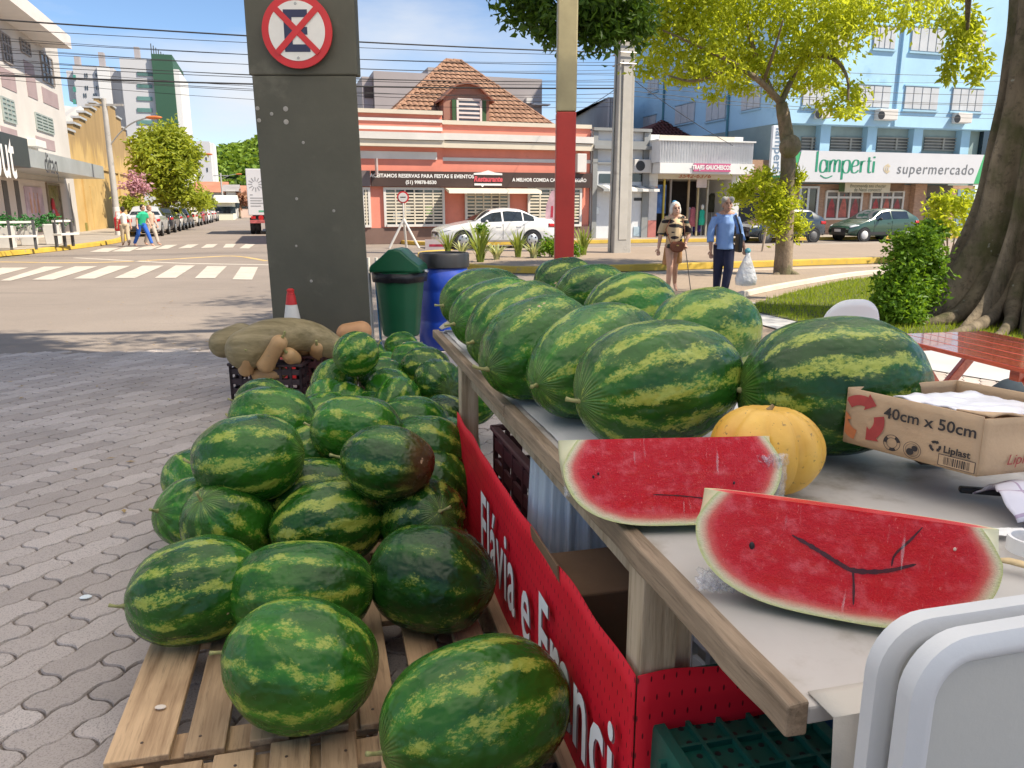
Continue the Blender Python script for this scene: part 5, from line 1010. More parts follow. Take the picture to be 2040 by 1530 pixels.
blob([('t', chain((0,.02,.83),(0,.02,.96),(0,.02,1.10),(0,.02,1.24),(0,.02,1.345)), [.205,.19,.195,.198,.14], .68), ('t', chain((-.17,.02,1.345),(0,.02,1.375),(.17,.02,1.345)), [.058,.072,.058]), ('t', chain((-.17,.02,1.33),(-.225,.028,1.18),(-.24,.03,1.05),(-.24,.0,.94)), [.06,.06,.058,.06]), ('t', chain((.17,.02,1.33),(.235,.03,1.18),(.265,.04,1.07),(.285,-.02,.96)), [.06,.06,.058,.06])], .012, 'shirt', SHB, W2, 2)
cl_2 = MB(); cl_2.tube([(-.075,-.04,1.37),(-.03,-.085,1.33),(0,-.11,1.29)], [.018,.02,.012], 8); cl_2.tube([(.075,-.04,1.37),(.03,-.085,1.33),(0,-.11,1.29)], [.018,.02,.012], 8); cl_2.build('collar', SHB, W2, smooth='all')
pk2 = MB(); pk2.box(-.008,.012,-.118,-.108,.86,1.28); pk2.build('button_placket', M_('placket_blue', (.26,.38,.66), .8, .05), W2)
blob([('t', chain((0,.03,.95),(0,.03,.86)), [.165,.16], .75), ('t', chain((.065,.0,.9),(.07,-.045,.52),(.035,-.005,.12)), [.105,.078,.058]), ('t', chain((-.065,.05,.9),(-.055,.095,.52),(-.02,.20,.17)), [.105,.078,.058])], .012, 'trousers', M_('navy_trousers', (.012,.016,.05), .8, .15, 8, .5, 8), W2, 2)
for (x,y,z) in ((.03,-.07,.02),(-.01,.13,.035)): so_ = MB(); so_.obox((x,y,z-.005), (.085,.23,.03)); so_.build('sandal', M_('brown_sandal', (.07,.04,.03), .6, .1), W2, bevel=.01)
sb2 = thing('shoulder_bag', 'black shoulder bag hanging at the side of the blue shirted person', 'bag', tuple(P2+Vector((.23,.02,.78))), R_(6)); mb = MB(); mb.box(-.03,.035,-.1,.1,0,.30); mb.build('pouch', BLACKP, sb2, bevel=.02); mb = MB(); mb.tube([(.0,-.06,.3),(-.06,-.10,.45),(-.10,-.06,.585),(-.10,.05,.60),(-.03,.08,.4),(.0,.08,.3)], .016, 6); mb.build('strap', BLACKP, sb2)
# plastic carrier bag
m, t, p = nodes_of('clear_white_bag'); p.inputs['Base Color'].default_value = (.72,.75,.80,1); p.inputs['Roughness'].default_value = .3; tr_ = t.nodes.new('ShaderNodeBsdfTransparent'); ms_ = t.nodes.new('ShaderNodeMixShader'); n_ = noise_(t, 12, 4); t.links.new(math_(t, 'MULTIPLY_ADD', n_, .5, .45), ms_.inputs[0]); t.links.new(tr_.outputs[0], ms_.inputs[1]); t.links.new(p.outputs[0], ms_.inputs[2]); t.links.new(ms_.outputs[0], t.nodes['Material Output'].inputs['Surface']); bump_(t, p, noise_(t, 18, 4), .8, .03); BAGM = m
cb_ = thing('carrier_bag', 'pale translucent plastic carrier bag hanging from the blue shirted person', 'plastic bag', tuple(P2+Vector((.36,-.08,.24)))); mb = MB(); mb.lathe([(.06,0),(.16,.02),(.175,.12),(.13,.28),(.07,.42),(.035,.50),(.04,.56)], 30); mb.v = [(x*(1+.10*noise.noise(Vector((x*14,y*14,z*6)))),y*.62*(1+.12*noise.noise(Vector((x*11,y*12,z*5+3)))),z) for x,y,z in mb.v]; mb.build('bag', BAGM, cb_, smooth='all'); mb = MB(); mb.ball((.02,0,.08),(.10,.07,.07)); mb.ball((-.06,0,.07),(.06,.05,.06)); mb.build('contents', M_('bag_contents', (.30,.32,.34), .6, .4, 9), cb_, smooth='all'); mb = MB(); mb.ball((0,0,.57),(.05,.04,.045)); mb.build('bag_knot', M_('teal_bag', (.15,.45,.50), .5, .2), cb_, smooth='all')
# ---- people on the far crossing and at the supermarket
def walker(px, py, h, yaw, shirt, trous, hair, label, bag=None, bend=0.0, stride=.2):
    P = gp(px,py); k = h/1.65; t_ = thing('person', label, 'person', P, R_(yaw)); sk = []; hp, f, M = head_parts((0,-.03-bend,1.51*k), 0, k); sk += hp
    sk += [('t', chain((0,.0,.9*k),(0,-.02-bend*.5,1.15*k),(0,-.01-bend,1.32*k),(0,-bend,1.44*k)), [.13*k,.14*k,.10*k,.05*k], .7), ('t', chain((.08,0,.92*k),(.08,-stride*.6,.5*k),(.08,-stride,.08)), [.085,.055,.036]), ('t', chain((-.08,0,.92*k),(-.08,stride*.3,.5*k),(-.08,stride,.08)), [.085,.055,.036]), ('t', chain((.08,-stride,.08),(.08,-stride-.14,.03)), [.036,.026]), ('t', chain((-.08,stride,.08),(-.08,stride-.14,.03)), [.036,.026]),
           ('t', chain((.17,-bend*.9,1.30*k),(.23,-bend*.6,1.05*k),(.23,-.12-bend*.6,.84*k)), [.05,.04,.026]), ('t', chain((-.17,-bend*.9,1.30*k),(-.23,-bend*.4,1.05*k),(-.23,.02-bend*.6,.82*k)), [.05,.04,.026])]
    hand(sk, (.23,-.12-bend*.6,.84*k), (0,-.2,-1), -1, .4); hand(sk, (-.23,.02-bend*.6,.82*k), (0,-.1,-1), 1, .4)
    blob(sk, .014, 'body', SKIN, t_, 2)
    blob([('t', chain((0,.0,.86*k),(0,-.02-bend*.5,1.13*k),(0,-.01-bend,1.30*k),(0,-bend,1.37*k)), [.16*k,.165*k,.15*k,.08*k], .75), ('t', chain((.14,-bend*.9,1.30*k),(.22,-bend*.7,1.12*k)), [.07,.062]), ('t', chain((-.14,-bend*.9,1.30*k),(-.22,-bend*.6,1.12*k)), [.07,.062])], .016, 'shirt', M_('shirt_%d' % px, shirt, .85, .1, 6), t_, 2)
    blob([('t', chain((0,0,.95*k),(0,0,.85*k)), [.155,.15], .78), ('t', chain((.08,0,.9*k),(.08,-stride*.6,.5*k),(.08,-stride,.12)), [.10,.075,.06]), ('t', chain((-.08,0,.9*k),(-.08,stride*.3,.5*k),(-.08,stride,.12)), [.10,.075,.06])], .016, 'trousers', M_('trousers_%d' % px, trous, .85, .1, 6), t_, 2)
    blob([('b', f(0,.03,.05), (.09*k,.10*k,.09*k), M), ('b', f(0,.08,-.01), (.078*k,.04*k,.09*k), M)], .014, 'hair', M_('hair_%d' % px, hair, .8, .2, 20), t_, 2); face(t_, f, M, k)
    return t_
walker(286,491,1.6,62,(.02,.42,.22),(.02,.10,.42),(.02,.015,.012),'person in a bright green top and blue jeans stepping over the crossing',None,.16,.40)
walker(303,489,1.58,70,(.55,.40,.30),(.42,.36,.30),(.25,.14,.08),'person in a beige top half hidden behind the green one',None,.02,.25)
walker(252,490,1.52,-140,(.66,.64,.60),(.50,.40,.28),(.03,.02,.018),'person in a white top with a red bag near the left kerb',None,.0,.12)
p = gp(243,488); rb = thing('red_bag', 'bright red bag carried beside the left kerb', 'bag', (p.x,p.y,.55)); mb = MB(); mb.box(-.20,.20,-.08,.08,0,.55); mb.build('pouch', M_('red_bag_cloth', (.55,.02,.03), .7, .1), rb, bevel=.06); mb = MB(); mb.tube([(-.12,0,.54),(-.1,0,.75),(.1,0,.75),(.12,0,.54)], .015, 6); mb.build('handle', M_('red_bag_cloth', (.55,.02,.03), .7, .1), rb)
W5 = walker(1842,468,1.62,30,(.55,.03,.06),(.55,.45,.44),(.04,.02,.015),'person in a red top at the supermarket entrance',None,.12,.1)
# ================================================================== the stall
def melon_mat():
    m, t, p = nodes_of('watermelon_rind')
    tc = t.nodes.new('ShaderNodeTexCoord'); sx = t.nodes.new('ShaderNodeSeparateXYZ'); t.links.new(tc.outputs['Object'], sx.inputs[0])
    oi = t.nodes.new('ShaderNodeObjectInfo'); oc = t.nodes.new('ShaderNodeSeparateColor'); t.links.new(oi.outputs['Color'], oc.inputs[0])
    va = t.nodes.new('ShaderNodeVectorMath'); va.operation = 'ADD'; cb = t.nodes.new('ShaderNodeCombineXYZ')
    r10 = math_(t, 'MULTIPLY', oi.outputs['Random'], 37.0)
    for i in range(3): t.links.new(r10, cb.inputs[i])
    t.links.new(tc.outputs['Object'], va.inputs[0]); t.links.new(cb.outputs[0], va.inputs[1]); vec = va.outputs[0]
    phi = math_(t, 'ARCTAN2', sx.outputs['Y'], sx.outputs['Z'])
    ax = math_(t, 'ABSOLUTE', sx.outputs['X'])
    n1 = noise_(t, 2.4, 4, .6, vec=vec); n2 = noise_(t, 1.0, 2, .5, vec=vec, sc=(.9,1.6,1.6)); nb = noise_(t, 1.0, 3, .6, vec=vec, sc=(2.6,3.4,3.4)); fine = noise_(t, 26, 5, .8, vec=vec, sc=(.7,1,1)); n0 = noise_(t, .9, 2, .5, vec=vec)
    nst = math_(t, 'ADD', math_(t, 'FLOOR', math_(t, 'MULTIPLY', oi.outputs['Random'], 4.99)), 8.0); ph = math_(t, 'ADD', math_(t, 'MULTIPLY', phi, nst), math_(t, 'MULTIPLY', n1, 5.5))
    s = math_(t, 'SINE', ph)
    # ragged light stripe: stripe profile plus fine grain, thresholded
    core = math_(t, 'ADD', math_(t, 'MULTIPLY', s, .40), math_(t, 'MULTIPLY', math_(t, 'SUBTRACT', fine, .5), 2.6))
    core = math_(t, 'ADD', core, math_(t, 'MULTIPLY', math_(t, 'SUBTRACT', nb, .55), 2.5))
    core = math_(t, 'ADD', core, math_(t, 'MULTIPLY', math_(t, 'SUBTRACT', oc.outputs['Red'], .5), .7))
    core = math_(t, 'SUBTRACT', core, math_(t, 'MULTIPLY', sstep(t, ax, .72, .98), .35))
    msk = sstep(t, core, .10, .58)
    halo = sstep(t, math_(t, 'ADD', s, math_(t, 'MULTIPLY', math_(t, 'SUBTRACT', nb, .5), 2.2)), -.1, 1.0)
    deep = mixc(t, oc.outputs['Green'], (.004,.020,.005), (.013,.078,.007)); mid = mixc(t, oc.outputs['Green'], (.016,.075,.008), (.058,.26,.018))
    base = mixc(t, math_(t, 'ADD', math_(t, 'MULTIPLY', halo, .5), math_(t, 'MULTIPLY', sstep(t, n0, .3, .7), .5)), deep, mid)
    lin = math_(t, 'SINE', math_(t, 'ADD', math_(t, 'MULTIPLY', phi, 44.0), math_(t, 'MULTIPLY', n1, 5.0)))
    pole = sstep(t, ax, .86, 1.0)
    base = mixc(t, math_(t, 'MULTIPLY', pole, math_(t, 'ADD', .35, math_(t, 'MULTIPLY', lin, .25))), base, (.16,.24,.06))
    lite = mixc(t, fine, (.21,.29,.025), (.45,.46,.09))
    col = mixc(t, math_(t, 'MULTIPLY', msk, .85), base, lite)
    brown = math_(t, 'MULTIPLY', sstep(t, math_(t, 'ADD', math_(t, 'MULTIPLY', sx.outputs['X'], -1.0), math_(t, 'MULTIPLY', n2, .8)), .75, 1.25), oc.outputs['Blue'])
    col = mixc(t, brown, col, (.085,.045,.018))
    sc_n = noise_(t, 1.0, 3, .55, vec=vec, sc=(2.2,3.0,3.0)); scf = math_(t, 'ADD', sc_n, math_(t, 'MULTIPLY', math_(t, 'SUBTRACT', fine, .5), .12))
    scar = sstep(t, scf, .735, .75); col = mixc(t, scar, col, (.52,.36,.22))
    t.links.new(col, p.inputs['Base Color'])
    rg = math_(t, 'ADD', .15, math_(t, 'MULTIPLY', noise_(t, 7, 4, .6, vec=vec), .20)); rg = math_(t, 'ADD', rg, math_(t, 'MULTIPLY', scar, .35)); t.links.new(rg, p.inputs['Roughness'])
    p.inputs['Specular IOR Level'].default_value = .36
    hgt = math_(t, 'ADD', math_(t, 'MULTIPLY', noise_(t, 3.2, 2, .5, vec=vec), 1.0), math_(t, 'ADD', math_(t, 'MULTIPLY', fine, .05), math_(t, 'MULTIPLY', math_(t, 'MULTIPLY', lin, pole), .06)))
    bump_(t, p, hgt, .35, .05); return m
MELM = melon_mat(); STEMM = M_('dry_stem', (.30,.29,.11), .7, .3, 30, .3, 60)
def melon_mesh(seed):
    rg = random.Random(seed); mb = MB(); nu, nv = 34, 26; of = Vector((seed*3.1, seed*1.7, 0)); e = rg.uniform(2.05,2.5)
    for i in range(nv+1):
        th = math.pi*i/nv; x = math.cos(th); r = max(0, 1-abs(x)**e)**(1/2.0)
        if r < 1e-6: r = 0
        for k in range(nu):
            ph = 2*math.pi*k/nu; q = Vector((x, r*math.sin(ph), r*math.cos(ph)))
            d = 1+.06*noise.noise(q*1.0+of)+.02*noise.noise(q*2.3+of)+.006*math.cos(11*ph)*r; mb.v.append(tuple(q*d))
    for i in range(nv):
        for k in range(nu):
            k2 = (k+1) % nu; mb.f.append((i*nu+k, (i+1)*nu+k, (i+1)*nu+k2, i*nu+k2))
    o = mb.build('rind', MELM, smooth='all', merge=True); me = o.data; bpy.data.objects.remove(o)
    for q in me.polygons: q.use_smooth = True
    return me
MELMESH = [melon_mesh(i) for i in range(9)]
def stem_mesh(k):
    rg = random.Random(k+50); c = Vector((0,0,0)); pts = []
    bx_, by_ = rg.uniform(-.9,.9), rg.uniform(.2,1.0); l = rg.uniform(.036,.056)
    for i in range(6): s_ = i/5; pts.append((-.006+s_*l, bx_*s_*s_*.03, by_*s_*s_*.03))
    mb = MB(); mb.tube(pts, [.013,.0075,.0055,.005,.005,.0065], 7); o = mb.build('stem', STEMM, smooth='all'); me = o.data; bpy.data.objects.remove(o); return me
STEMS = [stem_mesh(i) for i in range(5)]
mcount = [0]
def melon(pos, Ln, Rd, yaw, pitch=0, roll=None, label='', col=(.5,.6,0), stem=True, group='watermelons'):
    i = mcount[0]; mcount[0] += 1; rg = random.Random(i*7+1)
    t = thing('watermelon', label, 'watermelon', (pos[0], pos[1], pos[2]-Rd), 0, group)
    M = Matrix.Rotation(R_(yaw),4,'Z')@Matrix.Rotation(R_(-pitch),4,'Y')@Matrix.Rotation(rg.uniform(0,6.28) if roll is None else R_(roll),4,'X')
    o = bpy.data.objects.new('rind', MELMESH[(i*5+i//7) % 9]); COL.objects.link(o); o.parent = t; o.location = (0,0,Rd); o.rotation_euler = M.to_euler(); o.scale = (Ln/2,Rd,Rd); o.color = (*col,1)
    if stem:
        s_ = bpy.data.objects.new('stem', STEMS[i % 5]); COL.objects.link(s_); s_.parent = t; q = M@Vector((Ln/2,0,0)); s_.location = (q.x,q.y,q.z+Rd); s_.rotation_euler = M.to_euler()
    return t
def mpx(px, py, z, *a, **k): return melon(gp(px,py,z), *a, **k)
# ------------------------------------------------------------------ frame shared by table, banner and pallets
N0 = gp(1595,1440,.88); A0 = gp(862,657,.88)
E1 = (A0-N0).normalized(); E2 = Vector((E1.y,-E1.x,0)); TL = (A0-N0).length; TA = math.atan2(E1.y,E1.x)-math.pi/2
TW = 1.36
def T(u, v, z): return N0+E1*u+E2*v+Vector((0,0,z-.88))      # u away along the table, v to the right
WOOD = None
def wood_mat(name, c1, c2, scale=1.0, grey=.0, axis=1):
    m, t, p = nodes_of(name); tc = t.nodes.new('ShaderNodeTexCoord'); oi = t.nodes.new('ShaderNodeObjectInfo')
    va = t.nodes.new('ShaderNodeVectorMath'); va.operation = 'ADD'; cb = t.nodes.new('ShaderNodeCombineXYZ')
    r = math_(t, 'MULTIPLY', oi.outputs['Random'], 19.0)
    for i in range(3): t.links.new(r, cb.inputs[i])
    t.links.new(tc.outputs['Object'], va.inputs[0]); t.links.new(cb.outputs[0], va.inputs[1]); vec = va.outputs[0]
    sc = [26*scale]*3; sc[axis] = 1.6*scale
    g = noise_(t, 1.0, 6, .65, vec=vec, sc=tuple(sc)); sc2 = [90*scale]*3; sc2[axis] = 5*scale; g2 = noise_(t, 1.0, 4, .7, vec=vec, sc=tuple(sc2)); b = noise_(t, 2.5, 3, .5, vec=vec)
    c = ramp(t, g, [(.28, c1), (.55, c2), (.75, tuple(x*1.12 for x in c2))])
    c = mixc(t, math_(t, 'MULTIPLY', sstep(t, g2, .52, .7), .5), c, tuple(x*.55 for x in c1)); c = mixc(t, math_(t, 'MULTIPLY', sstep(t, b, .5, .75), .45), c, tuple(x*.7 for x in c1))
    br = math_(t, 'MULTIPLY_ADD', oi.outputs['Random'], .5, .75); hsv = t.nodes.new('ShaderNodeHueSaturation'); t.links.new(c, hsv.inputs['Color']); t.links.new(br, hsv.inputs['Value'])
    t.links.new(hsv.outputs[0], p.inputs['Base Color']); p.inputs['Roughness'].default_value = .72; bump_(t, p, math_(t, 'ADD', g, math_(t, 'MULTIPLY', g2, .6)), .45, .006); return m
PALW = wood_mat('pallet_pine', (.22,.125,.06), (.50,.335,.19)); OLDW = wood_mat('weathered_plank', (.10,.066,.038), (.27,.20,.135), 1.3)
LEGW = wood_mat('post_wood', (.24,.17,.10), (.46,.37,.26), 1.2, axis=2)
# ------------------------------------------------------------------ pallets
P0 = gp(205,1520,.14)
def pallet(u0, ln, v0, widths, label, xr, skip=()):
    base = P0+E1*u0+E2*v0; t = thing('wooden_pallet', label, 'pallet', (base.x,base.y,0), TA, 'pallets under the floor melons'); rg = random.Random(int(u0*100)+7)
    x = 0
    for i, (wd, gp_) in enumerate(widths):
        if i not in skip:
            mb = MB(); e0, e1_ = rg.uniform(-.012,.012), rg.uniform(-.012,.012); mb.box(0,wd,0,ln+e1_-e0,0,.02)
            o = mb.build('slat', PALW, t, bevel=.003); o.location = (x,e0,.119+rg.uniform(0,.003)); o.rotation_euler = (0,0,rg.uniform(-.008,.008))
            for yy in (.06, ln-.06):
                nb = MB(); nb.lathe([(.0045,0),(.004,.0012)], 6); nl = nb.build('nail', M_('rusty_nail', (.08,.05,.035), .6, .2, 20), o); nl.location = (wd*.5+rg.uniform(-.02,.02), yy, .0205)
        x += wd+gp_
    for y in (.0, ln/2-.05, ln-.1):
        mb = MB(); mb.box(0,x-.03,0,.1,0,.022); o = mb.build('cross_board', PALW, t, bevel=.003); o.location = (0,y+.004,.096)
        for q in (0, x/2-.07, x-.15): mb = MB(); mb.box(0,.1,0,.1,0,.075); o = mb.build('block', PALW, t, bevel=.003); o.location = (q,y+.005,.02)
    return t
SL = [(.155,.035),(.10,.06),(.10,.05),(.105,.03),(.10,.055),(.10,.06),(.10,.05),(.10,.04)]
pallet(0, 1.2, 0, SL, 'wooden pallet under the front rows of floor watermelons', 0)
pallet(-1.0, .965, .0, [(.1,.035),(.10,.035),(.10,.03),(.10,.025),(.09,.06),(.1,.04),(.1,.05),(.1,.05),(.1,.05)], 'wooden pallet nearest the camera, at the bottom edge of the picture', 0)
pallet(1.24, 1.2, .0, SL, 'wooden pallet under the middle of the watermelon pile', 0)
pallet(2.48, 1.0, .02, SL, 'wooden pallet under the far end of the watermelon pile', 0)
sl = gp(320,1412,.145); mb = MB(); mb.lathe([(.004,0),(.013,.002),(.012,.004),(.003,.005)], 8); mb.v = [(x*1.25,y*.8,z) for x,y,z in mb.v]; o = mb.build('wood_chip', M_('pale_chip', (.72,.62,.52), .7, .1)); o.location = gp(320,1410,.145); tag(o, 'pale wood chip lying on the left pallet slat', 'wood chip')
# ------------------------------------------------------------------ melons on the floor
g1 = 'watermelons in the floor pile'
FM = [
 (392,1176,.31,.42,.165,200,-4,'striped watermelon at the front left corner of the pile, curly stem to the left',(.62,.62,0),20),
 (602,1178,.31,.45,.165,8,0,'watermelon in the front row just behind the frontmost left one, stem to the right',(.50,.60,0),60),
 (600,1324,.31,.42,.172,168,2,'big pale striped watermelon alone in front on the pallet, dry end to the right',(.58,.75,0),0),
 (860,1152,.31,.42,.172,165,3,'very dark, nearly stripeless watermelon beside the red banner',(.12,.12,0),0),
 (950,1425,.31,.46,.172,205,-6,'largest frontmost watermelon cut by the bottom edge, against the red banner',(.60,.62,0),40),
 (458,1046,.31,.40,.165,250,48,'watermelon seen stem end up, stripes running down, left of the pile',(.60,.62,0),0),
 (655,1045,.31,.44,.165,18,3,'strongly striped watermelon in the second row of the pile centre',(.85,.55,0),30),
 (838,1035,.31,.42,.16,300,28,'brownish striped watermelon wedged between the pile and the red banner',(.75,.30,.9),0),
 (495,912,.55,.42,.172,186,-4,'watermelon riding high on the left of the pile with a small white scar',(.62,.55,0),75),
 (772,923,.56,.36,.142,170,4,'watermelon with a large tan scar and a brown right end',(.45,.35,1),10),
 (712,858,.54,.42,.158,170,3,'long watermelon in the middle of the pile, just behind the scarred one',(.62,.70,0),55),
 (545,838,.50,.42,.16,175,2,'watermelon behind the high left one, showing a bright right flank',(.60,.75,0),15),
 (525,800,.36,0.33,0.140,178,0,'flat dark watermelon directly in front of the squash crate',(.45,.50,0),35),
 (622,992,.33,.44,.165,12,0,'shaded dark watermelon between the two high front melons of the pile',(.55,.30,0),0),
 (405,1022,.31,.38,.15,230,20,'pale watermelon half hidden at the left edge of the pile',(.45,.95,0),0),
 (392,960,.30,.36,.14,140,10,'watermelon peeping out at the far left edge under the high one',(.60,.80,0),0),
 (665,762,.46,0.30,0.138,60,38,'watermelon with an upright stem below the pale round one',(.60,.60,0),0),
 (652,806,.37,0.32,0.140,100,30,'pale ribbed watermelon left of the middle of the pile, rear one of two',(.55,.90,0),0),
 (688,812,.36,0.30,0.135,70,35,'pale ribbed watermelon left of the middle of the pile, front one of two',(.60,.85,0),0),
 (710,706,.66,0.27,0.135,40,15,'small round light green watermelon topping the far end of the pile',(.70,.85,0),80),
 (762,757,.45,0.30,0.140,20,0,'dark watermelon right below the small round light green one',(.35,.35,0),0),
 (777,778,.42,0.30,0.135,150,10,'pale watermelon behind the one with the stem on top',(.45,.85,0),0),
 (792,800,.40,0.31,0.140,75,30,'green watermelon with its stem on top in the right half of the pile',(.50,.65,0),0),
 (848,736,.50,0.32,0.144,170,0,'dark striped watermelon at the far right of the pile beside the table leg',(.55,.35,0),0),
 (822,718,.45,0.30,0.135,160,0,'farthest pale watermelon of the pile, below the green bin',(.45,.90,0),0),
 (874,765,.47,0.30,0.149,120,0,'dark watermelon touching the far table leg',(.55,.30,0),0),
 (772,735,.32,0.28,0.130,0,0,'pale watermelon seen as a sliver right of the small round one',(.4,.95,0),0),
 (822,848,.42,.40,.155,165,0,'striped watermelon right of the long middle one, upper of two',(.55,.80,0),0),
 (848,896,.44,.40,.155,160,0,'striped watermelon right of the long middle one, behind the scarred one',(.60,.55,0),0),
 (886,842,.36,.36,.15,140,0,'dark watermelon at the banner just below the table leg',(.60,.3,0),0),
 (893,888,.33,.36,.145,130,0,'light watermelon squeezed against the banner edge',(.5,.85,0),0),
 (862,962,.33,.38,.155,150,10,'dark watermelon below the brown end of the scarred one',(.50,.28,0),0),
 (902,940,.31,.34,.145,140,0,'watermelon in the gap by the banner, right of the scarred one',(.5,.4,0),0),
 (632,908,.38,.36,.15,20,0,'watermelon in the gap between the high left one and the middle one',(.62,.60,0),0),
 (645,838,.40,.36,.15,40,10,'pale watermelon left behind the long middle one',(.45,.95,0),0),
 (812,806,.30,0.30,0.140,30,0,'watermelon low in the right half of the pile, under its neighbours',(.5,.45,0),0),
 (700,975,.30,.38,.155,10,0,'watermelon low in the pile beneath the scarred one',(.5,.35,0),0),
 (578,885,.30,.38,.155,10,0,'watermelon low in the pile beneath the high left one',(.5,.35,0),0),
 (740,830,.30,.38,.155,10,0,'watermelon low in the pile beneath the long middle one',(.5,.35,0),0),
 (520,955,.30,.38,.155,10,0,'watermelon deep in the pile behind the stem-up one',(.5,.30,0),0),
 (945,800,.31,0.30,0.140,160,0,'pale watermelon seen under the table right of the far leg',(.55,.90,0),0),
 (955,745,.45,0.30,0.140,165,0,'watermelon under the table top behind the far leg',(.5,.6,0),0),
 (735,712,.34,.30,.13,30,0,'small watermelon at the far rear of the pile, right of the round light green one',(.5,.7,0),0),
 (800,690,.30,.30,.13,20,0,'small pale watermelon at the very back of the pile under the bin',(.45,.9,0),0),
 (600,855,.34,.32,.14,20,0,'small watermelon in the gap left of the long middle one',(.5,.7,0),0),
 (745,905,.36,.32,.14,150,0,'small watermelon tucked behind the scarred one',(.5,.5,0),0),
]
for (px,py,z,l,r,yw,pt,lab,c,ro) in FM: mpx(px,py,z,l,r,yw,pt,ro,lab,c,True,g1)
# ------------------------------------------------------------------ market table
tb = thing('market_table', 'long trestle table of old planks with a white painted top', 'table', (N0.x,N0.y,0), TA)
def tl(u0,u1,v0,v1,z0,z1): m_ = MB(); m_.box(v0,v1,u0,u1,z0,z1); return m_
TOPM = M_('worn_white_table_top', (.50,.475,.45), .5, .14, 1.6, .15, 18, dirt=((.30,.265,.22), 3.4, .50))
tl(.034,TL,.0345,TW,.845,.872).build('top_board', TOPM, tb, bevel=.004)
eb = MB(); rg = random.Random(4); n = 30
for i in range(n+1):
    u = .03+(TL*.5-.03)*i/n; j = .004*noise.noise(Vector((u*9,0,0))); j2 = .004*noise.noise(Vector((u*7,5,0)))
    eb.v += [(0+j,u,.833+j2*1.5),(0.002+j,u,.880+j2),(.034,u,.884+j2*.5),(.034,u,.833)]
for i in range(n):
    for k in range(4): q = i*4; eb.f.append((q+k, q+(k+1) % 4, q+4+(k+1) % 4, q+4+k))
eb.f += [(3,2,1,0), tuple(n*4+k for k in range(4))]
eb.build('edge_plank', OLDW, tb, bevel=.004)
tl(TL*.5+.004,TL+.01,.0,.034,.838,.879).build('edge_plank', OLDW, tb, bevel=.004)
def legp(u, v, nm='leg', w_=.07): mb = tl(u-w_/2,u+w_/2,v-w_/2,v+w_/2,0,.843); mb.build(nm, LEGW, tb, bevel=.004)
LU = [( (gp(1250,1075,.88)-N0).dot(E1) ), ((gp(908,705,.88)-N0).dot(E1))]
for u in LU: legp(u,.055,w_=.075); legp(u,TW-.08)
legp(LU[0]+.015,.115,w_=.05)
tl(LU[0],LU[1],.06,.09,.74,.8).build('rail', LEGW, tb); tl(LU[0],LU[1],TW-.1,TW-.07,.74,.8).build('rail', LEGW, tb)
# cloth on the far part and the one hanging at the near end
CLOTHM = M_('white_tablecloth', (.58,.58,.58), .7, .05, 3, .2, 25)
u_c = (gp(1100,925,.88)-N0).dot(E1)
def cloth(u, v):
    x = .055+v*(TW-.08); y = u_c+u*(TL-u_c-.02); n_ = noise.noise(Vector((x*5,y*4,0)))+.6*noise.noise(Vector((x*12,y*9,3)))
    rdg = .006*max(0,1-abs(math.fmod(y*1.9+n_*.25+x*.4,1.0)-.5)/.07)
    return (x+ (.03*n_ if u < .01 else 0), y+.02*noise.noise(Vector((x*9,0,1)))*(1 if u < .01 else 0), .8765+.004*(n_+1.2)*.6+rdg*.5)
mb = MB(); mb.grid(cloth, 70, 34); o = mb.build('tablecloth', CLOTHM, smooth='all'); o.location = (N0.x,N0.y,0); o.rotation_euler = (0,0,TA)
tag(o, 'thin white cloth spread over the far half of the market table', 'tablecloth')
fl = MB(); fl.grid(lambda a,b: (.03+.11*a, TL-.015-.09*b-.03*a, .892+.035*math.sin(a*3.1)*(1-b*.6)+.004*b), 8, 5); o = fl.build('cloth_fold', M_('cloth_underside', (.42,.38,.31), .8, .1), None, smooth='all', solid=.002); o.location = (N0.x,N0.y,0); o.rotation_euler = (0,0,TA); tag(o, 'small folded back corner of cloth at the far table corner', 'cloth')
hg = MB()
def hang(u, v):
    x = .05+v*(TW-.07); zz = .8755-max(0,u-.25)*1.1; y = .05*(1-min(1,u/.25))+.008-(.012*math.sin(v*23)+.01*noise.noise(Vector((v*7,u*3,0))))*max(0,u-.25)-.004*(u>.2)
    return (x,y-(.02 if u>.25 else 0)*u,zz)
hg.grid(hang, 16, 40); o = hg.build('hanging_cloth', M_('cream_cloth', (.48,.45,.40), .8, .06, 3, .15, 40), None, smooth=60, solid=.002); o.location = (N0.x,N0.y,0); o.rotation_euler = (0,0,TA); tag(o, 'cream cloth hanging down at the near end of the market table', 'tablecloth')
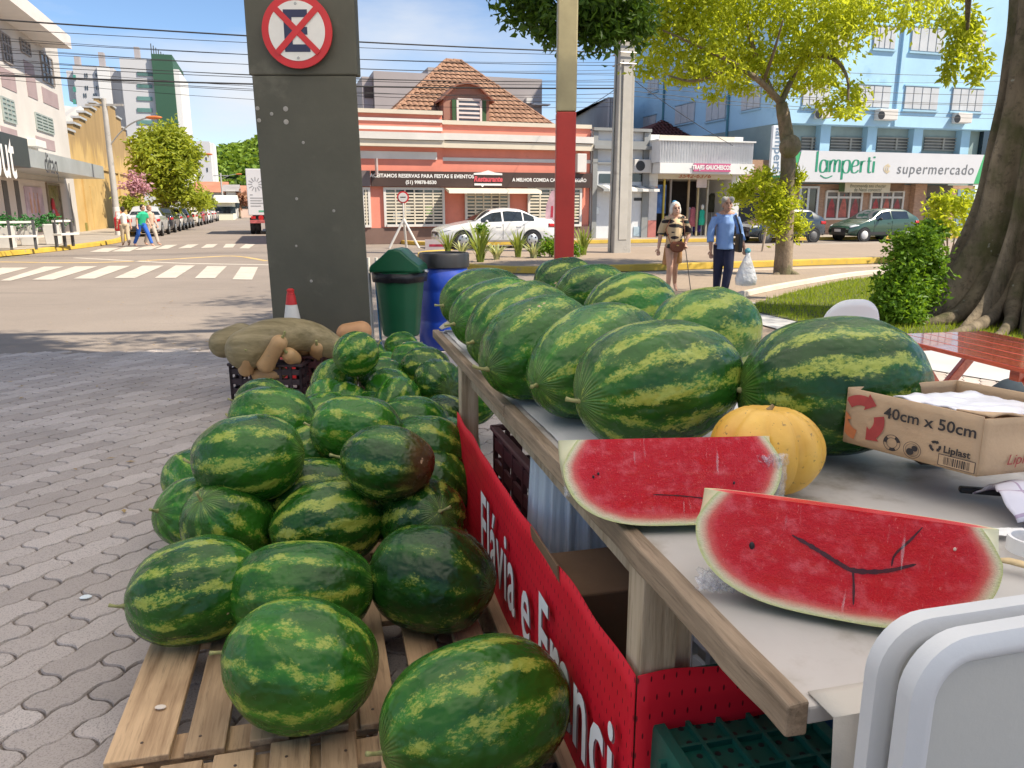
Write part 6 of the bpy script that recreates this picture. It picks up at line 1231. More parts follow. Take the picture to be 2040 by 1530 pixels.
# ------------------------------------------------------------------ red banner with lettering
bn = thing('red_banner', 'red perforated banner with white lettering wrapped around the table legs', 'banner', (N0.x,N0.y,0), TA)
BANM = None
def ban_mat():
    m, t, p = nodes_of('red_perforated_banner'); tc = t.nodes.new('ShaderNodeTexCoord'); mp = t.nodes.new('ShaderNodeMapping'); mp.inputs['Scale'].default_value = (36,36,24); t.links.new(tc.outputs['Object'], mp.inputs[0])
    s3 = t.nodes.new('ShaderNodeSeparateXYZ'); t.links.new(mp.outputs[0], s3.inputs[0])
    hz = math_(t, 'ADD', s3.outputs['X'], s3.outputs['Y']); row = math_(t, 'FLOOR', s3.outputs['Z'])
    fx = math_(t, 'FRACT', math_(t, 'ADD', hz, math_(t, 'MULTIPLY', row, .5))); fz = math_(t, 'FRACT', s3.outputs['Z'])
    dx = math_(t, 'ABSOLUTE', math_(t, 'SUBTRACT', fx, .5)); dz = math_(t, 'ABSOLUTE', math_(t, 'SUBTRACT', fz, .5))
    d = math_(t, 'ADD', math_(t, 'POWER', math_(t, 'DIVIDE', dx, .07), 2.0), math_(t, 'POWER', math_(t, 'DIVIDE', dz, .16), 2.0))
    c = mixc(t, sstep(t, d, .8, 1.2), (.11,.004,.008), ramp(t, noise_(t, 3, 4), [(.3, (.56,.008,.022)), (.7, (.66,.014,.032))]))
    t.links.new(c, p.inputs['Base Color']); p.inputs['Roughness'].default_value = .55; p.inputs['Specular IOR Level'].default_value = .2; bump_(t, p, noise_(t, 5, 3), .25, .03); return m
BANM = ban_mat()
ZB = .615
sag = MB(); sag.grid(lambda a,b: (.004+.003*math.sin(a*9)+.0015*math.sin(a*31+b*2), LU[0]-.045+(LU[1]-LU[0]+.06)*a, .03+(ZB-.03+.004*math.sin(a*40)-.012*math.sin(a*math.pi))*b), 60, 10)
sag.build('long_side', BANM, bn, smooth='all', solid=.002)
sd_ = MB(); sd_.grid(lambda a,b: (.009+.33*a, LU[0]-.047+.008*math.sin(a*7)*a, .03+(ZB-.03+.004*math.sin(a*9))*b), 12, 8); sd_.build('short_side', BANM, bn, smooth='all', solid=.002)
def ban_pt(px, py):
    o_r = Vector((0,0,H)); d = ray(px,py); p_on = T(0,.004,0); t_ = (p_on-o_r).dot(E2)/d.dot(E2); q = o_r+d*t_; return ((q-N0).dot(E1), q.z)
BLET = M_('banner_letter_white', (.82,.82,.82), .5, .03, 5); BSHA = M_('banner_letter_shadow', (.30,.14,.15), .6, .05, 5)
f0 = ban_pt(972,1060); f1 = ban_pt(1222,1470)
def btext(txt, u, z, size, m_, x, sx=1.0, nm='lettering'):
    mb = text_mb(txt, size, 0.0012*size/.1, sx, 0, 1.06); mb.xf(Matrix(((0,0,-1,x),(-1,0,0,u),(0,1,0,z),(0,0,0,1)))); return mb.build(nm, m_, bn)
um = .5*(f0[0]+f1[0]); zm = .30
BTXT = (um, f0, f1)
btext('Flávia e Franci', um, .345, .34, BLET, -.014, .66)
btext('Flávia e Franci', um-.004, .341, .34, BSHA, -.011, .66, 'letter_shadow')
# ------------------------------------------------------------------ melons on the table
g2_ = 'watermelons on the table'
TM = [
 (1310,766,1.048,.47,.166,208,-4,'large watermelon foremost in the left table row, stem pointing at the viewer',(.80,.50,0),35),
 (1190,719,1.048,.50,.166,222,-8,'second watermelon of the left table row, long stem and a tan nick below it',(.58,.60,0),10),
 (1078,692,1.046,.49,.164,224,-9,'third watermelon of the left table row, stem bent down',(.50,.62,0),60),
 (1038,650,1.046,.49,.166,222,-8,'fourth watermelon of the left table row, hooked stem',(.58,.48,0),0),
 (990,624,1.04,.47,.158,220,-6,'pale narrow watermelon fifth in the left table row',(.42,.95,0),90),
 (964,597,1.045,.47,.164,214,-3,'watermelon at the far end of the left table row, in front of the blue drum',(.48,.42,0),45),
 (1126,566,1.04,.44,.16,212,0,'farthest watermelon of the right table row, below the red post',(.5,.40,0),0),
 (1180,588,1.04,.46,.162,215,0,'second farthest watermelon of the right table row',(.5,.45,0),0),
 (1256,615,1.045,.47,.165,210,0,'pale mottled watermelon third farthest in the right table row',(.85,.85,0),0),
 (1404,666,1.05,.48,.17,212,-2,'bright mottled watermelon nearest in the right table row',(1.0,.9,0),0),
 (1657,768,1.058,.475,.176,184,-2,'big dark green watermelon behind the cardboard box, pale scars on its side',(.66,.32,0),25),
]
for (px,py,z,l,r,yw,pt,lab,c,ro) in TM: mpx(px,py,z,l,r,yw,pt,ro,lab,c,True,g2_)
# ------------------------------------------------------------------ yellow melon
ym = MB(); RB = .124; nu, nv = 72, 22
for i in range(nv+1):
    th = math.pi*i/nv
    for k in range(nu):
        ph = 2*math.pi*k/nu; rib = 1-.13*(1-abs(math.cos(4.5*ph)))**1.6; rr = math.sin(th)**.92*RB*rib; z = math.cos(th)*RB*.80
        if i <= 3: z -= .010*(1-i/3.0)
        ym.v.append((rr*math.cos(ph), rr*math.sin(ph), z+RB*.79))
for i in range(nv):
    for k in range(nu): k2 = (k+1) % nu; ym.f.append((i*nu+k,(i+1)*nu+k,(i+1)*nu+k2,i*nu+k2))
m, t, p = nodes_of('yellow_melon_skin'); a = noise_(t, 9, 5, .6); sp = noise_(t, 70, 3, .6); big = noise_(t, 14, 4, .6)
c = ramp(t, a, [(.3, (.58,.31,.035)), (.7, (.74,.45,.08))]); c = mixc(t, math_(t, 'MULTIPLY', sstep(t, sp, .62, .70), .8), c, (.18,.11,.03)); c = mixc(t, math_(t, 'MULTIPLY', sstep(t, big, .66, .74), .55), c, (.25,.2,.08)); t.links.new(c, p.inputs['Base Color']); p.inputs['Roughness'].default_value = .42; bump_(t, p, noise_(t, 20, 5, .6), .3, .008)
yo = gp(1527,990,.88); yo = Vector((.80-.005*0, 0, 0)); yc = gp(1527,893,.985)
yt = thing('yellow_melon', 'ribbed yellow melon behind the two cut watermelon pieces', 'melon', (yc.x,yc.y,.882))
ym.build('skin', m, yt, smooth='all', merge=True).rotation_euler = (R_(-4),R_(4),.5)
mb = MB(); mb.tube([(0,0,RB*1.52),(.003,0,RB*1.57),(.008,0,RB*1.62)], [.009,.005,.004], 7); mb.build('stem', M_('melon_scar', (.25,.17,.08), .8, .2, 30), yt)
# ------------------------------------------------------------------ cut watermelon pieces
def flesh_mat():
    m, t, p = nodes_of('cut_watermelon_flesh'); tc = t.nodes.new('ShaderNodeTexCoord'); s3 = t.nodes.new('ShaderNodeSeparateXYZ'); t.links.new(tc.outputs['Object'], s3.inputs[0])
    ax = math_(t, 'ABSOLUTE', s3.outputs['X']); rr = math_(t, 'ADD', math_(t, 'MULTIPLY', s3.outputs['Y'], s3.outputs['Y']), math_(t, 'MULTIPLY', s3.outputs['Z'], s3.outputs['Z']))
    r_ = math_(t, 'SUBTRACT', math_(t, 'SQRT', rr), .3); ee = math_(t, 'DIVIDE', math_(t, 'ABSOLUTE', r_), .7); up_ = math_(t, 'GREATER_THAN', r_, 0.0); e2 = math_(t, 'POWER', ee, math_(t, 'ADD', 1.2, up_)); x3 = math_(t, 'POWER', ax, 3.0); qa = math_(t, 'DIVIDE', x3, math_(t, 'SUBTRACT', 1.0, math_(t, 'MINIMUM', e2, .95))); qb = math_(t, 'ADD', x3, e2); q = math_(t, 'ADD', math_(t, 'MULTIPLY', up_, qb), math_(t, 'MULTIPLY', math_(t, 'SUBTRACT', 1.0, up_), qa)); n1 = noise_(t, 3.0, 4, .6); n2 = noise_(t, 30, 5, .7); n3 = noise_(t, 6, 4, .6)
    q = math_(t, 'ADD', q, math_(t, 'MULTIPLY', math_(t, 'SUBTRACT', n1, .5), .22))
    c = ramp(t, q, [(0, (.60,.0015,.009)), (.42, (.62,.002,.012)), (.60, (.66,.015,.028)), (.73, (.72,.13,.11)), (.83, (.76,.48,.34)), (.91, (.76,.70,.47)), (.97, (.62,.64,.30))])
    c = mixc(t, math_(t, 'MULTIPLY', sstep(t, n3, .45, .75), math_(t, 'MULTIPLY', math_(t, 'SUBTRACT', 1.0, sstep(t, q, .6, .8)), .75)), c, (.76,.13,.15))
    gr_ = noise_(t, 75, 3, .7); c = mixc(t, math_(t, 'MULTIPLY', sstep(t, gr_, .48, .72), math_(t, 'MULTIPLY', math_(t, 'SUBTRACT', 1.0, sstep(t, q, .55, .8)), .5)), c, (.40,.004,.014))
    st = noise_(t, 1.0, 3, .6, sc=(60,60,9)); c = mixc(t, math_(t, 'MULTIPLY', sstep(t, st, .62, .74), .4), c, (.80,.30,.28))
    t.links.new(c, p.inputs['Base Color']); p.inputs['Roughness'].default_value = .34; p.inputs['Specular IOR Level'].default_value = .25; p.inputs['Subsurface Weight'].default_value = .12; p.inputs['Subsurface Radius'].default_value = (.02,.006,.004); p.inputs['Subsurface Scale'].default_value = .4
    bump_(t, p, math_(t, 'ADD', math_(t, 'ADD', n2, gr_), st), .5, .006); return m
def lightrind_mat():
    m, t, p = nodes_of('slice_rind'); tc = t.nodes.new('ShaderNodeTexCoord'); f = noise_(t, 8, 4, .6); c = ramp(t, f, [(.35, (.05,.16,.02)), (.65, (.30,.38,.08))]); s3 = t.nodes.new('ShaderNodeSeparateXYZ'); t.links.new(tc.outputs['Object'], s3.inputs[0]); rr = math_(t, 'SQRT', math_(t, 'ADD', math_(t, 'MULTIPLY', s3.outputs['Y'], s3.outputs['Y']), math_(t, 'MULTIPLY', s3.outputs['Z'], s3.outputs['Z']))); c = mixc(t, sstep(t, rr, .35, .8), (.70,.68,.44), c); t.links.new(c, p.inputs['Base Color']); p.inputs['Roughness'].default_value = .3; return m
def film_mat():
    m, t, p = nodes_of('cling_film'); gl = t.nodes.new('ShaderNodeBsdfGlossy'); gl.inputs['Roughness'].default_value = .16; tr = t.nodes.new('ShaderNodeBsdfTransparent'); df = t.nodes.new('ShaderNodeBsdfDiffuse'); df.inputs['Color'].default_value = (.9,.9,.92,1)
    n = noise_(t, 1.0, 4, .65, sc=(2.2,9,4)); n2 = noise_(t, 22, 3, .7); cre = math_(t, 'MULTIPLY', sstep(t, noise_(t, 1.0, 2, .5, sc=(95,14,8)), .66, .76), sstep(t, noise_(t, 9, 2), .45, .65))
    b = t.nodes.new('ShaderNodeBump'); b.inputs['Strength'].default_value = .9; b.inputs['Distance'].default_value = .02; t.links.new(math_(t, 'ADD', n, math_(t, 'MULTIPLY', n2, .12)), b.inputs['Height']); t.links.new(b.outputs[0], gl.inputs['Normal'])
    fr = t.nodes.new('ShaderNodeFresnel'); fr.inputs['IOR'].default_value = 1.35; t.links.new(b.outputs[0], fr.inputs['Normal'])
    m1 = t.nodes.new('ShaderNodeMixShader'); t.links.new(math_(t, 'MULTIPLY', fr.outputs[0], .7, clamp=True), m1.inputs[0]); t.links.new(tr.outputs[0], m1.inputs[1]); t.links.new(gl.outputs[0], m1.inputs[2])
    m2 = t.nodes.new('ShaderNodeMixShader'); t.links.new(math_(t, 'MULTIPLY', cre, .28), m2.inputs[0]); t.links.new(m1.outputs[0], m2.inputs[1]); t.links.new(df.outputs[0], m2.inputs[2]); t.links.new(m2.outputs[0], t.nodes['Material Output'].inputs['Surface']); return m
def bunch_mat():
    m, t, p = nodes_of('bunched_film'); p.inputs['Base Color'].default_value = (.85,.86,.9,1); p.inputs['Roughness'].default_value = .2; tr = t.nodes.new('ShaderNodeBsdfTransparent'); ms = t.nodes.new('ShaderNodeMixShader'); n = noise_(t, 40, 3, .6); t.links.new(math_(t, 'MULTIPLY_ADD', n, .35, .06), ms.inputs[0]); t.links.new(tr.outputs[0], ms.inputs[1]); t.links.new(p.outputs[0], ms.inputs[2]); t.links.new(ms.outputs[0], t.nodes['Material Output'].inputs['Surface']); return m
BUNCH = bunch_mat(); FLESH = flesh_mat(); LRIND = lightrind_mat(); FILM = film_mat(); CRACK = M_('crack_dark_red', (.06,.003,.006), .5, .3, 60); SEED = M_('seed_dark', (.02,.008,.008), .4, .2)
def cut_piece(c, yaw, a, b, tilt, label, back=72, dirs=None):
    t = thing('cut_watermelon', label, 'watermelon', (c.x,c.y,.882), R_(yaw)); root = Vector((0,0,b*.985))
    f1, f2 = R_(-90-tilt), R_(-90+back); nr = 22; nx = 36            # angles in the y,z plane
    def hw(r): e = abs(r-.3)/.7; return max(0.0, 1-min(1,e)**(2.2 if r > .3 else 1.2))**(1/3.0)
    RR = [math.sin(math.pi/2*k/nr) for k in range(nr+1)]
    def pt(x, r, f): return (x, r*math.cos(f), r*math.sin(f))
    for f in (f1, f2):
        mb = MB()
        for r in RR:
            for i in range(nx+1): mb.v.append(pt(hw(r)*(-1+2*i/nx), r, f))
        for k in range(nr):
            for i in range(nx): q = k*(nx+1)+i; mb.f.append((q,q+1,q+nx+2,q+nx+1) if f == f2 else (q,q+nx+1,q+nx+2,q+1))
        o = mb.build('cut_face', FLESH, t, smooth=30); o.location = root; o.scale = (a,b,b)
    na = 14; prof_ = [(-hw(r),r) for r in RR]+[(hw(r),r) for r in reversed(RR[:-1])]; rn = MB()
    for (x,r) in prof_:
        for k in range(na+1): rn.v.append(pt(x, r, f1+(f2-f1)*k/na))
    for i in range(len(prof_)-1):
        for k in range(na): q = i*(na+1)+k; rn.f.append((q,q+na+1,q+na+2,q+1))
    o = rn.build('rind', LRIND, t, smooth=50); o.location = root; o.scale = (a,b,b)
    def face(x, r): p_ = pt(x, r, f1); return Vector((p_[0]*a, p_[1]*b, p_[2]*b))+root
    nrm = Vector((0, math.sin(f1), -math.cos(f1))).normalized()
    if nrm.y > 0: nrm = -nrm
    return t, face, nrm
def strip(t, face, nrm, pts, wd, name, mat, off=.0012):
    mb = MB(); P = [face(*p) for p in pts]
    for _ in range(4):
        Q = [P[0]]
        for i in range(len(P)-1): Q += [P[i]*.75+P[i+1]*.25, P[i]*.25+P[i+1]*.75]
        P = Q+[P[-1]]
    n = len(P)
    for i, p in enumerate(P):
        d = (P[min(i+1,n-1)]-P[max(i-1,0)]).normalized(); s_ = d.cross(nrm).normalized(); w_ = wd*math.sin(math.pi*min(.97,max(.03,i/(n-1))))**.6*(1+.45*noise.noise(p*130)+.2*noise.noise(p*420))
        mb.v += [tuple(p+s_*w_+nrm*off), tuple(p-s_*w_+nrm*off)]
    for i in range(n-1): mb.f.append((2*i,2*i+1,2*i+3,2*i+2))
    return mb.build(name, mat, t)
def film(t, face, nrm, x0, x1, r0, r1, amp, name='cling_film', off=.004):
    mb = MB()
    def fn(u, v):
        r = r0+(r1-r0)*v; e = abs(r-.3)/.7; x = (x0+(x1-x0)*u)*max(0.0,1-min(1,e)**(2.2 if r > .3 else 1.2))**(1/3.0)
        p = face(x, r); n_ = noise.noise(Vector((x*7,r*7,1)))+.6*noise.noise(Vector((x*19,r*13,4))); return p+nrm*(off+amp*(n_+.6))
    mb.grid(fn, 70, 34); return mb.build(name, FILM, t, smooth='all')
r1, r2 = gp(1420,980,1.045), gp(1970,1058,1.045); c1 = (r1+r2)/2; yw1 = math.degrees(math.atan2(r2.y-r1.y, r2.x-r1.x))
t1, F1, n1_ = cut_piece(c1, yw1, (r2-r1).length/2/.90, .168, 18, 'front piece of cut watermelon with a dark crack across its red flesh')
def fpx(px, py, c, yaw, a, b, tilt):       # pixel on the cut face -> (x, r)
    X = Vector((math.cos(R_(yaw)), math.sin(R_(yaw)), 0)); Yv = Vector((-X.y, X.x, 0)); f = R_(-90-tilt); dn = Yv*math.cos(f)+Vector((0,0,math.sin(f))); nn = X.cross(dn); o0 = Vector((c.x,c.y,.882+b*.985))
    d = ray(px,py); t_ = (o0-Vector((0,0,H))).dot(nn)/d.dot(nn); q = Vector((0,0,H))+d*t_-o0; return (q.dot(X)/a, q.dot(dn)/b)
A1 = (r2-r1).length/2/.90
q = lambda x,y: fpx(x,y,c1,yw1,A1,.168,18)
strip(t1, F1, n1_, [q(1578,1066),(q(1620,1090)),q(1680,1128),q(1700,1138),q(1760,1140),q(1825,1124)], .0036, 'crack', CRACK)
strip(t1, F1, n1_, [q(1699,1136),q(1701,1165),q(1700,1205)], .0018, 'crack', CRACK)
strip(t1, F1, n1_, [q(1776,1128),q(1780,1105),q(1810,1080),q(1838,1050)], .0018, 'crack', CRACK)
for x,y,s_ in ((1498,1087,.0065),(1902,1094,.003)):
    p_ = F1(*q(x,y)); mb = MB(); mb.ball(p_+n1_*.001, (s_*.7,s_*.45,s_), 8, 6); mb.build('seed', SEED if s_ > .004 else M_('pale_seed', (.8,.6,.5), .4, 0), t1, smooth='all')
film(t1, F1, n1_, -.99, .99, .02, 1.0, .0022)
rA, rB = gp(1150,892,1.035), gp(1522,884,1.035); c2 = (rA+rB)/2; yw2 = math.degrees(math.atan2(rB.y-rA.y, rB.x-rA.x))
A2 = (rB-rA).length/2/.86
t2, F2, n2_ = cut_piece(c2, yw2, A2, .172, 22, 'rear piece of cut watermelon wrapped in cling film, beside the yellow melon')
q2 = lambda x,y: fpx(x,y,c2,yw2,A2,.172,22)
for x,y in ((1182,950),(1192,944),(1462,962)): p_ = F2(*q2(x,y)); mb = MB(); mb.ball(p_+n2_*.001, (.0025,.002,.0035), 8, 6); mb.build('seed', SEED, t2, smooth='all')
strip(t2, F2, n2_, [q2(1300,985),q2(1370,988),q2(1450,1000)], .0012, 'crack', CRACK)
film(t2, F2, n2_, -.99, .99, .0, 1.0, .0025)
# bunched film ends
def bunch(px, py, z, sx, sy, sz, label, n=3, seed=1):
    rg = random.Random(seed); mb = MB(); c = gp(px,py,z)
    for k in range(n):
        of = Vector((rg.uniform(0,9),rg.uniform(0,9),0)); ry = rg.uniform(-.3,.3)
        def fn(u, v):
            x, y = (u-.5)*2*sx, (v-.5)*2*sz; d = .5*noise.noise(Vector((u*5,v*5,0))+of)+.3*noise.noise(Vector((u*13,v*13,2))+of)+.15*noise.noise(Vector((u*29,v*29,2))+of); f_ = 1-.35*abs(noise.noise(Vector((u*3,v*2,7))+of)); return Vector((x*f_+ry*.02, d*sy, y*f_))
        mb.grid(fn, 34, 34)
    o = mb.build('film_bunch', BUNCH, None, smooth='all'); o.location = c; tag(o, label, 'plastic film'); return o
bunch(1535,955,.965,.030,.03,.055,'crumpled cling film at the right end of the rear cut piece', 4, 2)
bunch(1440,1155,.90,.045,.05,.018,'loose cling film under the left end of the front cut piece', 3, 4)
bunch(1145,955,.955,.022,.02,.04,'gathered cling film at the left tip of the rear cut piece', 3, 6)
# ------------------------------------------------------------------ cardboard box of bags
CARD = M_('corrugated_card', (.50,.345,.21), .8, .10, 4, .25, 60, vsc=(1,1,.3)); CARDI = M_('card_inside', (.42,.29,.17), .85, .12, 6)
B0 = gp(1680,878,.968); B1 = gp(1945,948,.958); hB = .128; fd = (B1-B0); fdn = fd.normalized(); rd = Vector((.97,.25,0)).normalized(); dB = .30
bx = thing('cardboard_box', 'brown cardboard box printed 40cm x 50cm with recycling arrows', 'box', (B0.x,B0.y,.884))
ob = (B0.x,B0.y,.884)
up = Vector((0,0,hB)); th_ = .004
def wall(p0, d, L_, h0, h1, nm, nrm, seed=0, bulge=.004):
    mb = MB(); mb.grid(lambda u,v: p0+d*(L_*u)+Vector((0,0,(h0+(h1-h0)*u)*v))+nrm*(bulge*math.sin(u*math.pi)*math.sin(v*math.pi)*noise.noise(Vector((u*3+seed,v*2,0)))*2), 16, 8); return mb.build(nm, CARD, bx, ob, smooth='all', solid=th_)
nf = Vector((fdn.y,-fdn.x,0)); nr_ = Vector((rd.y,-rd.x,0))
if nf.y > 0: nf = -nf
wall(B0, fdn, fd.length, hB, hB*.985, 'front_wall', nf); wall(B1, rd, dB, hB*.95, hB*.9, 'side_wall', nr_, 5, .012)
wall(B0, rd, dB, hB, hB, 'side_wall', nr_, 9); wall(B0+rd*dB, fdn, fd.length, hB, hB, 'back_wall', nf, 3)
mb = MB(); mb.add([B0,B1,B1+rd*dB,B0+rd*dB], [(0,1,2,3)]); mb.build('base', CARDI, bx, ob, solid=th_)
fl2 = MB(); fl2.grid(lambda u,v: B1+up*.97+rd*(.02+.13*u)+Vector((-.02,.03,0))*v*2+Vector((0,0,-.05*v*u+.006*math.sin(u*6))), 8, 6); fl2.build('flap', CARD, bx, ob, smooth='all', solid=th_)
fl3 = MB(); fl3.grid(lambda u,v: B1+up*.95+rd*(.15+.14*u)-Vector((0,.005,0))+Vector((.0,.06,.03))*v+Vector((0,0,.012*math.sin(u*4))), 8, 6); fl3.build('flap', CARD, bx, ob, smooth='all', solid=th_)
pk = thing('bag_packet', 'stack of thin white plastic bags in the cardboard box', 'plastic bags', tuple(B0+rd*.05+Vector((0,0,.02)))); 
mb = MB(); mb.grid(lambda u,v: Vector((0,0,0))+fdn*(.06+(fd.length-.09)*u)+rd*((dB-.10)*v)+Vector((0,0,hB-.032+.008*noise.noise(Vector((u*6,v*5,0))))), 20, 14); mb.build('top_bag', M_('thin_white_plastic', (.78,.78,.84), .3, .05, 6, .3, 30), pk, smooth='all', solid=.004)
INK = M_('black_print', (.035,.03,.03), .7, .15, 40); REDI = M_('red_print', (.40,.055,.05), .7, .2, 25); ORI = M_('orange_print', (.52,.17,.06), .7, .2, 25)
def on_box(u, v, off=.0045): return B0-Vector(ob)+fdn*(fd.length*u)+Vector((0,0,hB*v))+nf*off
lettering('40cm x 50cm', .0345, INK, bx, on_box(.64,.70,.0055), fdn, (0,0,1), bold=.0006)
lettering('Liplast', .0205, INK, bx, on_box(.855,.31,.0052), fdn, (0,0,1), bold=.0005)
lettering('Liplast', .032, REDI, bx, B1-Vector(ob)+rd*.10+Vector((0,0,.032))+nr_*.012, rd, (0,0,1), shear=.25, name='side_lettering')
def flat(pts, mat, nm, off=.0052):
    mb = MB(); mb.add([on_box(u,v,off) for u,v in pts], [tuple(range(len(pts)))]); return mb.build(nm, mat, bx)
ar = hB/fd.length
def arrow_set(cu, cv, s, mat_list, nm):
    # three chasing arrows: bent bands with a head
    for k, mt in enumerate(mat_list):
        a0 = R_(90-120*k); pts = []
        for i in range(7): a = a0+R_(48)-R_(62)*i/6; pts.append((math.cos(a)*1.0, math.sin(a)*1.0))
        a = a0-R_(14); hx, hy = math.cos(a), math.sin(a); tx, ty = hy, -hx
        pts += [(hx*1.16,hy*1.16), (hx*.8+tx*.42,hy*.8+ty*.42), (hx*.40,hy*.40)]
        for i in range(7): a = a0-R_(14)+R_(62)*i/6; pts.append((math.cos(a)*.56, math.sin(a)*.56))
        flat([(max(.008,cu+s*x*ar), cv+s*y) for x, y in pts], mt, nm)
arrow_set(.13,.50,.42,[REDI,REDI,ORI],'recycling_arrow')
arrow_set(.705,.33,.095,[INK,INK,INK],'recycling_mark'); 
def ring(cu, cv, r0, r1, mat, nm, a0=0, a1=6.2832, off=.0052):
    n = 28; mb = MB()
    for i in range(n+1):
        a = a0+(a1-a0)*i/n; mb.v += [tuple(on_box(cu+r0*math.cos(a)*ar, cv+r0*math.sin(a), off)), tuple(on_box(cu+r1*math.cos(a)*ar, cv+r1*math.sin(a), off))]
    for i in range(n): mb.f.append((2*i,2*i+1,2*i+3,2*i+2))
    return mb.build(nm, mat, bx)
ring(.39,.20,.135,.145,INK,'round_mark'); ring(.39,.20,.085,.093,INK,'round_mark')
for k in range(3): ring(.39,.20,.09,.14,INK,'round_mark',R_(15+120*k),R_(65+120*k),.0056)
ring(.545,.165,.138,.146,INK,'round_mark'); ring(.545,.165,.105,.111,INK,'round_mark'); ring(.562,.20,.0,.05,INK,'round_mark'); ring(.53,.13,.0,.06,INK,'round_mark')
flat([(.735,.03),(.99,.03),(.99,.225),(.735,.225)], INK, 'barcode_frame', .0048); flat([(.74,.04),(.985,.04),(.985,.215),(.74,.215)], CARD, 'barcode_field', .0051)
rg = random.Random(2); u = .775; bc = MB()
while u < .955:
    w_ = rg.choice((.003,.003,.006,.009)); bc.add([on_box(u,.06,.0054),on_box(u+w_,.06,.0054),on_box(u+w_,.195,.0054),on_box(u,.195,.0054)], [(0,1,2,3)]); u += w_+rg.choice((.004,.004,.007))
bc.build('barcode', INK, bx)
sb = gp(1815,925,.884); mb = MB(); mb.box(-.035,.035,-.03,.03,0,.066); o = mb.build('box_rest', M_('dark_wood_block', (.05,.028,.02), .6, .3, 20)); o.location = gp(1850,918,.884); tag(o, 'small dark block propping up the cardboard box', 'block')
# ------------------------------------------------------------------ towel, tape roll, dried peel on the table
tw = MB(); tc0 = gp(2040,1015,.884)
def towel(u, v):
    x = -.065+.22*u; y = (v-.5)*.16; h = .05*math.sin(math.pi*min(1,max(0,v)))**.7*(.6+.5*math.sin(u*2.4+.6))+.012*noise.noise(Vector((u*4,v*5,0))); return Vector((x-.012*math.sin(v*6),y,.004+h))
tw.grid(towel, 34, 26)
m, t, p = nodes_of('checked_towel'); tcn = t.nodes.new('ShaderNodeTexCoord'); s3 = t.nodes.new('ShaderNodeSeparateXYZ'); t.links.new(tcn.outputs['Object'], s3.inputs[0])
def band(o_, per, wd): return sstep(t, math_(t, 'ABSOLUTE', math_(t, 'SUBTRACT', math_(t, 'FRACT', math_(t, 'MULTIPLY', o_, 1/per)), .5)), wd*1.4, wd)
bb = math_(t, 'MAXIMUM', band(s3.outputs['X'],.055,.03), band(s3.outputs['Y'],.05,.035)); c = mixc(t, math_(t, 'MULTIPLY', bb, .6), (.70,.68,.76), (.28,.14,.30)); nn = noise_(t, 9, 3); c = mixc(t, sstep(t, nn, .56, .68), c, (.22,.05,.42)); t.links.new(c, p.inputs['Base Color']); p.inputs['Roughness'].default_value = .9; bump_(t, p, noise_(t, 300, 2), .3, .002)
o = tw.build('towel', m, None, smooth='all', solid=.003); o.location = tc0; tag(o, 'crumpled white and purple checked towel at the right edge of the table', 'towel')
tp = MB(); tp.lathe([(.030,0),(.036,0),(.036,.028),(.030,.028),(.030,0)], 36, cap=False); o = tp.build('tape_roll', M_('white_tape', (.80,.80,.80), .5, .03), None, smooth=40); o.location = gp(2048,1098,.884); tag(o, 'white tape roll lying at the right edge of the table', 'tape roll')
pp = MB(); pp.grid(lambda u,v: Vector((-.01+.07*u,-.02+.035*v,.002+.002*noise.noise(Vector((u*8,v*5,0))))), 10, 6); o = pp.build('paper_scrap', M_('white_paper', (.82,.82,.80), .8, .03), None, solid=.001); o.location = gp(1985,1060,.884); tag(o, 'torn white paper scrap beside the towel', 'paper')
dl = MB(); dl.tube([(-.03,.02,.006),(0,.004,.010),(.03,-.015,.008),(.055,-.03,.005)], [.003,.010,.011,.004], 8, flat=.5); o = dl.build('dry_peel', M_('dry_peel_skin', (.62,.47,.26), .7, .25, 30), None, smooth='all'); o.location = gp(2012,1130,.884); tag(o, 'shrivelled pale peel lying on the table beside the cut melon', 'peel')
kh = MB(); kh.obox((0,0,.008), (.09,.018,.014)); o = kh.build('knife_handle', BLACKP, None, bevel=.004); o.location = gp(1955,985,.884); o.rotation_euler = (0,0,-.25); tag(o, 'black knife handle sticking out from under the towel', 'knife')
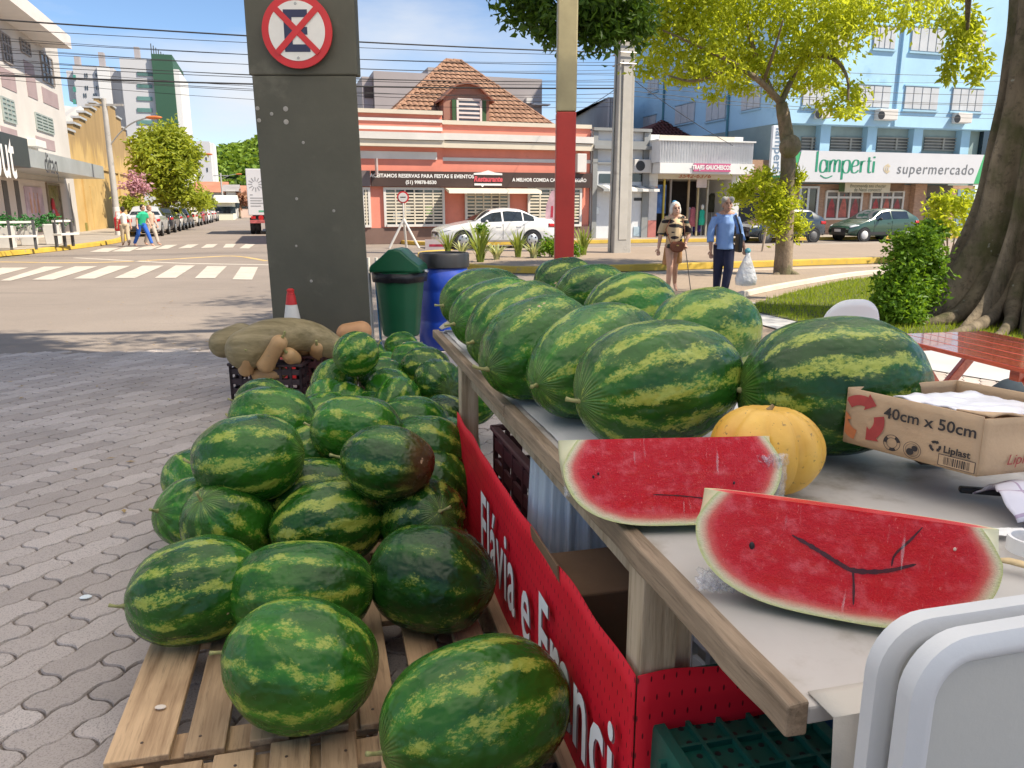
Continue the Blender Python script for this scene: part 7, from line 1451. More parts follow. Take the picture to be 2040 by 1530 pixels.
# ------------------------------------------------------------------ two white folding table tops standing in front
def panel(px, py, Y, wd, ht, ry, label, seed):
    c = dp(px,py,Y); t_ = thing('folding_table_top', label, 'folding table', (c.x,c.y,0), ry, 'folding table tops leaning at the stall'); r = .062; n = 8; zt = c.z
    def outline(ins):
        P = []; x0, x1, z0, z1, rr = ins, wd-ins, .05, zt-ins, max(.02, r-ins)
        for (cx_,cz_,a0) in ((x0+rr,z1-rr,180),(x1-rr,z1-rr,90)):
            for i in range(n+1): a = R_(a0-90*i/n); P.append((cx_+rr*math.cos(a), cz_+rr*math.sin(a)))
        return P+[(x1,z0),(x0,z0)]
    WP = M_('white_folding_plastic', (.56,.57,.58), .42, .05, 2, .06, 60, dirt=((.38,.37,.35), 6, .60)); WG = M_('grey_white_plastic_panel', (.46,.46,.43), .5, .05, 3, .05, 80)
    th = .022; L0 = outline(0.0); L1 = outline(.012); L2 = outline(.020); L3 = outline(.027); m_ = len(L0); mb = MB()
    mb.v = [(x,th,z) for x,z in L0]+[(x,.004,z) for x,z in L0]+[(x,-.004,z) for x,z in L1]+[(x,-.004,z) for x,z in L2]+[(x,.003,z) for x,z in L3]
    for q_ in range(4):
        for i in range(m_): j = (i+1) % m_; mb.f.append((q_*m_+i, q_*m_+j, (q_+1)*m_+j, (q_+1)*m_+i))
    mb.f.append(tuple(range(m_)))
    mb.build('rim', WP, t_, smooth=50, merge=True)
    ib = MB(); ib.add([(x,.0028,z) for x,z in L3], [tuple(range(m_))]); ib.build('panel', WG, t_, merge=True); return t_
panel(1764,1250,.715,.55,1.0,R_(14),'rear one of the two white plastic table tops standing at bottom right',1)
panel(1836,1290,.645,.55,1.0,R_(15),'front one of the two white plastic table tops standing at bottom right',2)
# ================================================================== trees and plants
def leaf(mb, c, s, rg, up=None, w=.42, droop=0.0):
    d = Vector((rg.gauss(0,1), rg.gauss(0,1), rg.gauss(0,.7)-droop)).normalized(); q = d.cross(Vector((rg.gauss(0,1),rg.gauss(0,1),rg.gauss(0,1)))).normalized(); n = d.cross(q)*.12*s
    b = len(mb.v); mb.v += [tuple(c), tuple(c+d*s*.45+q*s*w*.5+n), tuple(c+d*s), tuple(c+d*s*.45-q*s*w*.5+n)]; mb.f.append((b,b+1,b+2,b+3))
def cluster(mb, c, r, n, s, rg, shell=.55, droop=.5, w=.42, sub=9):
    c = Vector(c); r = Vector(r); hubs = []
    for _ in range(sub):
        d = Vector((rg.gauss(0,1),rg.gauss(0,1),rg.gauss(0,1))).normalized()*(rg.uniform(shell*.6,1.0)); hubs.append(c+Vector((d.x*r.x,d.y*r.y,d.z*r.z)))
    for i in range(n):
        h = hubs[rg.randrange(sub)]; k = .30; p = h+Vector((rg.gauss(0,r.x*k),rg.gauss(0,r.y*k),rg.gauss(0,r.z*k))); leaf(mb, p, s*rg.uniform(.6,1.25), rg, droop=droop, w=w)
    return hubs
def bark(name, c1, c2, moss=None, sc=6, spots=None):
    m, t, p = nodes_of(name); f = noise_(t, 1.0, 6, .65, sc=(sc,sc,sc*.28)); g = noise_(t, sc*3, 4, .7); c = ramp(t, f, [(.3, c1), (.7, c2)]); c = mixc(t, math_(t, 'MULTIPLY', sstep(t, g, .5, .7), .6), c, tuple(x*.45 for x in c1))
    if moss: c = mixc(t, math_(t, 'MULTIPLY', sstep(t, noise_(t, 1.3, 5, .65), .46, .66), .75), c, moss)
    if spots: c = mixc(t, sstep(t, noise_(t, 7, 3, .5), .68, .72), c, spots)
    t.links.new(c, p.inputs['Base Color']); p.inputs['Roughness'].default_value = .9; bump_(t, p, math_(t, 'ADD', f, math_(t, 'MULTIPLY', g, .5)), .8, .04); return m
def smooth_path(pts, it=2):
    P = [Vector(p) for p in pts]
    for _ in range(it):
        Q = [P[0]]
        for i in range(len(P)-1): Q += [P[i]*.75+P[i+1]*.25, P[i]*.25+P[i+1]*.75]
        P = Q+[P[-1]]
    return P
def limb(mb, pts, r0, r1, n=10, knob=.08):
    P = smooth_path(pts); m = len(P); mb.tube(P, [(r0+(r1-r0)*i/(m-1))*(1+knob*noise.noise(P[i]*5)) for i in range(m)], n)
# ---- slim tree with yellow green crown
YL = leaf_mat('yellow_green_leaves', (.26,.36,.02), (.50,.56,.06), .6); BRK = bark('slim_bark', (.16,.115,.08), (.34,.26,.18), (.11,.12,.05), 7)
D0 = 17.8; base = gp(1560,545); base.z = 0
st = thing('slim_tree', 'slim tree with a thin yellow green crown and shoots on its trunk', 'tree', base); ob_ = tuple(base); mb = MB()
P_ = [dp(1559,548,D0), dp(1563,480,D0), dp(1566,400,D0), dp(1572,310,D0), dp(1563,240,D0), dp(1556,205,D0)]; P_[0].z = -.05; limb(mb, P_, .215, .12, 14)
mb.ball(dp(1574,292,D0-.1), (.24,.22,.26), 12, 8)
mb.tube([dp(1560,552,D0)-Vector((.35,.2,.02)), dp(1560,545,D0)+Vector((0,0,.05))], [.04,.16], 8); mb.tube([dp(1560,552,D0)+Vector((.45,-.2,-.05)), dp(1560,545,D0)+Vector((0,0,.05))], [.04,.16], 8)
fork = dp(1556,205,D0)
BR = [((1556,205,D0),(1520,165,D0-.3),(1470,130,D0-.8),(1400,95,D0-1.2),(1320,60,D0-1.4)), ((1540,190,D0),(1500,100,D0+.3),(1480,20,D0+.5),(1470,-60,D0+.6)), ((1556,205,D0),(1590,130,D0+.2),(1620,60,D0+.2),(1660,-40,D0+.3)), ((1600,110,D0),(1660,110,D0-.5),(1690,150,D0-.8),(1690,200,D0-.9)), ((1620,60,D0),(1720,20,D0+.4),(1820,0,D0+.6),(1900,-10,D0+.8)), ((1470,130,D0-.6),(1420,150,D0-1.0),(1380,165,D0-1.2),(1330,150,D0-1.3)), ((1520,165,D0),(1540,110,D0-.9),(1560,40,D0-1.2))]
for i, b in enumerate(BR): limb(mb, [dp(*q) for q in b], .085-.006*i, .014, 8)
mb.build('trunk', BRK, st, ob_, smooth='all')
rg = random.Random(21); cm = MB()
CL = [(1300,40,58,48),(1375,60,80,66),(1465,45,88,66),(1560,35,80,48),(1640,55,78,58),(1720,25,70,38),(1400,140,52,38),(1460,105,60,48),(1330,112,50,24),(1650,125,48,48),(1672,188,42,36),(1600,105,58,38),(1520,145,48,38),(1560,178,36,18),(1420,185,24,14),(1800,10,62,32),(1880,2,62,24),(1290,142,34,12),(1380,10,90,40),(1540,-40,120,50),(1350,-50,110,50),(1700,-50,110,50),(1480,-90,150,60),(1650,215,40,14),(1480,170,40,20),(1440,140,40,30),(1500,110,60,40),(1620,150,40,30),(1690,225,30,14),(1585,150,30,30),(1350,160,30,14)]
for (x,y,rx,ry) in CL:
    k = D0/1570; cluster(cm, dp(x,y,D0+rg.uniform(-1.3,1.1)), (rx*k,rx*k*.8,ry*k), int(rx*ry*.23), .155, rg, droop=.8)
for (x,y,rx,ry) in ((1490,378,42,32),(1560,385,36,45),(1545,440,34,36),(1590,450,18,26),(1520,350,24,14),(1586,350,20,26),(1470,385,26,18)):
    k = D0/1570; cluster(cm, dp(x,y,D0+rg.uniform(-.2,.1)), (rx*k,rx*k*.8,ry*k), int(rx*ry*.6), .13, rg, droop=-.3)
cm.build('crown', YL, st, ob_)
# ---- big buttressed tree
bp_ = Vector((7.02,10.4,0)); bt_ = thing('big_tree', 'massive mossy tree with buttress roots at the right edge', 'tree', bp_)
rg = random.Random(9); LOB = [(R_(186),1.0,.16),(R_(214),.8,.10),(R_(238),1.0,.11),(R_(262),.75,.10),(R_(288),.95,.12),(R_(325),1,.2),(R_(10),.9,.2),(R_(60),.9,.2),(R_(115),1,.22),(R_(155),.8,.16)]
def trunk(u, v):
    z = -.06+5.6*v**1.35; an = 2*math.pi*u; lean = Vector((-.02*z,.0,0)); r = .50+.08*math.exp(-z/1.0)+(.25*max(0,z-3.6)**1.3*.4); fl = 0
    for (a,k,wd) in LOB:
        d = abs((an-a+math.pi) % (2*math.pi)-math.pi); fl = max(fl, k*math.exp(-(d/wd)**2))
    r += fl*(1.0*math.exp(-z/.5)+.52*math.exp(-z/1.5)+.12)*1.0; p = Vector((math.cos(an),math.sin(an),0))*r+lean; r2 = 1+.05*noise.noise(Vector((p.x*2,p.y*2,z*1.2))); return Vector((p.x*r2,p.y*r2,z))
tm = MB(); tm.grid(trunk, 150, 56)
def lb(P, r0, r1): limb(tm, [Vector(q)-bp_ for q in P], r0, r1, 12)
lb([(6.8,10.4,4.6),(5.2,10.3,6.2),(3.2,10.0,6.0),(1.6,9.9,5.0),(.9,9.9,4.3)], .34, .03); lb([(6.8,10.4,5.0),(6.9,11.2,7.5),(6.2,12.2,9.5)], .45, .10); lb([(7,10.4,5),(8.8,10.2,7),(10.5,10,8.4)], .40, .08); lb([(6.9,10.3,5),(6.2,8.8,6.8),(5.0,7.6,8.0)], .34, .06); lb([(6.5,9.6,5.6),(5.0,8.4,7.2),(2.5,7.5,7.8),(-.5,7.2,7.8)], .26, .04); lb([(6.4,10.8,4.6),(6.3,11.6,4.7),(6.6,12.0,4.0)], .09, .02)
for k in range(13):
    a = R_(160+13.5*k+rg.uniform(-5,5)); L0 = rg.uniform(1.5,2.6); P = [Vector((math.cos(a)*.6,math.sin(a)*.6,.75)), Vector((math.cos(a)*.95,math.sin(a)*.95,.28)), Vector((math.cos(a+.08)*1.4,math.sin(a+.08)*1.4,.08)), Vector((math.cos(a+rg.uniform(-.25,.25))*L0,math.sin(a+rg.uniform(-.2,.2))*L0,.0))]; limb(tm, P, rg.uniform(.13,.22), .04, 9, .25)
BB = bark('buttress_bark', (.075,.058,.036), (.25,.20,.135), (.06,.066,.018), 4, (.22,.22,.18)); tm.build('trunk', BB, bt_, smooth='all')
DKL = leaf_mat('shade_toned_leaves', (.03,.08,.010), (.085,.16,.018), .4, .4); cm = MB(); rg = random.Random(31)  # dark green puts the shade on this foliage into its colour
for (x,y,rx,ry,dd) in ((1040,15,55,30,9.9),(1095,40,55,45,9.8),(1060,0,60,30,10.2),(1160,20,60,45,9.9),(1215,30,55,55,9.8),(1270,20,45,40,9.9),(1195,65,35,35,9.7),(1245,60,40,30,9.8),(1100,72,26,14,9.7),(1290,55,25,15,9.8),(1180,-40,110,40,10),(1050,-40,80,30,10)):
    k = dd/1570; cluster(cm, dp(x,y,dd)-bp_, (rx*k,rx*k,ry*k), int(rx*ry*.19), .13, rg, droop=.6)
hm_ = MB()
for (x,y,rx,ry) in ((1925,75,30,40),(1900,120,22,30),(1945,130,22,30),(1915,30,40,25),(1890,150,14,12)):
    k = 12.2/1570; cluster(hm_, dp(x,y,12.2)-bp_, (rx*k,rx*k,ry*k), int(rx*ry*.3), .12, rg, droop=.8)
hm_.build('sun_toned_hanging_leaves', YL, bt_)  # same tree, paler leaf colour stands in for sun on these clumps
for i in range(46):       # high crown above the picture, throws the dappled shade
    a = rg.uniform(0,6.28); d = rg.random()**.5*3.9; c = Vector((6.2+d*math.cos(a)*1.05, 10.1+d*math.sin(a)*.85, 8.2+rg.uniform(-1.2,2.0))); cluster(cm, c-bp_, (.8,.8,.55), 260, .16, rg, droop=.4)
for i in range(26):      # limb over the canopy edge, out of view, placed for its dappled shade
    c = Vector((3.9-5.6*rg.random(), 6.2+.8*rg.random(), 7.2+1.2*rg.random())); cluster(cm, c-bp_, (.7,.45,.4), 150, .17, rg, droop=.4)
cm.build('crown', DKL, bt_)
# ---- shrub before the big tree
def shrub(name, label, px, py, cl, Y, mat, s, dens, stems=6, seed=1, cat='shrub'):
    b = gp(px,py); b = dp(px,py,Y); b.z = 0.03; t_ = thing(name, label, cat, b); rg = random.Random(seed); mb = MB()
    for (x,y,rx,ry) in cl: k = Y/1570; cluster(mb, dp(x,y,Y+rg.uniform(-.25,.25))-b, (rx*k,rx*k*.9,ry*k), int(rx*ry*dens), s, rg, droop=.2, w=.5)
    mb.build('foliage', mat, t_); sm = MB()
    for i in range(stems):
        q = cl[i % len(cl)]; e = dp(q[0],q[1],Y)-b; sm.tube([(rg.uniform(-.08,.08),rg.uniform(-.08,.08),0), tuple(e*.5+Vector((rg.uniform(-.05,.05),0,.05))), tuple(e)], [.02,.012,.006], 6)
    sm.build('stems', BRK, t_); return t_
SHL = leaf_mat('shrub_leaves', (.06,.16,.012), (.19,.33,.025), .45)
shrub('leafy_shrub', 'dense bright green shrub in front of the buttressed tree', 1820, 640, [(1790,560,46,58),(1832,482,46,34),(1850,530,40,56),(1790,618,40,26),(1765,590,24,42),(1862,462,30,22),(1815,520,40,40),(1840,585,40,40),(1800,590,44,44)], 10.0, SHL, .08, .8, 9, 3)
shrub('small_tree_far', 'thin yellow green sapling between the green hatchback and the big tree', 1895, 492, [(1880,412,32,28),(1922,418,32,22),(1868,442,28,22),(1910,392,28,14),(1935,440,20,18),(1862,400,12,18),(1890,450,30,16)], 21, YL, .16, .34, 7, 5, 'tree')
# ---- plants on the island
def blades(name, label, px, py, h, n, spread, mat, seed, wd=.035):
    b = gp(px,py,.13); t_ = thing(name, label, 'plant', b, 0, 'spiky plants on the traffic island'); rg = random.Random(seed); mb = MB()
    for i in range(n):
        a = rg.uniform(0,6.28); l = h*rg.uniform(.6,1.1); o_ = spread*rg.uniform(.3,1); d = Vector((math.cos(a),math.sin(a),0)); q = Vector((-d.y,d.x,0)); r0 = d*rg.uniform(0,.08); b0 = len(mb.v)
        for k in range(5): s_ = k/4; c = r0+d*(o_*s_**1.8)+Vector((0,0,l*(s_-.22*s_*s_*rg.uniform(.6,1.4)))); w_ = wd*(1-s_)**.6+.002; mb.v += [tuple(c-q*w_), tuple(c+q*w_)]
        for k in range(4): mb.f.append((b0+2*k,b0+2*k+1,b0+2*k+3,b0+2*k+2))
    mb.build('leaves', mat, t_); sm = MB(); sm.tube([(0,0,-.03),(0,0,.12)], [.07,.05], 8); sm.build('stem', BRK, t_); return t_
BL1 = leaf_mat('spiky_leaves', (.10,.17,.02), (.30,.36,.08), .4); BL2 = leaf_mat('variegated_leaves', (.28,.34,.14), (.52,.54,.30), .3)
for i, (px,py,h,n,sp,m_,lab) in enumerate(((893,506,.95,34,.5,BL1,'tall spiky plant leftmost on the island'),(957,522,1.15,60,.6,BL1,'largest spiky plant in front of the white sedan'),(920,508,.5,34,.5,BL2,'low variegated plant between the two tall left spikes'),(990,517,.55,40,.5,BL2,'low variegated plant right of the largest spiky plant'),(1032,512,.95,36,.42,BL1,'spiky plant just left of the pair by the red post'),(1063,514,.55,40,.45,BL2,'low variegated plant nearest the red post'),(1162,508,.95,44,.5,BL1,'spiky plant right of the red post'))): blades('spiky_plant', lab, px, py, h, n, sp, m_, i+60)
shrub('round_bush', 'round green bush behind the red post', 1095, 512, [(1092,492,20,18),(1110,490,18,18),(1145,500,14,14)], gp(1095,512,.13).y, SHL, .12, 1.1, 4, 8)
shrub('round_bush', 'small round bush rising above the largest spiky plant', 960, 500, [(960,458,13,11)], gp(960,505,.13).y, SHL, .12, 2.2, 2, 9)
# ---- left street trees
GL1 = leaf_mat('street_tree_leaves', (.22,.30,.028), (.42,.47,.065), .5); PKL = leaf_mat('pink_blossom', (.42,.20,.27), (.58,.34,.40), .3)
def street_tree(label, px, py, Y, cl, mat, s, dens, r, seed, extra=None):
    b = dp(px,py,Y); b.z = .13; t_ = thing('street_tree', label, 'tree', b, 0, None); rg = random.Random(seed); mb = MB(); sm = MB(); top = dp(cl[0][0],cl[0][1],Y)-b
    for (x,y,rx,ry) in cl: k = Y/1570; c = dp(x,y,Y+rg.uniform(-.5,.5))-b; cluster(mb, c, (rx*k,rx*k,ry*k), int(rx*ry*dens), s, rg, droop=.3, sub=14); limb(sm, [(0,0,top.z*.30),tuple(c*.6+Vector((0,0,top.z*.12))),tuple(c)], r*.5, r*.12, 7)
    mb.build('crown', mat, t_); limb(sm, [(0,0,-.1),(.05,0,top.z*.2),(0,0,top.z*.4)], r, r*.6, 10); sm.build('trunk', BRK, t_, smooth='all')
    if extra: m2 = MB(); [cluster(m2, dp(x,y,Y)-b, (rx*Y/1570,rx*Y/1570,ry*Y/1570), int(rx*ry*extra[2]), s, rg) for (x,y,rx,ry) in extra[1]]; m2.build('leaves', extra[0], t_)
street_tree('big light green street tree behind the parked cars', 333, 470, 52, [(318,292,42,40),(340,268,34,22),(352,335,42,46),(305,345,34,40),(385,392,36,22),(330,388,40,26),(290,280,24,22),(360,300,30,36),(335,330,40,40)], GL1, .42, .62, .28, 41)
street_tree('pink blossoming street tree in front of the yellow warehouse', 262, 478, 43, [(268,356,16,13),(260,376,18,14),(288,374,12,11)], PKL, .26, .8, .10, 42, (GL1, [(262,400,22,14),(280,410,18,12),(250,405,14,12)], .8))
street_tree('low green street tree further along the left kerb', 420, 462, 78, [(395,395,24,16),(408,405,18,12),(380,400,16,14)], GL1, .5, 1.0, .2, 43)
street_tree('reddish blossoming tree far down the street beside the truck', 478, 436, 105, [(482,392,18,12),(474,402,12,10),(490,398,10,12)], leaf_mat('russet_leaves', (.32,.14,.12), (.42,.24,.14), .3), .6, 1.2, .2, 44)
street_tree('dark green tree between the tower and the far slab', 378, 420, 130, [(376,330,14,40),(384,300,8,14),(378,372,16,26)], leaf_mat('far_dark_leaves', (.035,.075,.02), (.08,.13,.03), .2), .9, 1.2, .3, 45)
# ---- small stakes beside a sapling
for px, lab in ((1518,'wooden sapling stake left of the slim tree'),(1546,'grey sapling stake close behind the slim tree')):
    b = gp(px,501,.13); mb = MB(); mb.tube([(0,0,-.05),(.12,0,1.1),(.16,0,2.1 if px < 1530 else 1.6)], .035, 8); o = mb.build('sapling_stake', M_('stake_wood', (.42,.34,.26), .8, .2, 8)); o.location = b; tag(o, lab, 'stake')
# ================================================================== poles, wires, street furniture
CONC = M_('pole_concrete', (.40,.385,.36), .85, .14, 1.5, .25, 25, dirt=((.24,.23,.21), 2.5, .56))
pb = gp(1233,503,.13); pole = thing('concrete_utility_pole', 'thick square concrete utility pole on the traffic island', 'utility pole', pb, TH)
mb = MB(); h0, h1 = .29, .2; zt_ = 11.0; mb.add([(-h0,-h0*.8,-.1),(h0,-h0*.8,-.1),(h0,h0*.8,-.1),(-h0,h0*.8,-.1),(-h1,-h1*.8,zt_),(h1,-h1*.8,zt_),(h1,h1*.8,zt_),(-h1,h1*.8,zt_)], [(0,3,2,1),(4,5,6,7),(0,1,5,4),(1,2,6,5),(2,3,7,6),(3,0,4,7)]); mb.build('shaft', CONC, pole, bevel=.03)
mb = MB(); mb.box(-h0*.45,h0*.45,-h0*.8-.012,-h0*.5,.4,5.5); mb.build('recess_strip', M_('pole_concrete_light', (.47,.45,.42), .85, .1, 2), pole); mb = MB(); mb.tube([(-h0-.04,0,0),(-h1-.06,0,8)], .035, 8); mb.build('conduit', GALV, pole)
for z in (6.2,7.2): mb = MB(); mb.box(-1.0,1.0,-.06,.06,z,z+.1); mb.build('crossarm', OLDW if 'OLDW' in globals() else CONC, pole)
mb = MB(); mb.lathe([(.28,0),(.32,.05),(.32,.75),(.28,.8)], 16, (.55,-.05,7.35)); mb.build('transformer', M_('green_transformer', (.07,.25,.14), .5, .1), pole, smooth=40)
for z in (5.4,5.7,6.0): mb = MB(); mb.tube([(-.26,-.26,z),(.26,-.26,z),(.26,.26,z),(-.26,.26,z),(-.26,-.26,z)], .02, 6); mb.build('strap', GALV, pole)
def street_pole(px, py, ptop, Y, label, arm=None, r=.16):
    b = dp(px,py,Y); b.z = .1; t_ = thing('street_pole', label, 'utility pole', b); top = dp(*ptop,Y)-b; mb = MB(); mb.tube([(0,0,0),(0,0,top.z*.5),(0,0,top.z)], [r,r*.85,r*.7], 12); mb.build('shaft', CONC, t_, smooth=60)
    if arm:
        A = [dp(*q,Y)-b for q in arm]; A = [Vector((v.x-(0),v.y,v.z)) for v in A]; A[0].x = 0; mb = MB(); mb.tube(smooth_path(A,2), .035, 8); mb.build('lamp_arm', GALV, t_); e = A[-1]; mb = MB(); mb.ball(tuple(e+Vector((.35,0,.02))), (.42,.14,.09), 12, 6); mb.build('lamp_head', M_('orange_lamp', (.55,.16,.04), .5, .1), t_, smooth='all')
    mb = MB(); mb.box(-.9,.9,-.05,.05,top.z-.35,top.z-.25); mb.build('crossarm', CONC, t_); mb = MB(); mb.lathe([(r*1.04,.02),(r*1.0,1.4)], 12); mb.build('painted_foot', TRIMW, t_, smooth=60); return t_
street_pole(238,476,(196,196),39,'concrete pole with an orange street lamp by the yellow warehouse',[(214,292),(240,262),(265,243),(292,235)])
street_pole(377,457,(366,300),62,'second concrete pole with a curved lamp behind the parked cars',[(366,335),(378,318),(392,310),(404,308)],.15); street_pole(447,440,(444,345),100,'thin far pole with a lamp near the truck',[(446,358),(455,350),(462,348),(470,347)],.14)
# overhead wires: one line of poles parallel to the shop fronts
WIRE = M_('cable_black', (.02,.02,.022), .6, .1); rg = random.Random(17)
def wire(p0, p1, b, r, sag, label, name='power_cable', b2=None):
    (a0,z0), (a1,z1) = fb(*p0,b), fb(*p1,b2 or b); P = []; bb = b2 or b
    for i in range(19): s_ = i/18; P.append(g2w(a0+(a1-a0)*s_, b+(bb-b)*s_, z0+(z1-z0)*s_-sag*4*s_*(1-s_)))
    mb = MB(); o0 = P[0]; mb.tube([p-o0 for p in P], r, 5); o = mb.build(name, WIRE); o.location = o0; tag(o, label, 'cable', 'overhead cables across the street')
wl = 'thin black overhead cable strung across the sky above the street'
wire((-160,28),(1243,106),25.2,.022,.1,'thick twisted black cable, uppermost of those crossing the sky'); wire((-160,144),(1243,176),25.0,.024,.12,'thick black cable, lowest of those crossing behind the sign pier')
ORD = 'second third fourth fifth sixth seventh eighth ninth tenth eleventh twelfth thirteenth fourteenth fifteenth'.split()
for ki, (y0,y1,s_) in enumerate(((48,112,.1),(62,124,.25),(70,131,.15),(80,139,.3),(86,146,.2),(96,150,.1),(103,158,.3),(110,163,.2),(120,170,.15),(130,186,.3),(118,196,.25),(134,204,.2),(140,212,.35))): wire((-160,y0),(1243,y1), 25.0+rg.uniform(-.3,.3), rg.uniform(.006,.010), s_, 'thin overhead cable crossing the sky, %s from the top at its right end' % ORD[ki])
wr = 'thin cable running from the concrete pole along the blue building'
for ki, (y0,y1,s_) in enumerate(((118,150,.2),(128,152,.4),(150,190,.2),(160,204,.3),(172,210,.2),(180,225,.3),(190,238,.2))): wire((1247,y0),(2150,y1), 25.0+rg.uniform(-.3,.3), rg.uniform(.006,.010), s_, 'thin cable along the blue building, %s from the top' % (['first']+ORD)[ki])
wire((1250,150),(1460,290),25,.012,.1,'loose cable dropping from the concrete pole to the clothes shop',b2=31.5); wire((1243,165),(1095,240),25,.012,.2,'service cable dropping from the concrete pole to the coral restaurant',b2=32.2)
# ---- tripod road sign in front of the restaurant
b = gp(806,494); b = dp(806,492,29.0); b.z = 0; sg2 = thing('tripod_sign', 'round red rimmed sign on a white tripod outside the restaurant', 'road sign', b); zc_ = dp(806,393,29.0).z
mb = MB(); mb.tube([(0,0,.9),(0,0,zc_-.2)], .03, 8); mb.build('pole', TRIMW, sg2)
for (x,y) in ((-.55,-.1),(.55,-.1),(.0,.5)): mb = MB(); mb.tube([(x,y,0),(0,0,1.05)], .045, 8); mb.build('leg', TRIMW, sg2)
for r_, mt, y, nm in ((.22,REDS,0,'rim'),(.165,WHS,-.012,'face')): mb = MB(); mb.lathe([(r_,0),(r_,.02)],28); mb.xf(Matrix.Translation((0,y,zc_))@Matrix.Rotation(math.pi/2,4,'X')); mb.build(nm, mt, sg2)
mb = MB(); mb.box(-.10,.10,-.036,-.0325,zc_-.012,zc_+.02); mb.build('printed_bar', INKK if 'INKK' in globals() else DARK, sg2)
# feather flag
b = dp(1100,478,30.2); b.z = .1; ff = thing('feather_flag', 'pink and white feather flag behind the red post', 'flag', b); zt_ = dp(1100,378,30.2).z
mb = MB(); mb.prism_y([(-.28,.6),(.1,.6),(.15,zt_-.5),(.1,zt_-.1),(-.05,zt_-.15),(-.25,zt_-.7)], 0, .015); mb.build('cloth', M_('flag_pink', (.60,.38,.42), .7, .3, 2), ff); mb = MB(); mb.tube([(.12,.01,0),(.17,.01,zt_-.5),(.08,.01,zt_-.02)], .02, 6); mb.build('pole', TRIMW, ff)
mb = MB(); mb.prism_y([(-.08,1.0),(.02,1.0),(.03,zt_-.7),(-.05,zt_-.7)], -.006, -.002); mb.build('print', M_('flag_red', (.45,.03,.06), .6, .5, 6), ff)
b = gp(872,502); pls = thing('low_white_sign', 'low white board with pink print beside the island plants', 'sign', b); mb = MB(); mb.box(-.42,.42,-.02,.02,.05,.42); mb.build('board', M_('board_pinkish', (.62,.52,.50), .6, .1), pls); mb = MB(); mb.box(-.28,.28,-.024,-.021,.18,.26); mb.build('print', M_('flag_red', (.45,.03,.06), .6, .5, 6), pls)
# ---- planter benches on the left pavement
def bench(px0, px1, py, label, plants):
    p0, p1 = gp(px0,py,.13), gp(px1,py-3,.13); d = p1-p0; ln = d.length; t_ = thing('pavement_bench', label, 'bench', p0, math.atan2(d.y,d.x), 'planter benches outside the boutique')
    for x in (0.05,ln*.5,ln-.05): mb = MB(); mb.box(x-.04,x+.04,-.04,.04,0,.95); mb.build('leg', M_('dark_steel', (.06,.06,.065), .5, .1), t_)
    for nm, z in (('seat',.40),('back_rail',.85)): mb = MB(); mb.box(0,ln,-.25 if nm == 'seat' else -.03,.06,z,z+.07); mb.build(nm, TRIMW, t_, bevel=.01)
    return t_
bench(-30,76,500,'white planter bench at the left edge outside the boutique',1); bench(112,148,493,'short white planter bench near the yellow warehouse',1)
def planter(px, py, label, seed, w_=.55):
    b = gp(px,py,.13); t_ = thing('planter', label, 'planter', b, TH); mb = MB(); mb.add([(-w_*.4,-w_*.4,0),(w_*.4,-w_*.4,0),(w_*.4,w_*.4,0),(-w_*.4,w_*.4,0),(-w_*.5,-w_*.5,.75),(w_*.5,-w_*.5,.75),(w_*.5,w_*.5,.75),(-w_*.5,w_*.5,.75)], [(0,3,2,1),(4,5,6,7),(0,1,5,4),(1,2,6,5),(2,3,7,6),(3,0,4,7)]); mb.build('tub', M_('planter_white', (.62,.60,.57), .7, .06), t_, bevel=.03); rg = random.Random(seed); lm = MB(); cluster(lm, (0,0,.85), (.45,.35,.22), 260, .16, rg); lm.build('foliage', SHG, t_)
SHG = leaf_mat('planter_leaves', (.02,.10,.02), (.05,.20,.05), .2)
planter(16,495,'white tub with green leaves at the left edge bench',3); planter(60,489,'white tub with green leaves right of the first bench',4); planter(108,487,'white tub with trailing green leaves by the poster',5)
# ---- bin, drum, cone beside the pier
Yb = 7.75; bc = dp(800,700,Yb); bn2 = thing('litter_bin', 'green lidded litter bin on a white stand beside the pier', 'litter bin', (bc.x,bc.y,0), R_(-4))
BG = M_('bin_green', (.008,.10,.042), .38, .12, 3, .05, 30); zb0, zb1 = dp(800,668,Yb).z, dp(790,540,Yb).z
def binring(r, z, x=0):
    P = []
    for k in range(40):
        a = 2*math.pi*k/40; rr = r*(1+.035*(1 if (k//2) % 4 == 0 else 0)); P.append((x+rr*math.cos(a)*1.02, rr*math.sin(a)*.85, z))
    return P
mb = MB(); rings = [binring(.165,zb0),binring(.18,zb0+.02),binring(.245,zb1)]
for r_ in rings: mb.v += r_
for i in range(2):
    for k in range(40): mb.f.append((i*40+k,i*40+(k+1) % 40,(i+1)*40+(k+1) % 40,(i+1)*40+k))
mb.f += [tuple(range(40))]; mb.build('body', BG, bn2, smooth=25)
lz = zb1; zt2 = dp(790,494,Yb).z; mb = MB(); outl = [(-.262,lz),(.262,lz),(.25,lz+.06),(.15,zt2-.09),(.06,zt2-.01),(0,zt2),(-.06,zt2-.01),(-.15,zt2-.09),(-.25,lz+.06)]; mb.prism_y(outl, -.20, .20); mb.build('lid', BG, bn2, bevel=.02)
mb = MB(); mb.v = binring(.262,zb1-.10)+binring(.27,zb1-.01); mb.f = [(k,(k+1) % 40,40+(k+1) % 40,40+k) for k in range(40)]; mb.v = [(x+.006*noise.noise(Vector((x*40,y*40,z*30))),y,z+.012*noise.noise(Vector((x*20,y*20,2)))) for x,y,z in mb.v]; mb.build('bin_liner', M_('black_bag', (.012,.012,.016), .35, .2, 12, .6, 40), bn2, smooth='all', solid=.006)
for x in (-.30,-.22): mb = MB(); mb.tube([(x,.05,0),(x-.02,.05,zt2-.1)], .016, 8); mb.build('stand_pole', TRIMW, bn2)
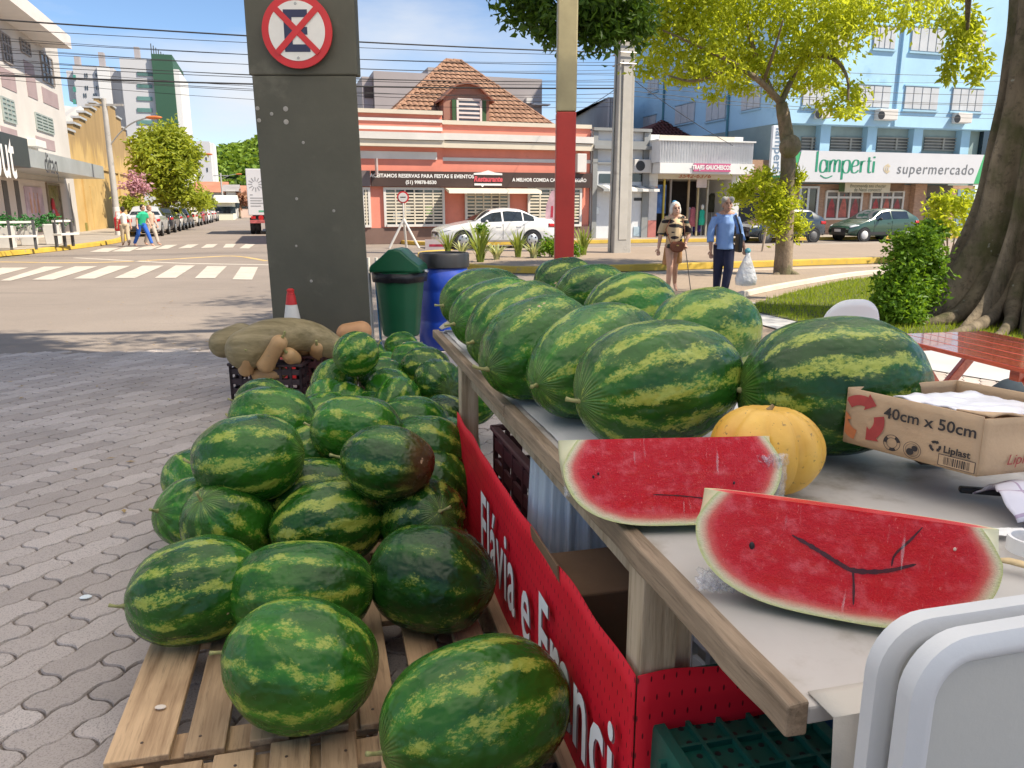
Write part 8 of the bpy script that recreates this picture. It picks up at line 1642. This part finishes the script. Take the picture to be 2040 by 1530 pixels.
mb = MB(); mb.tube([(-.20,-.02,0),(-.25,.0,zt2-.15)], .008, 6); mb.build('blue_cord', M_('blue_cord', (.05,.22,.42), .6, .1), bn2); mb = MB(); mb.box(-.3,.3,-.02,.1,0,.02); mb.build('stand_foot', GALV, bn2); mb = MB(); mb.tube([(.05,.05,0),(.05,.05,zb0+.02)], .012, 6); mb.build('stand_pole', TRIMW, bn2)
for x in (-.27,.27): mb = MB(); mb.ball((x,0,lz+.0),(.03,.03,.02)); mb.build('hinge', CHROME, bn2, smooth='all')
Yd = 8.3; dc = dp(888,690,Yd); dr_ = thing('blue_drum', 'blue plastic drum with a black screw lid behind the table', 'drum', (dc.x,dc.y,0)); rd_ = (dp(940,560,Yd).x-dp(836,560,Yd).x)/2; zl = dp(888,530,Yd).z; ztop = dp(888,503,Yd).z
mb = MB(); mb.lathe([(rd_*.9,0),(rd_,.03),(rd_*1.01,.3),(rd_*.985,.32),(rd_*1.01,.34),(rd_,.62),(rd_*.985,.64),(rd_,.66),(rd_,zl-.16),(rd_*.95,zl-.06),(rd_*.86,zl-.02),(rd_*.86,zl+.02)], 44); mb.build('body', M_('drum_blue', (.010,.045,.34), .35, .12, 3, .04, 20), dr_, smooth=50)
mb = MB(); mb.lathe([(rd_*.93,zl-.01),(rd_*.96,zl),(rd_*.96,ztop-.02),(rd_*.93,ztop),(rd_*.85,ztop),(rd_*.84,ztop-.02)], 44); mb.build('lid', BLACKP, dr_, smooth=40)
Yc = 6.75; cc = dp(580,600,Yc); cn2 = thing('traffic_cone', 'red and white traffic cone in front of the grey pier', 'traffic cone', (cc.x,cc.y,0)); zt3 = dp(577,575,Yc).z
def cring(z0, z1, nm, mt): f_ = lambda z: .028+(.155-.028)*(1-z/zt3); mb = MB(); mb.lathe([(f_(z0),z0),(f_(z1),z1)], 24); mb.build(nm, mt, cn2, smooth=40)
CR = M_('cone_red', (.50,.02,.02), .5, .1); cring(.03,.30,'lower_band',CR); cring(.302,zt3-.14,'reflective_band',TRIMW); cring(zt3-.138,zt3-.05,'upper_band',CR); mb = MB(); mb.lathe([(.034,zt3-.048),(.03,zt3-.03),(.034,zt3-.012),(.022,zt3)],16); mb.build('tip', CR, cn2, smooth=40); mb = MB(); mb.box(-.19,.19,-.19,.19,0,.03); mb.build('foot', CR, cn2, bevel=.01)
# ---- crate with squashes
def crate(name, label, loc, rz, lx, ly, hz, mat, group=None, rows=4, cols=7, rim=.02, open_top=True, cat='crate'):
    t_ = thing(name, label, cat, loc, rz, group); mb = MB()
    for sy in (-1,1):
        mb = MB()
        for i in range(rows): z = hz*(i+.15)/rows; mb.box(-lx/2,lx/2,sy*ly/2-.006,sy*ly/2+.006,z,z+hz/rows*.55)
        for i in range(cols+1): x = -lx/2+lx*i/cols; mb.box(x-.009,x+.009,sy*ly/2-.009,sy*ly/2+.009,0,hz)
        mb.build('long_side', mat, t_)
    for sx in (-1,1):
        mb = MB()
        for i in range(rows): z = hz*(i+.15)/rows; mb.box(sx*lx/2-.006,sx*lx/2+.006,-ly/2,ly/2,z,z+hz/rows*.55)
        for i in range(5): y = -ly/2+ly*i/4; mb.box(sx*lx/2-.009,sx*lx/2+.009,y-.009,y+.009,0,hz)
        mb.build('short_side', mat, t_)
    mb = MB()
    for (x0,x1,y0,y1) in ((-lx/2-rim,lx/2+rim,-ly/2-rim,-ly/2+.012),(-lx/2-rim,lx/2+rim,ly/2-.012,ly/2+rim),(-lx/2-rim,-lx/2+.012,-ly/2+.0121,ly/2-.0121),(lx/2-.012,lx/2+rim,-ly/2+.0121,ly/2-.0121)): mb.box(x0,x1,y0,y1,hz,hz+.022)
    mb.build('rim', mat, t_, bevel=.006); mb = MB(); mb.box(-lx/2+.01,lx/2-.01,-ly/2+.01,ly/2-.01,.004,.016); mb.build('floor', mat, t_); return t_
CRD = M_('dark_crate_plastic', (.035,.018,.022), .5, .2, 5); c0 = gp(533,772); cr0 = dp(533,760,5.75)
crate('squash_crate', 'dark lattice crate filled with squashes', (cr0.x,5.95,0), R_(-4), .55, .38, .31, CRD); crate('squash_crate', 'dark reddish crate right of the squash crate', (dp(640,760,6.0).x,6.1,0), R_(3), .34, .36, .34, M_('maroon_crate', (.06,.012,.014), .5, .2, 5))
def squash(pts, rad, mat, label, loc, stem=True, rib=0.0, cat='squash', nm='squash'):
    t_ = thing(nm, label, cat, loc, 0, 'squashes in and on the crate'); P = smooth_path(pts,2); m_ = len(P); R = [interp([(i/(len(rad)-1),r) for i,r in enumerate(rad)], k/(m_-1)) for k in range(m_)]; mb = MB(); mb.tube(P, R, 28); 
    for e_, s_ in ((0,-1),(m_-1,1)):
        d = (P[e_]-P[e_+(1 if s_ < 0 else -1)]).normalized(); mb.ball(tuple(P[e_]), (R[e_],R[e_],R[e_]), 20, 12)
    o = mb.build('skin', mat, t_); o.parent = None; md = o.modifiers.new('r','REMESH'); md.mode = 'VOXEL'; md.voxel_size = max(.008,max(R)*.08); sm_ = o.modifiers.new('s','SMOOTH'); sm_.iterations = 4; bake(o); o.parent = t_
    for q in o.data.polygons: q.use_smooth = True
    if stem: d = (P[-1]-P[-2]).normalized(); e = P[-1]+d*R[-1]*.9; s2 = MB(); s2.tube([e,e+d*.03,e+d*.05+Vector((0,0,.012))], [.014,.009,.010], 7); s2.build('stem', STEMM, t_)
    return t_
m, t, p = nodes_of('giant_squash_skin'); f = noise_(t, 1.0, 5, .65, sc=(2.5,16,16)); g = noise_(t, 5, 5, .6); c = ramp(t, f, [(.3, (.15,.115,.045)), (.7, (.36,.285,.15))]); c = mixc(t, math_(t, 'MULTIPLY', sstep(t, g, .5, .75), .6), c, (.24,.21,.15)); t.links.new(c, p.inputs['Base Color']); p.inputs['Roughness'].default_value = .6; bump_(t, p, f, .4, .02); GSQ = m
TANS = M_('butternut_skin', (.48,.29,.13), .5, .14, 6, .1, 20, dirt=((.36,.25,.12), 9, .6)); o0 = Vector((cr0.x,5.9,.33))
def L_(px, py, Y): return dp(px,py,Y)-o0
squash([L_(490,697,5.75),L_(540,672,5.8),L_(610,664,5.9),L_(660,690,5.95)], [.155,.155,.12,.10], GSQ, 'giant brown green squash lying across the top of the crate', tuple(o0), False, nm='giant_squash')
squash([L_(445,685,6.15),L_(480,672,6.2)], [.115,.12], GSQ, 'second giant squash poking out behind at the left', tuple(o0), False, nm='giant_squash')
for i, (a, b_, r, lab) in enumerate((((530,725,5.70),(556,683,5.62),(.072,.058,.062),'upright tan butternut squash leaning in the middle of the crate'),((490,735,5.72),(490,716,5.66),(.06,.055,.05),'tan squash end poking out at the left of the crate'),((585,715,5.8),(575,706,5.7),(.06,.06,.055),'small round tan squash at the right of the crate'),((560,690,5.9),(548,672,5.85),(.07,.06,.05),'tan squash behind the upright one'),((604,698,6.0),(598,682,5.85),(.07,.065,.055),'shaded tan squash right of the upright one'),((635,704,6.0),(632,690,5.85),(.075,.07,.055),'tan squash in the reddish crate'),((515,745,5.8),(560,742,5.8),(.06,.06,.05),'orange tan squash lying inside the crate'))): squash([L_(*a),(L_(*a)+L_(*b_))/2,L_(*b_)], r, TANS, lab, tuple(o0))
squash([L_(690,664,6.5),L_(720,660,6.5)], [.085,.09], M_('orange_squash', (.52,.27,.12), .5, .12, 6), 'orange tan squash behind the small round watermelon', tuple(o0), False)
# ---- picnic table and chair on the right
RW = wood_mat('red_stained_wood', (.42,.045,.018), (.62,.11,.045), 1.0); 
for n_ in RW.node_tree.nodes:
    if n_.type == 'BSDF_PRINCIPLED': n_.inputs['Roughness'].default_value = .2; n_.inputs['Coat Weight'].default_value = 1.0
C0 = gp(1758,666,.73); d1 = Vector((gp(2040,735,.73)-C0)); d1.z = 0; ang = math.atan2(d1.y,d1.x); pt_ = thing('picnic_table', 'glossy red wooden folding table under the big tree', 'table', (C0.x,C0.y,0), ang+math.pi/2)
# local -y runs towards the viewer along the planks, +x to the right
for i in range(5): mb = MB(); mb.box(i*.145,i*.145+.139,-1.35,0,.705,.73); mb.build('plank', RW, pt_, bevel=.004)
for y in (-.14,-.98):
    mb = MB(); mb.box(.03,.70,y-.03,y+.03,.65,.704); mb.build('batten', RW, pt_, bevel=.004)
    for s_ in (0,1): x0, x1 = (.08,.62) if s_ == 0 else (.62,.08); mb = MB(); q0, q1 = Vector((x0,y+(.035 if s_ else -.035),.67)), Vector((x1,y+(.035 if s_ else -.035),.0)); dv = q1-q0; mb.obox((q0+q1)/2, (.035,.06,dv.length), dv.to_track_quat('Z','Y').to_matrix().to_4x4()); mb.build('leg', RW, pt_, bevel=.004)
mb = MB(); mb.tube([(.35,-.14,.34),(.35,-.98,.34)], .014, 8); mb.build('stretcher', RW, pt_)
PLW = M_('white_chair_plastic', (.74,.75,.76), .35, .03, 3); chb = gp(1672,640,.55); Yq = 5.25; cb = dp(1632,650,Yq); ch_ = thing('plastic_chair', 'white plastic chair with a rounded back behind the dark watermelon', 'chair', (cb.x,cb.y,0), R_(12))
ztc = dp(1672,606,Yq).z+.075; mb = MB(); mb.grid(lambda u,v: (((u-.5)*.50)*(1-.28*v**3), -.24-.05*math.cos((u-.5)*2.2)+.07*v*-1*0-.08*v, .44+(ztc-.44)*v*(1-.16*abs((u-.5)*2)**3.0)), 16, 10); mb.build('backrest', PLW, ch_, smooth='all', solid=.012)
mb = MB(); mb.grid(lambda u,v: ((u-.5)*.48, -.24+.48*v, .435-.02*math.sin(u*3.14)*math.sin(v*3.14)), 8, 8); mb.build('seat', PLW, ch_, smooth='all', solid=.012)
for x in (-.21,.21):
    for y in (-.22,.22): mb = MB(); mb.tube([(x*1.1,y*1.15,0),(x,y,.43)], [.018,.026], 8); mb.build('leg', PLW, ch_)
# ---- things under the table
def tt(u, v, z): q = T(u,v,z); return (q.x,q.y,q.z)
crate('fruit_crate', 'dull purple plastic crate under the table behind the banner', tt(1.95,.30,.25), TA+.03, .36, .55, .36, M_('purple_crate', (.09,.035,.038), .5, .15, 4)); 
bt2 = thing('crate_pedestal', 'dark crate underneath the purple crate', 'crate', tt(1.95,.30,0), TA); mb = MB(); mb.box(-.18,.18,-.27,.27,0,.24); mb.build('shell', CRD, bt2, bevel=.01)
m, t, p = nodes_of('clear_pleated_plastic'); p.inputs['Base Color'].default_value = (.62,.72,.82,1); p.inputs['Roughness'].default_value = .18; p.inputs['Specular IOR Level'].default_value = .7; tr_ = t.nodes.new('ShaderNodeBsdfTransparent'); ms_ = t.nodes.new('ShaderNodeMixShader'); st_ = noise_(t, 1.0, 4, .6, sc=(30,30,2)); t.links.new(math_(t, 'MULTIPLY_ADD', st_, .6, .35), ms_.inputs[0]); t.links.new(tr_.outputs[0], ms_.inputs[1]); t.links.new(p.outputs[0], ms_.inputs[2]); t.links.new(ms_.outputs[0], t.nodes['Material Output'].inputs['Surface']); bump_(t, p, st_, .6, .02); PLEAT = m
bgb = thing('bag_bundle', 'bundle of pale pleated plastic bags hanging under the table', 'plastic bags', tt(1.46,.20,.30)); mb = MB()
for k in range(2):
    def pl(u, v):
        an = 2*math.pi*u; r = (.135-.03*k)*(1+.07*math.sin(an*17+k)+.04*math.sin(an*31)); f_ = 1+.10*(1-v)-.03*v; return (r*f_*math.cos(an)*1.0, r*f_*math.sin(an)*1.1, .44*v+.025*noise.noise(Vector((u*22,v*9,k)))*(v > .85))
    mb.grid(pl, 150, 14)
mb.build('pleated_film', PLEAT, bgb, smooth='all'); bunch2 = MB()
cdb = thing('cardboard_sheet', 'dark cardboard box with a bent flap under the table', 'box', tt(1.13,.20,0), TA); mb = MB(); mb.box(-.16,.2,-.13,.13,0,.52); mb.build('carton', M_('dark_card', (.17,.10,.055), .8, .15, 6), cdb, bevel=.006); mb = MB(); mb.grid(lambda u,v: (-.17-.03*math.sin(u*1.5), -.13+.26*v, .50+.11*u), 6, 4); mb.build('flap', M_('dark_card', (.17,.10,.055), .8, .15, 6), cdb, solid=.005)
wc = crate('white_crate', 'white plastic crate standing under the table behind the near leg', tt(.88,.42,.22), TA+.1, .30, .30, .34, M_('white_crate_plastic', (.66,.68,.70), .45, .05, 4)); mb = MB(); mb.box(-.15,.15,-.15,.15,-.22,-.004); mb.build('lower_crate', M_('white_crate_plastic', (.66,.68,.70), .45, .05, 4), wc)
wsk = thing('white_sack', 'white woven sack leaning under the table beside the near leg', 'sack', tt(1.02,.52,0), TA); mb = MB(); mb.lathe([(.17,0),(.20,.1),(.19,.4),(.15,.62),(.10,.70)], 20); mb.v = [(x*(1+.06*noise.noise(Vector((x*9,y*9,z*6)))),y,z) for x,y,z in mb.v]; mb.build('sack', M_('woven_white', (.62,.61,.58), .8, .06, 3, .3, 60), wsk, smooth='all')
for i, (u, v) in enumerate(((.80,.62),(.74,.68))): bj = thing('blue_jug', 'blue plastic jug under the table, %s' % ('left one behind the white crate' if i == 0 else 'right one behind the green crate'), 'jug', tt(u,v,0)); mb = MB(); mb.lathe([(.05,0),(.055,.02),(.055,.46),(.03,.54),(.018,.56)], 18); mb.build('body', M_('jug_blue', (.02,.10,.28), .3, .1), bj, smooth=40); mb = MB(); mb.lathe([(.02,.561),(.02,.59)],14); mb.build('cap', TRIMW, bj)
# upturned green crate near the viewer
gcq = tt(.30,.165,.0); GCM = M_('green_crate', (.006,.085,.062), .45, .15, 5, .08, 40, dirt=((.09,.17,.13), 8, .62)); gct = thing('green_crate', 'upturned dark green plastic crate under the near end of the table', 'crate', tt(.44,.215,0), TA); hzc = .50
mb = MB(); lx, ly = .34, .46
def rrect(l, w_, r, n=6):
    P = []
    for (cx_,cy_,a0) in ((l/2-r,w_/2-r,0),(-l/2+r,w_/2-r,90),(-l/2+r,-w_/2+r,180),(l/2-r,-w_/2+r,270)):
        for i in range(n+1): a = R_(a0+90*i/n); P.append((cx_+r*math.cos(a), cy_+r*math.sin(a)))
    return P
O1, O2, O3 = rrect(lx,ly,.05), rrect(lx-.05,ly-.05,.035), rrect(lx+.02,ly+.02,.05); n = len(O1)
mb.v = [(x,y,.02) for x,y in O3]+[(x,y,hzc-.01) for x,y in O1]+[(x*.985,y*.985,hzc) for x,y in O1]+[(x,y,hzc) for x,y in O2]+[(x,y,hzc-.016) for x,y in O2]
for q_ in range(4):
    for i in range(n): j = (i+1) % n; mb.f.append((q_*n+i,q_*n+j,(q_+1)*n+j,(q_+1)*n+i))
mb.f.append(tuple(4*n+i for i in range(n))); mb.build('shell', GCM, gct, smooth=35)
rb_ = MB()
for x in (-.095,-.03,.035,.1): rb_.box(x-.004,x+.004,-ly/2+.028,ly/2-.028,hzc-.016,hzc-.003)
for y in (-.16,-.08,0,.08,.16): rb_.box(-lx/2+.028,lx/2-.028,y-.0038,y+.0038,hzc-.0158,hzc-.004)
rb_.build('ribs', GCM, gct); hol = MB()
for i in range(5):
    for j in range(6):
        for (dx,dy) in ((-.018,-.02),(.014,-.022),(-.012,.018),(.016,.02)):
            x, y = -.127+i*.065+dx, -.2+j*.08+dy
            if abs(x) < lx/2-.04 and abs(y) < ly/2-.04: hol.lathe([(.0065,0),(.006,.0008)], 8, (x,y,hzc-.0158))
hol.build('drain_holes', DARK, gct)['kind'] = 'stuff'
rbs = MB()
for y in (-.2,-.1,0,.1,.2): rbs.box(-lx/2-.014,-lx/2+.004,y-.006,y+.006,.03,hzc-.03)
for x in (-.12,-.04,.04,.12): rbs.box(x-.006,x+.006,-ly/2-.014,-ly/2+.004,.03,hzc-.03)
rbs.build('side_ribs', GCM, gct)
dk = gp(2032,800); mb = MB(); mb.ball((0,0,.2),(.28,.22,.22),14,10); mb.v = [(x*(1+.15*noise.noise(Vector((x*6,y*6,z*6)))),y,max(0,z)) for x,y,z in mb.v]; o = mb.build('dark_bundle', M_('dark_navy_cloth', (.02,.035,.05), .8, .3, 8), None, smooth='all'); o.location = (dp(2045,790,4.9).x,4.9,.0); tag(o, 'dark navy bundle on the ground beside the red table', 'bundle')
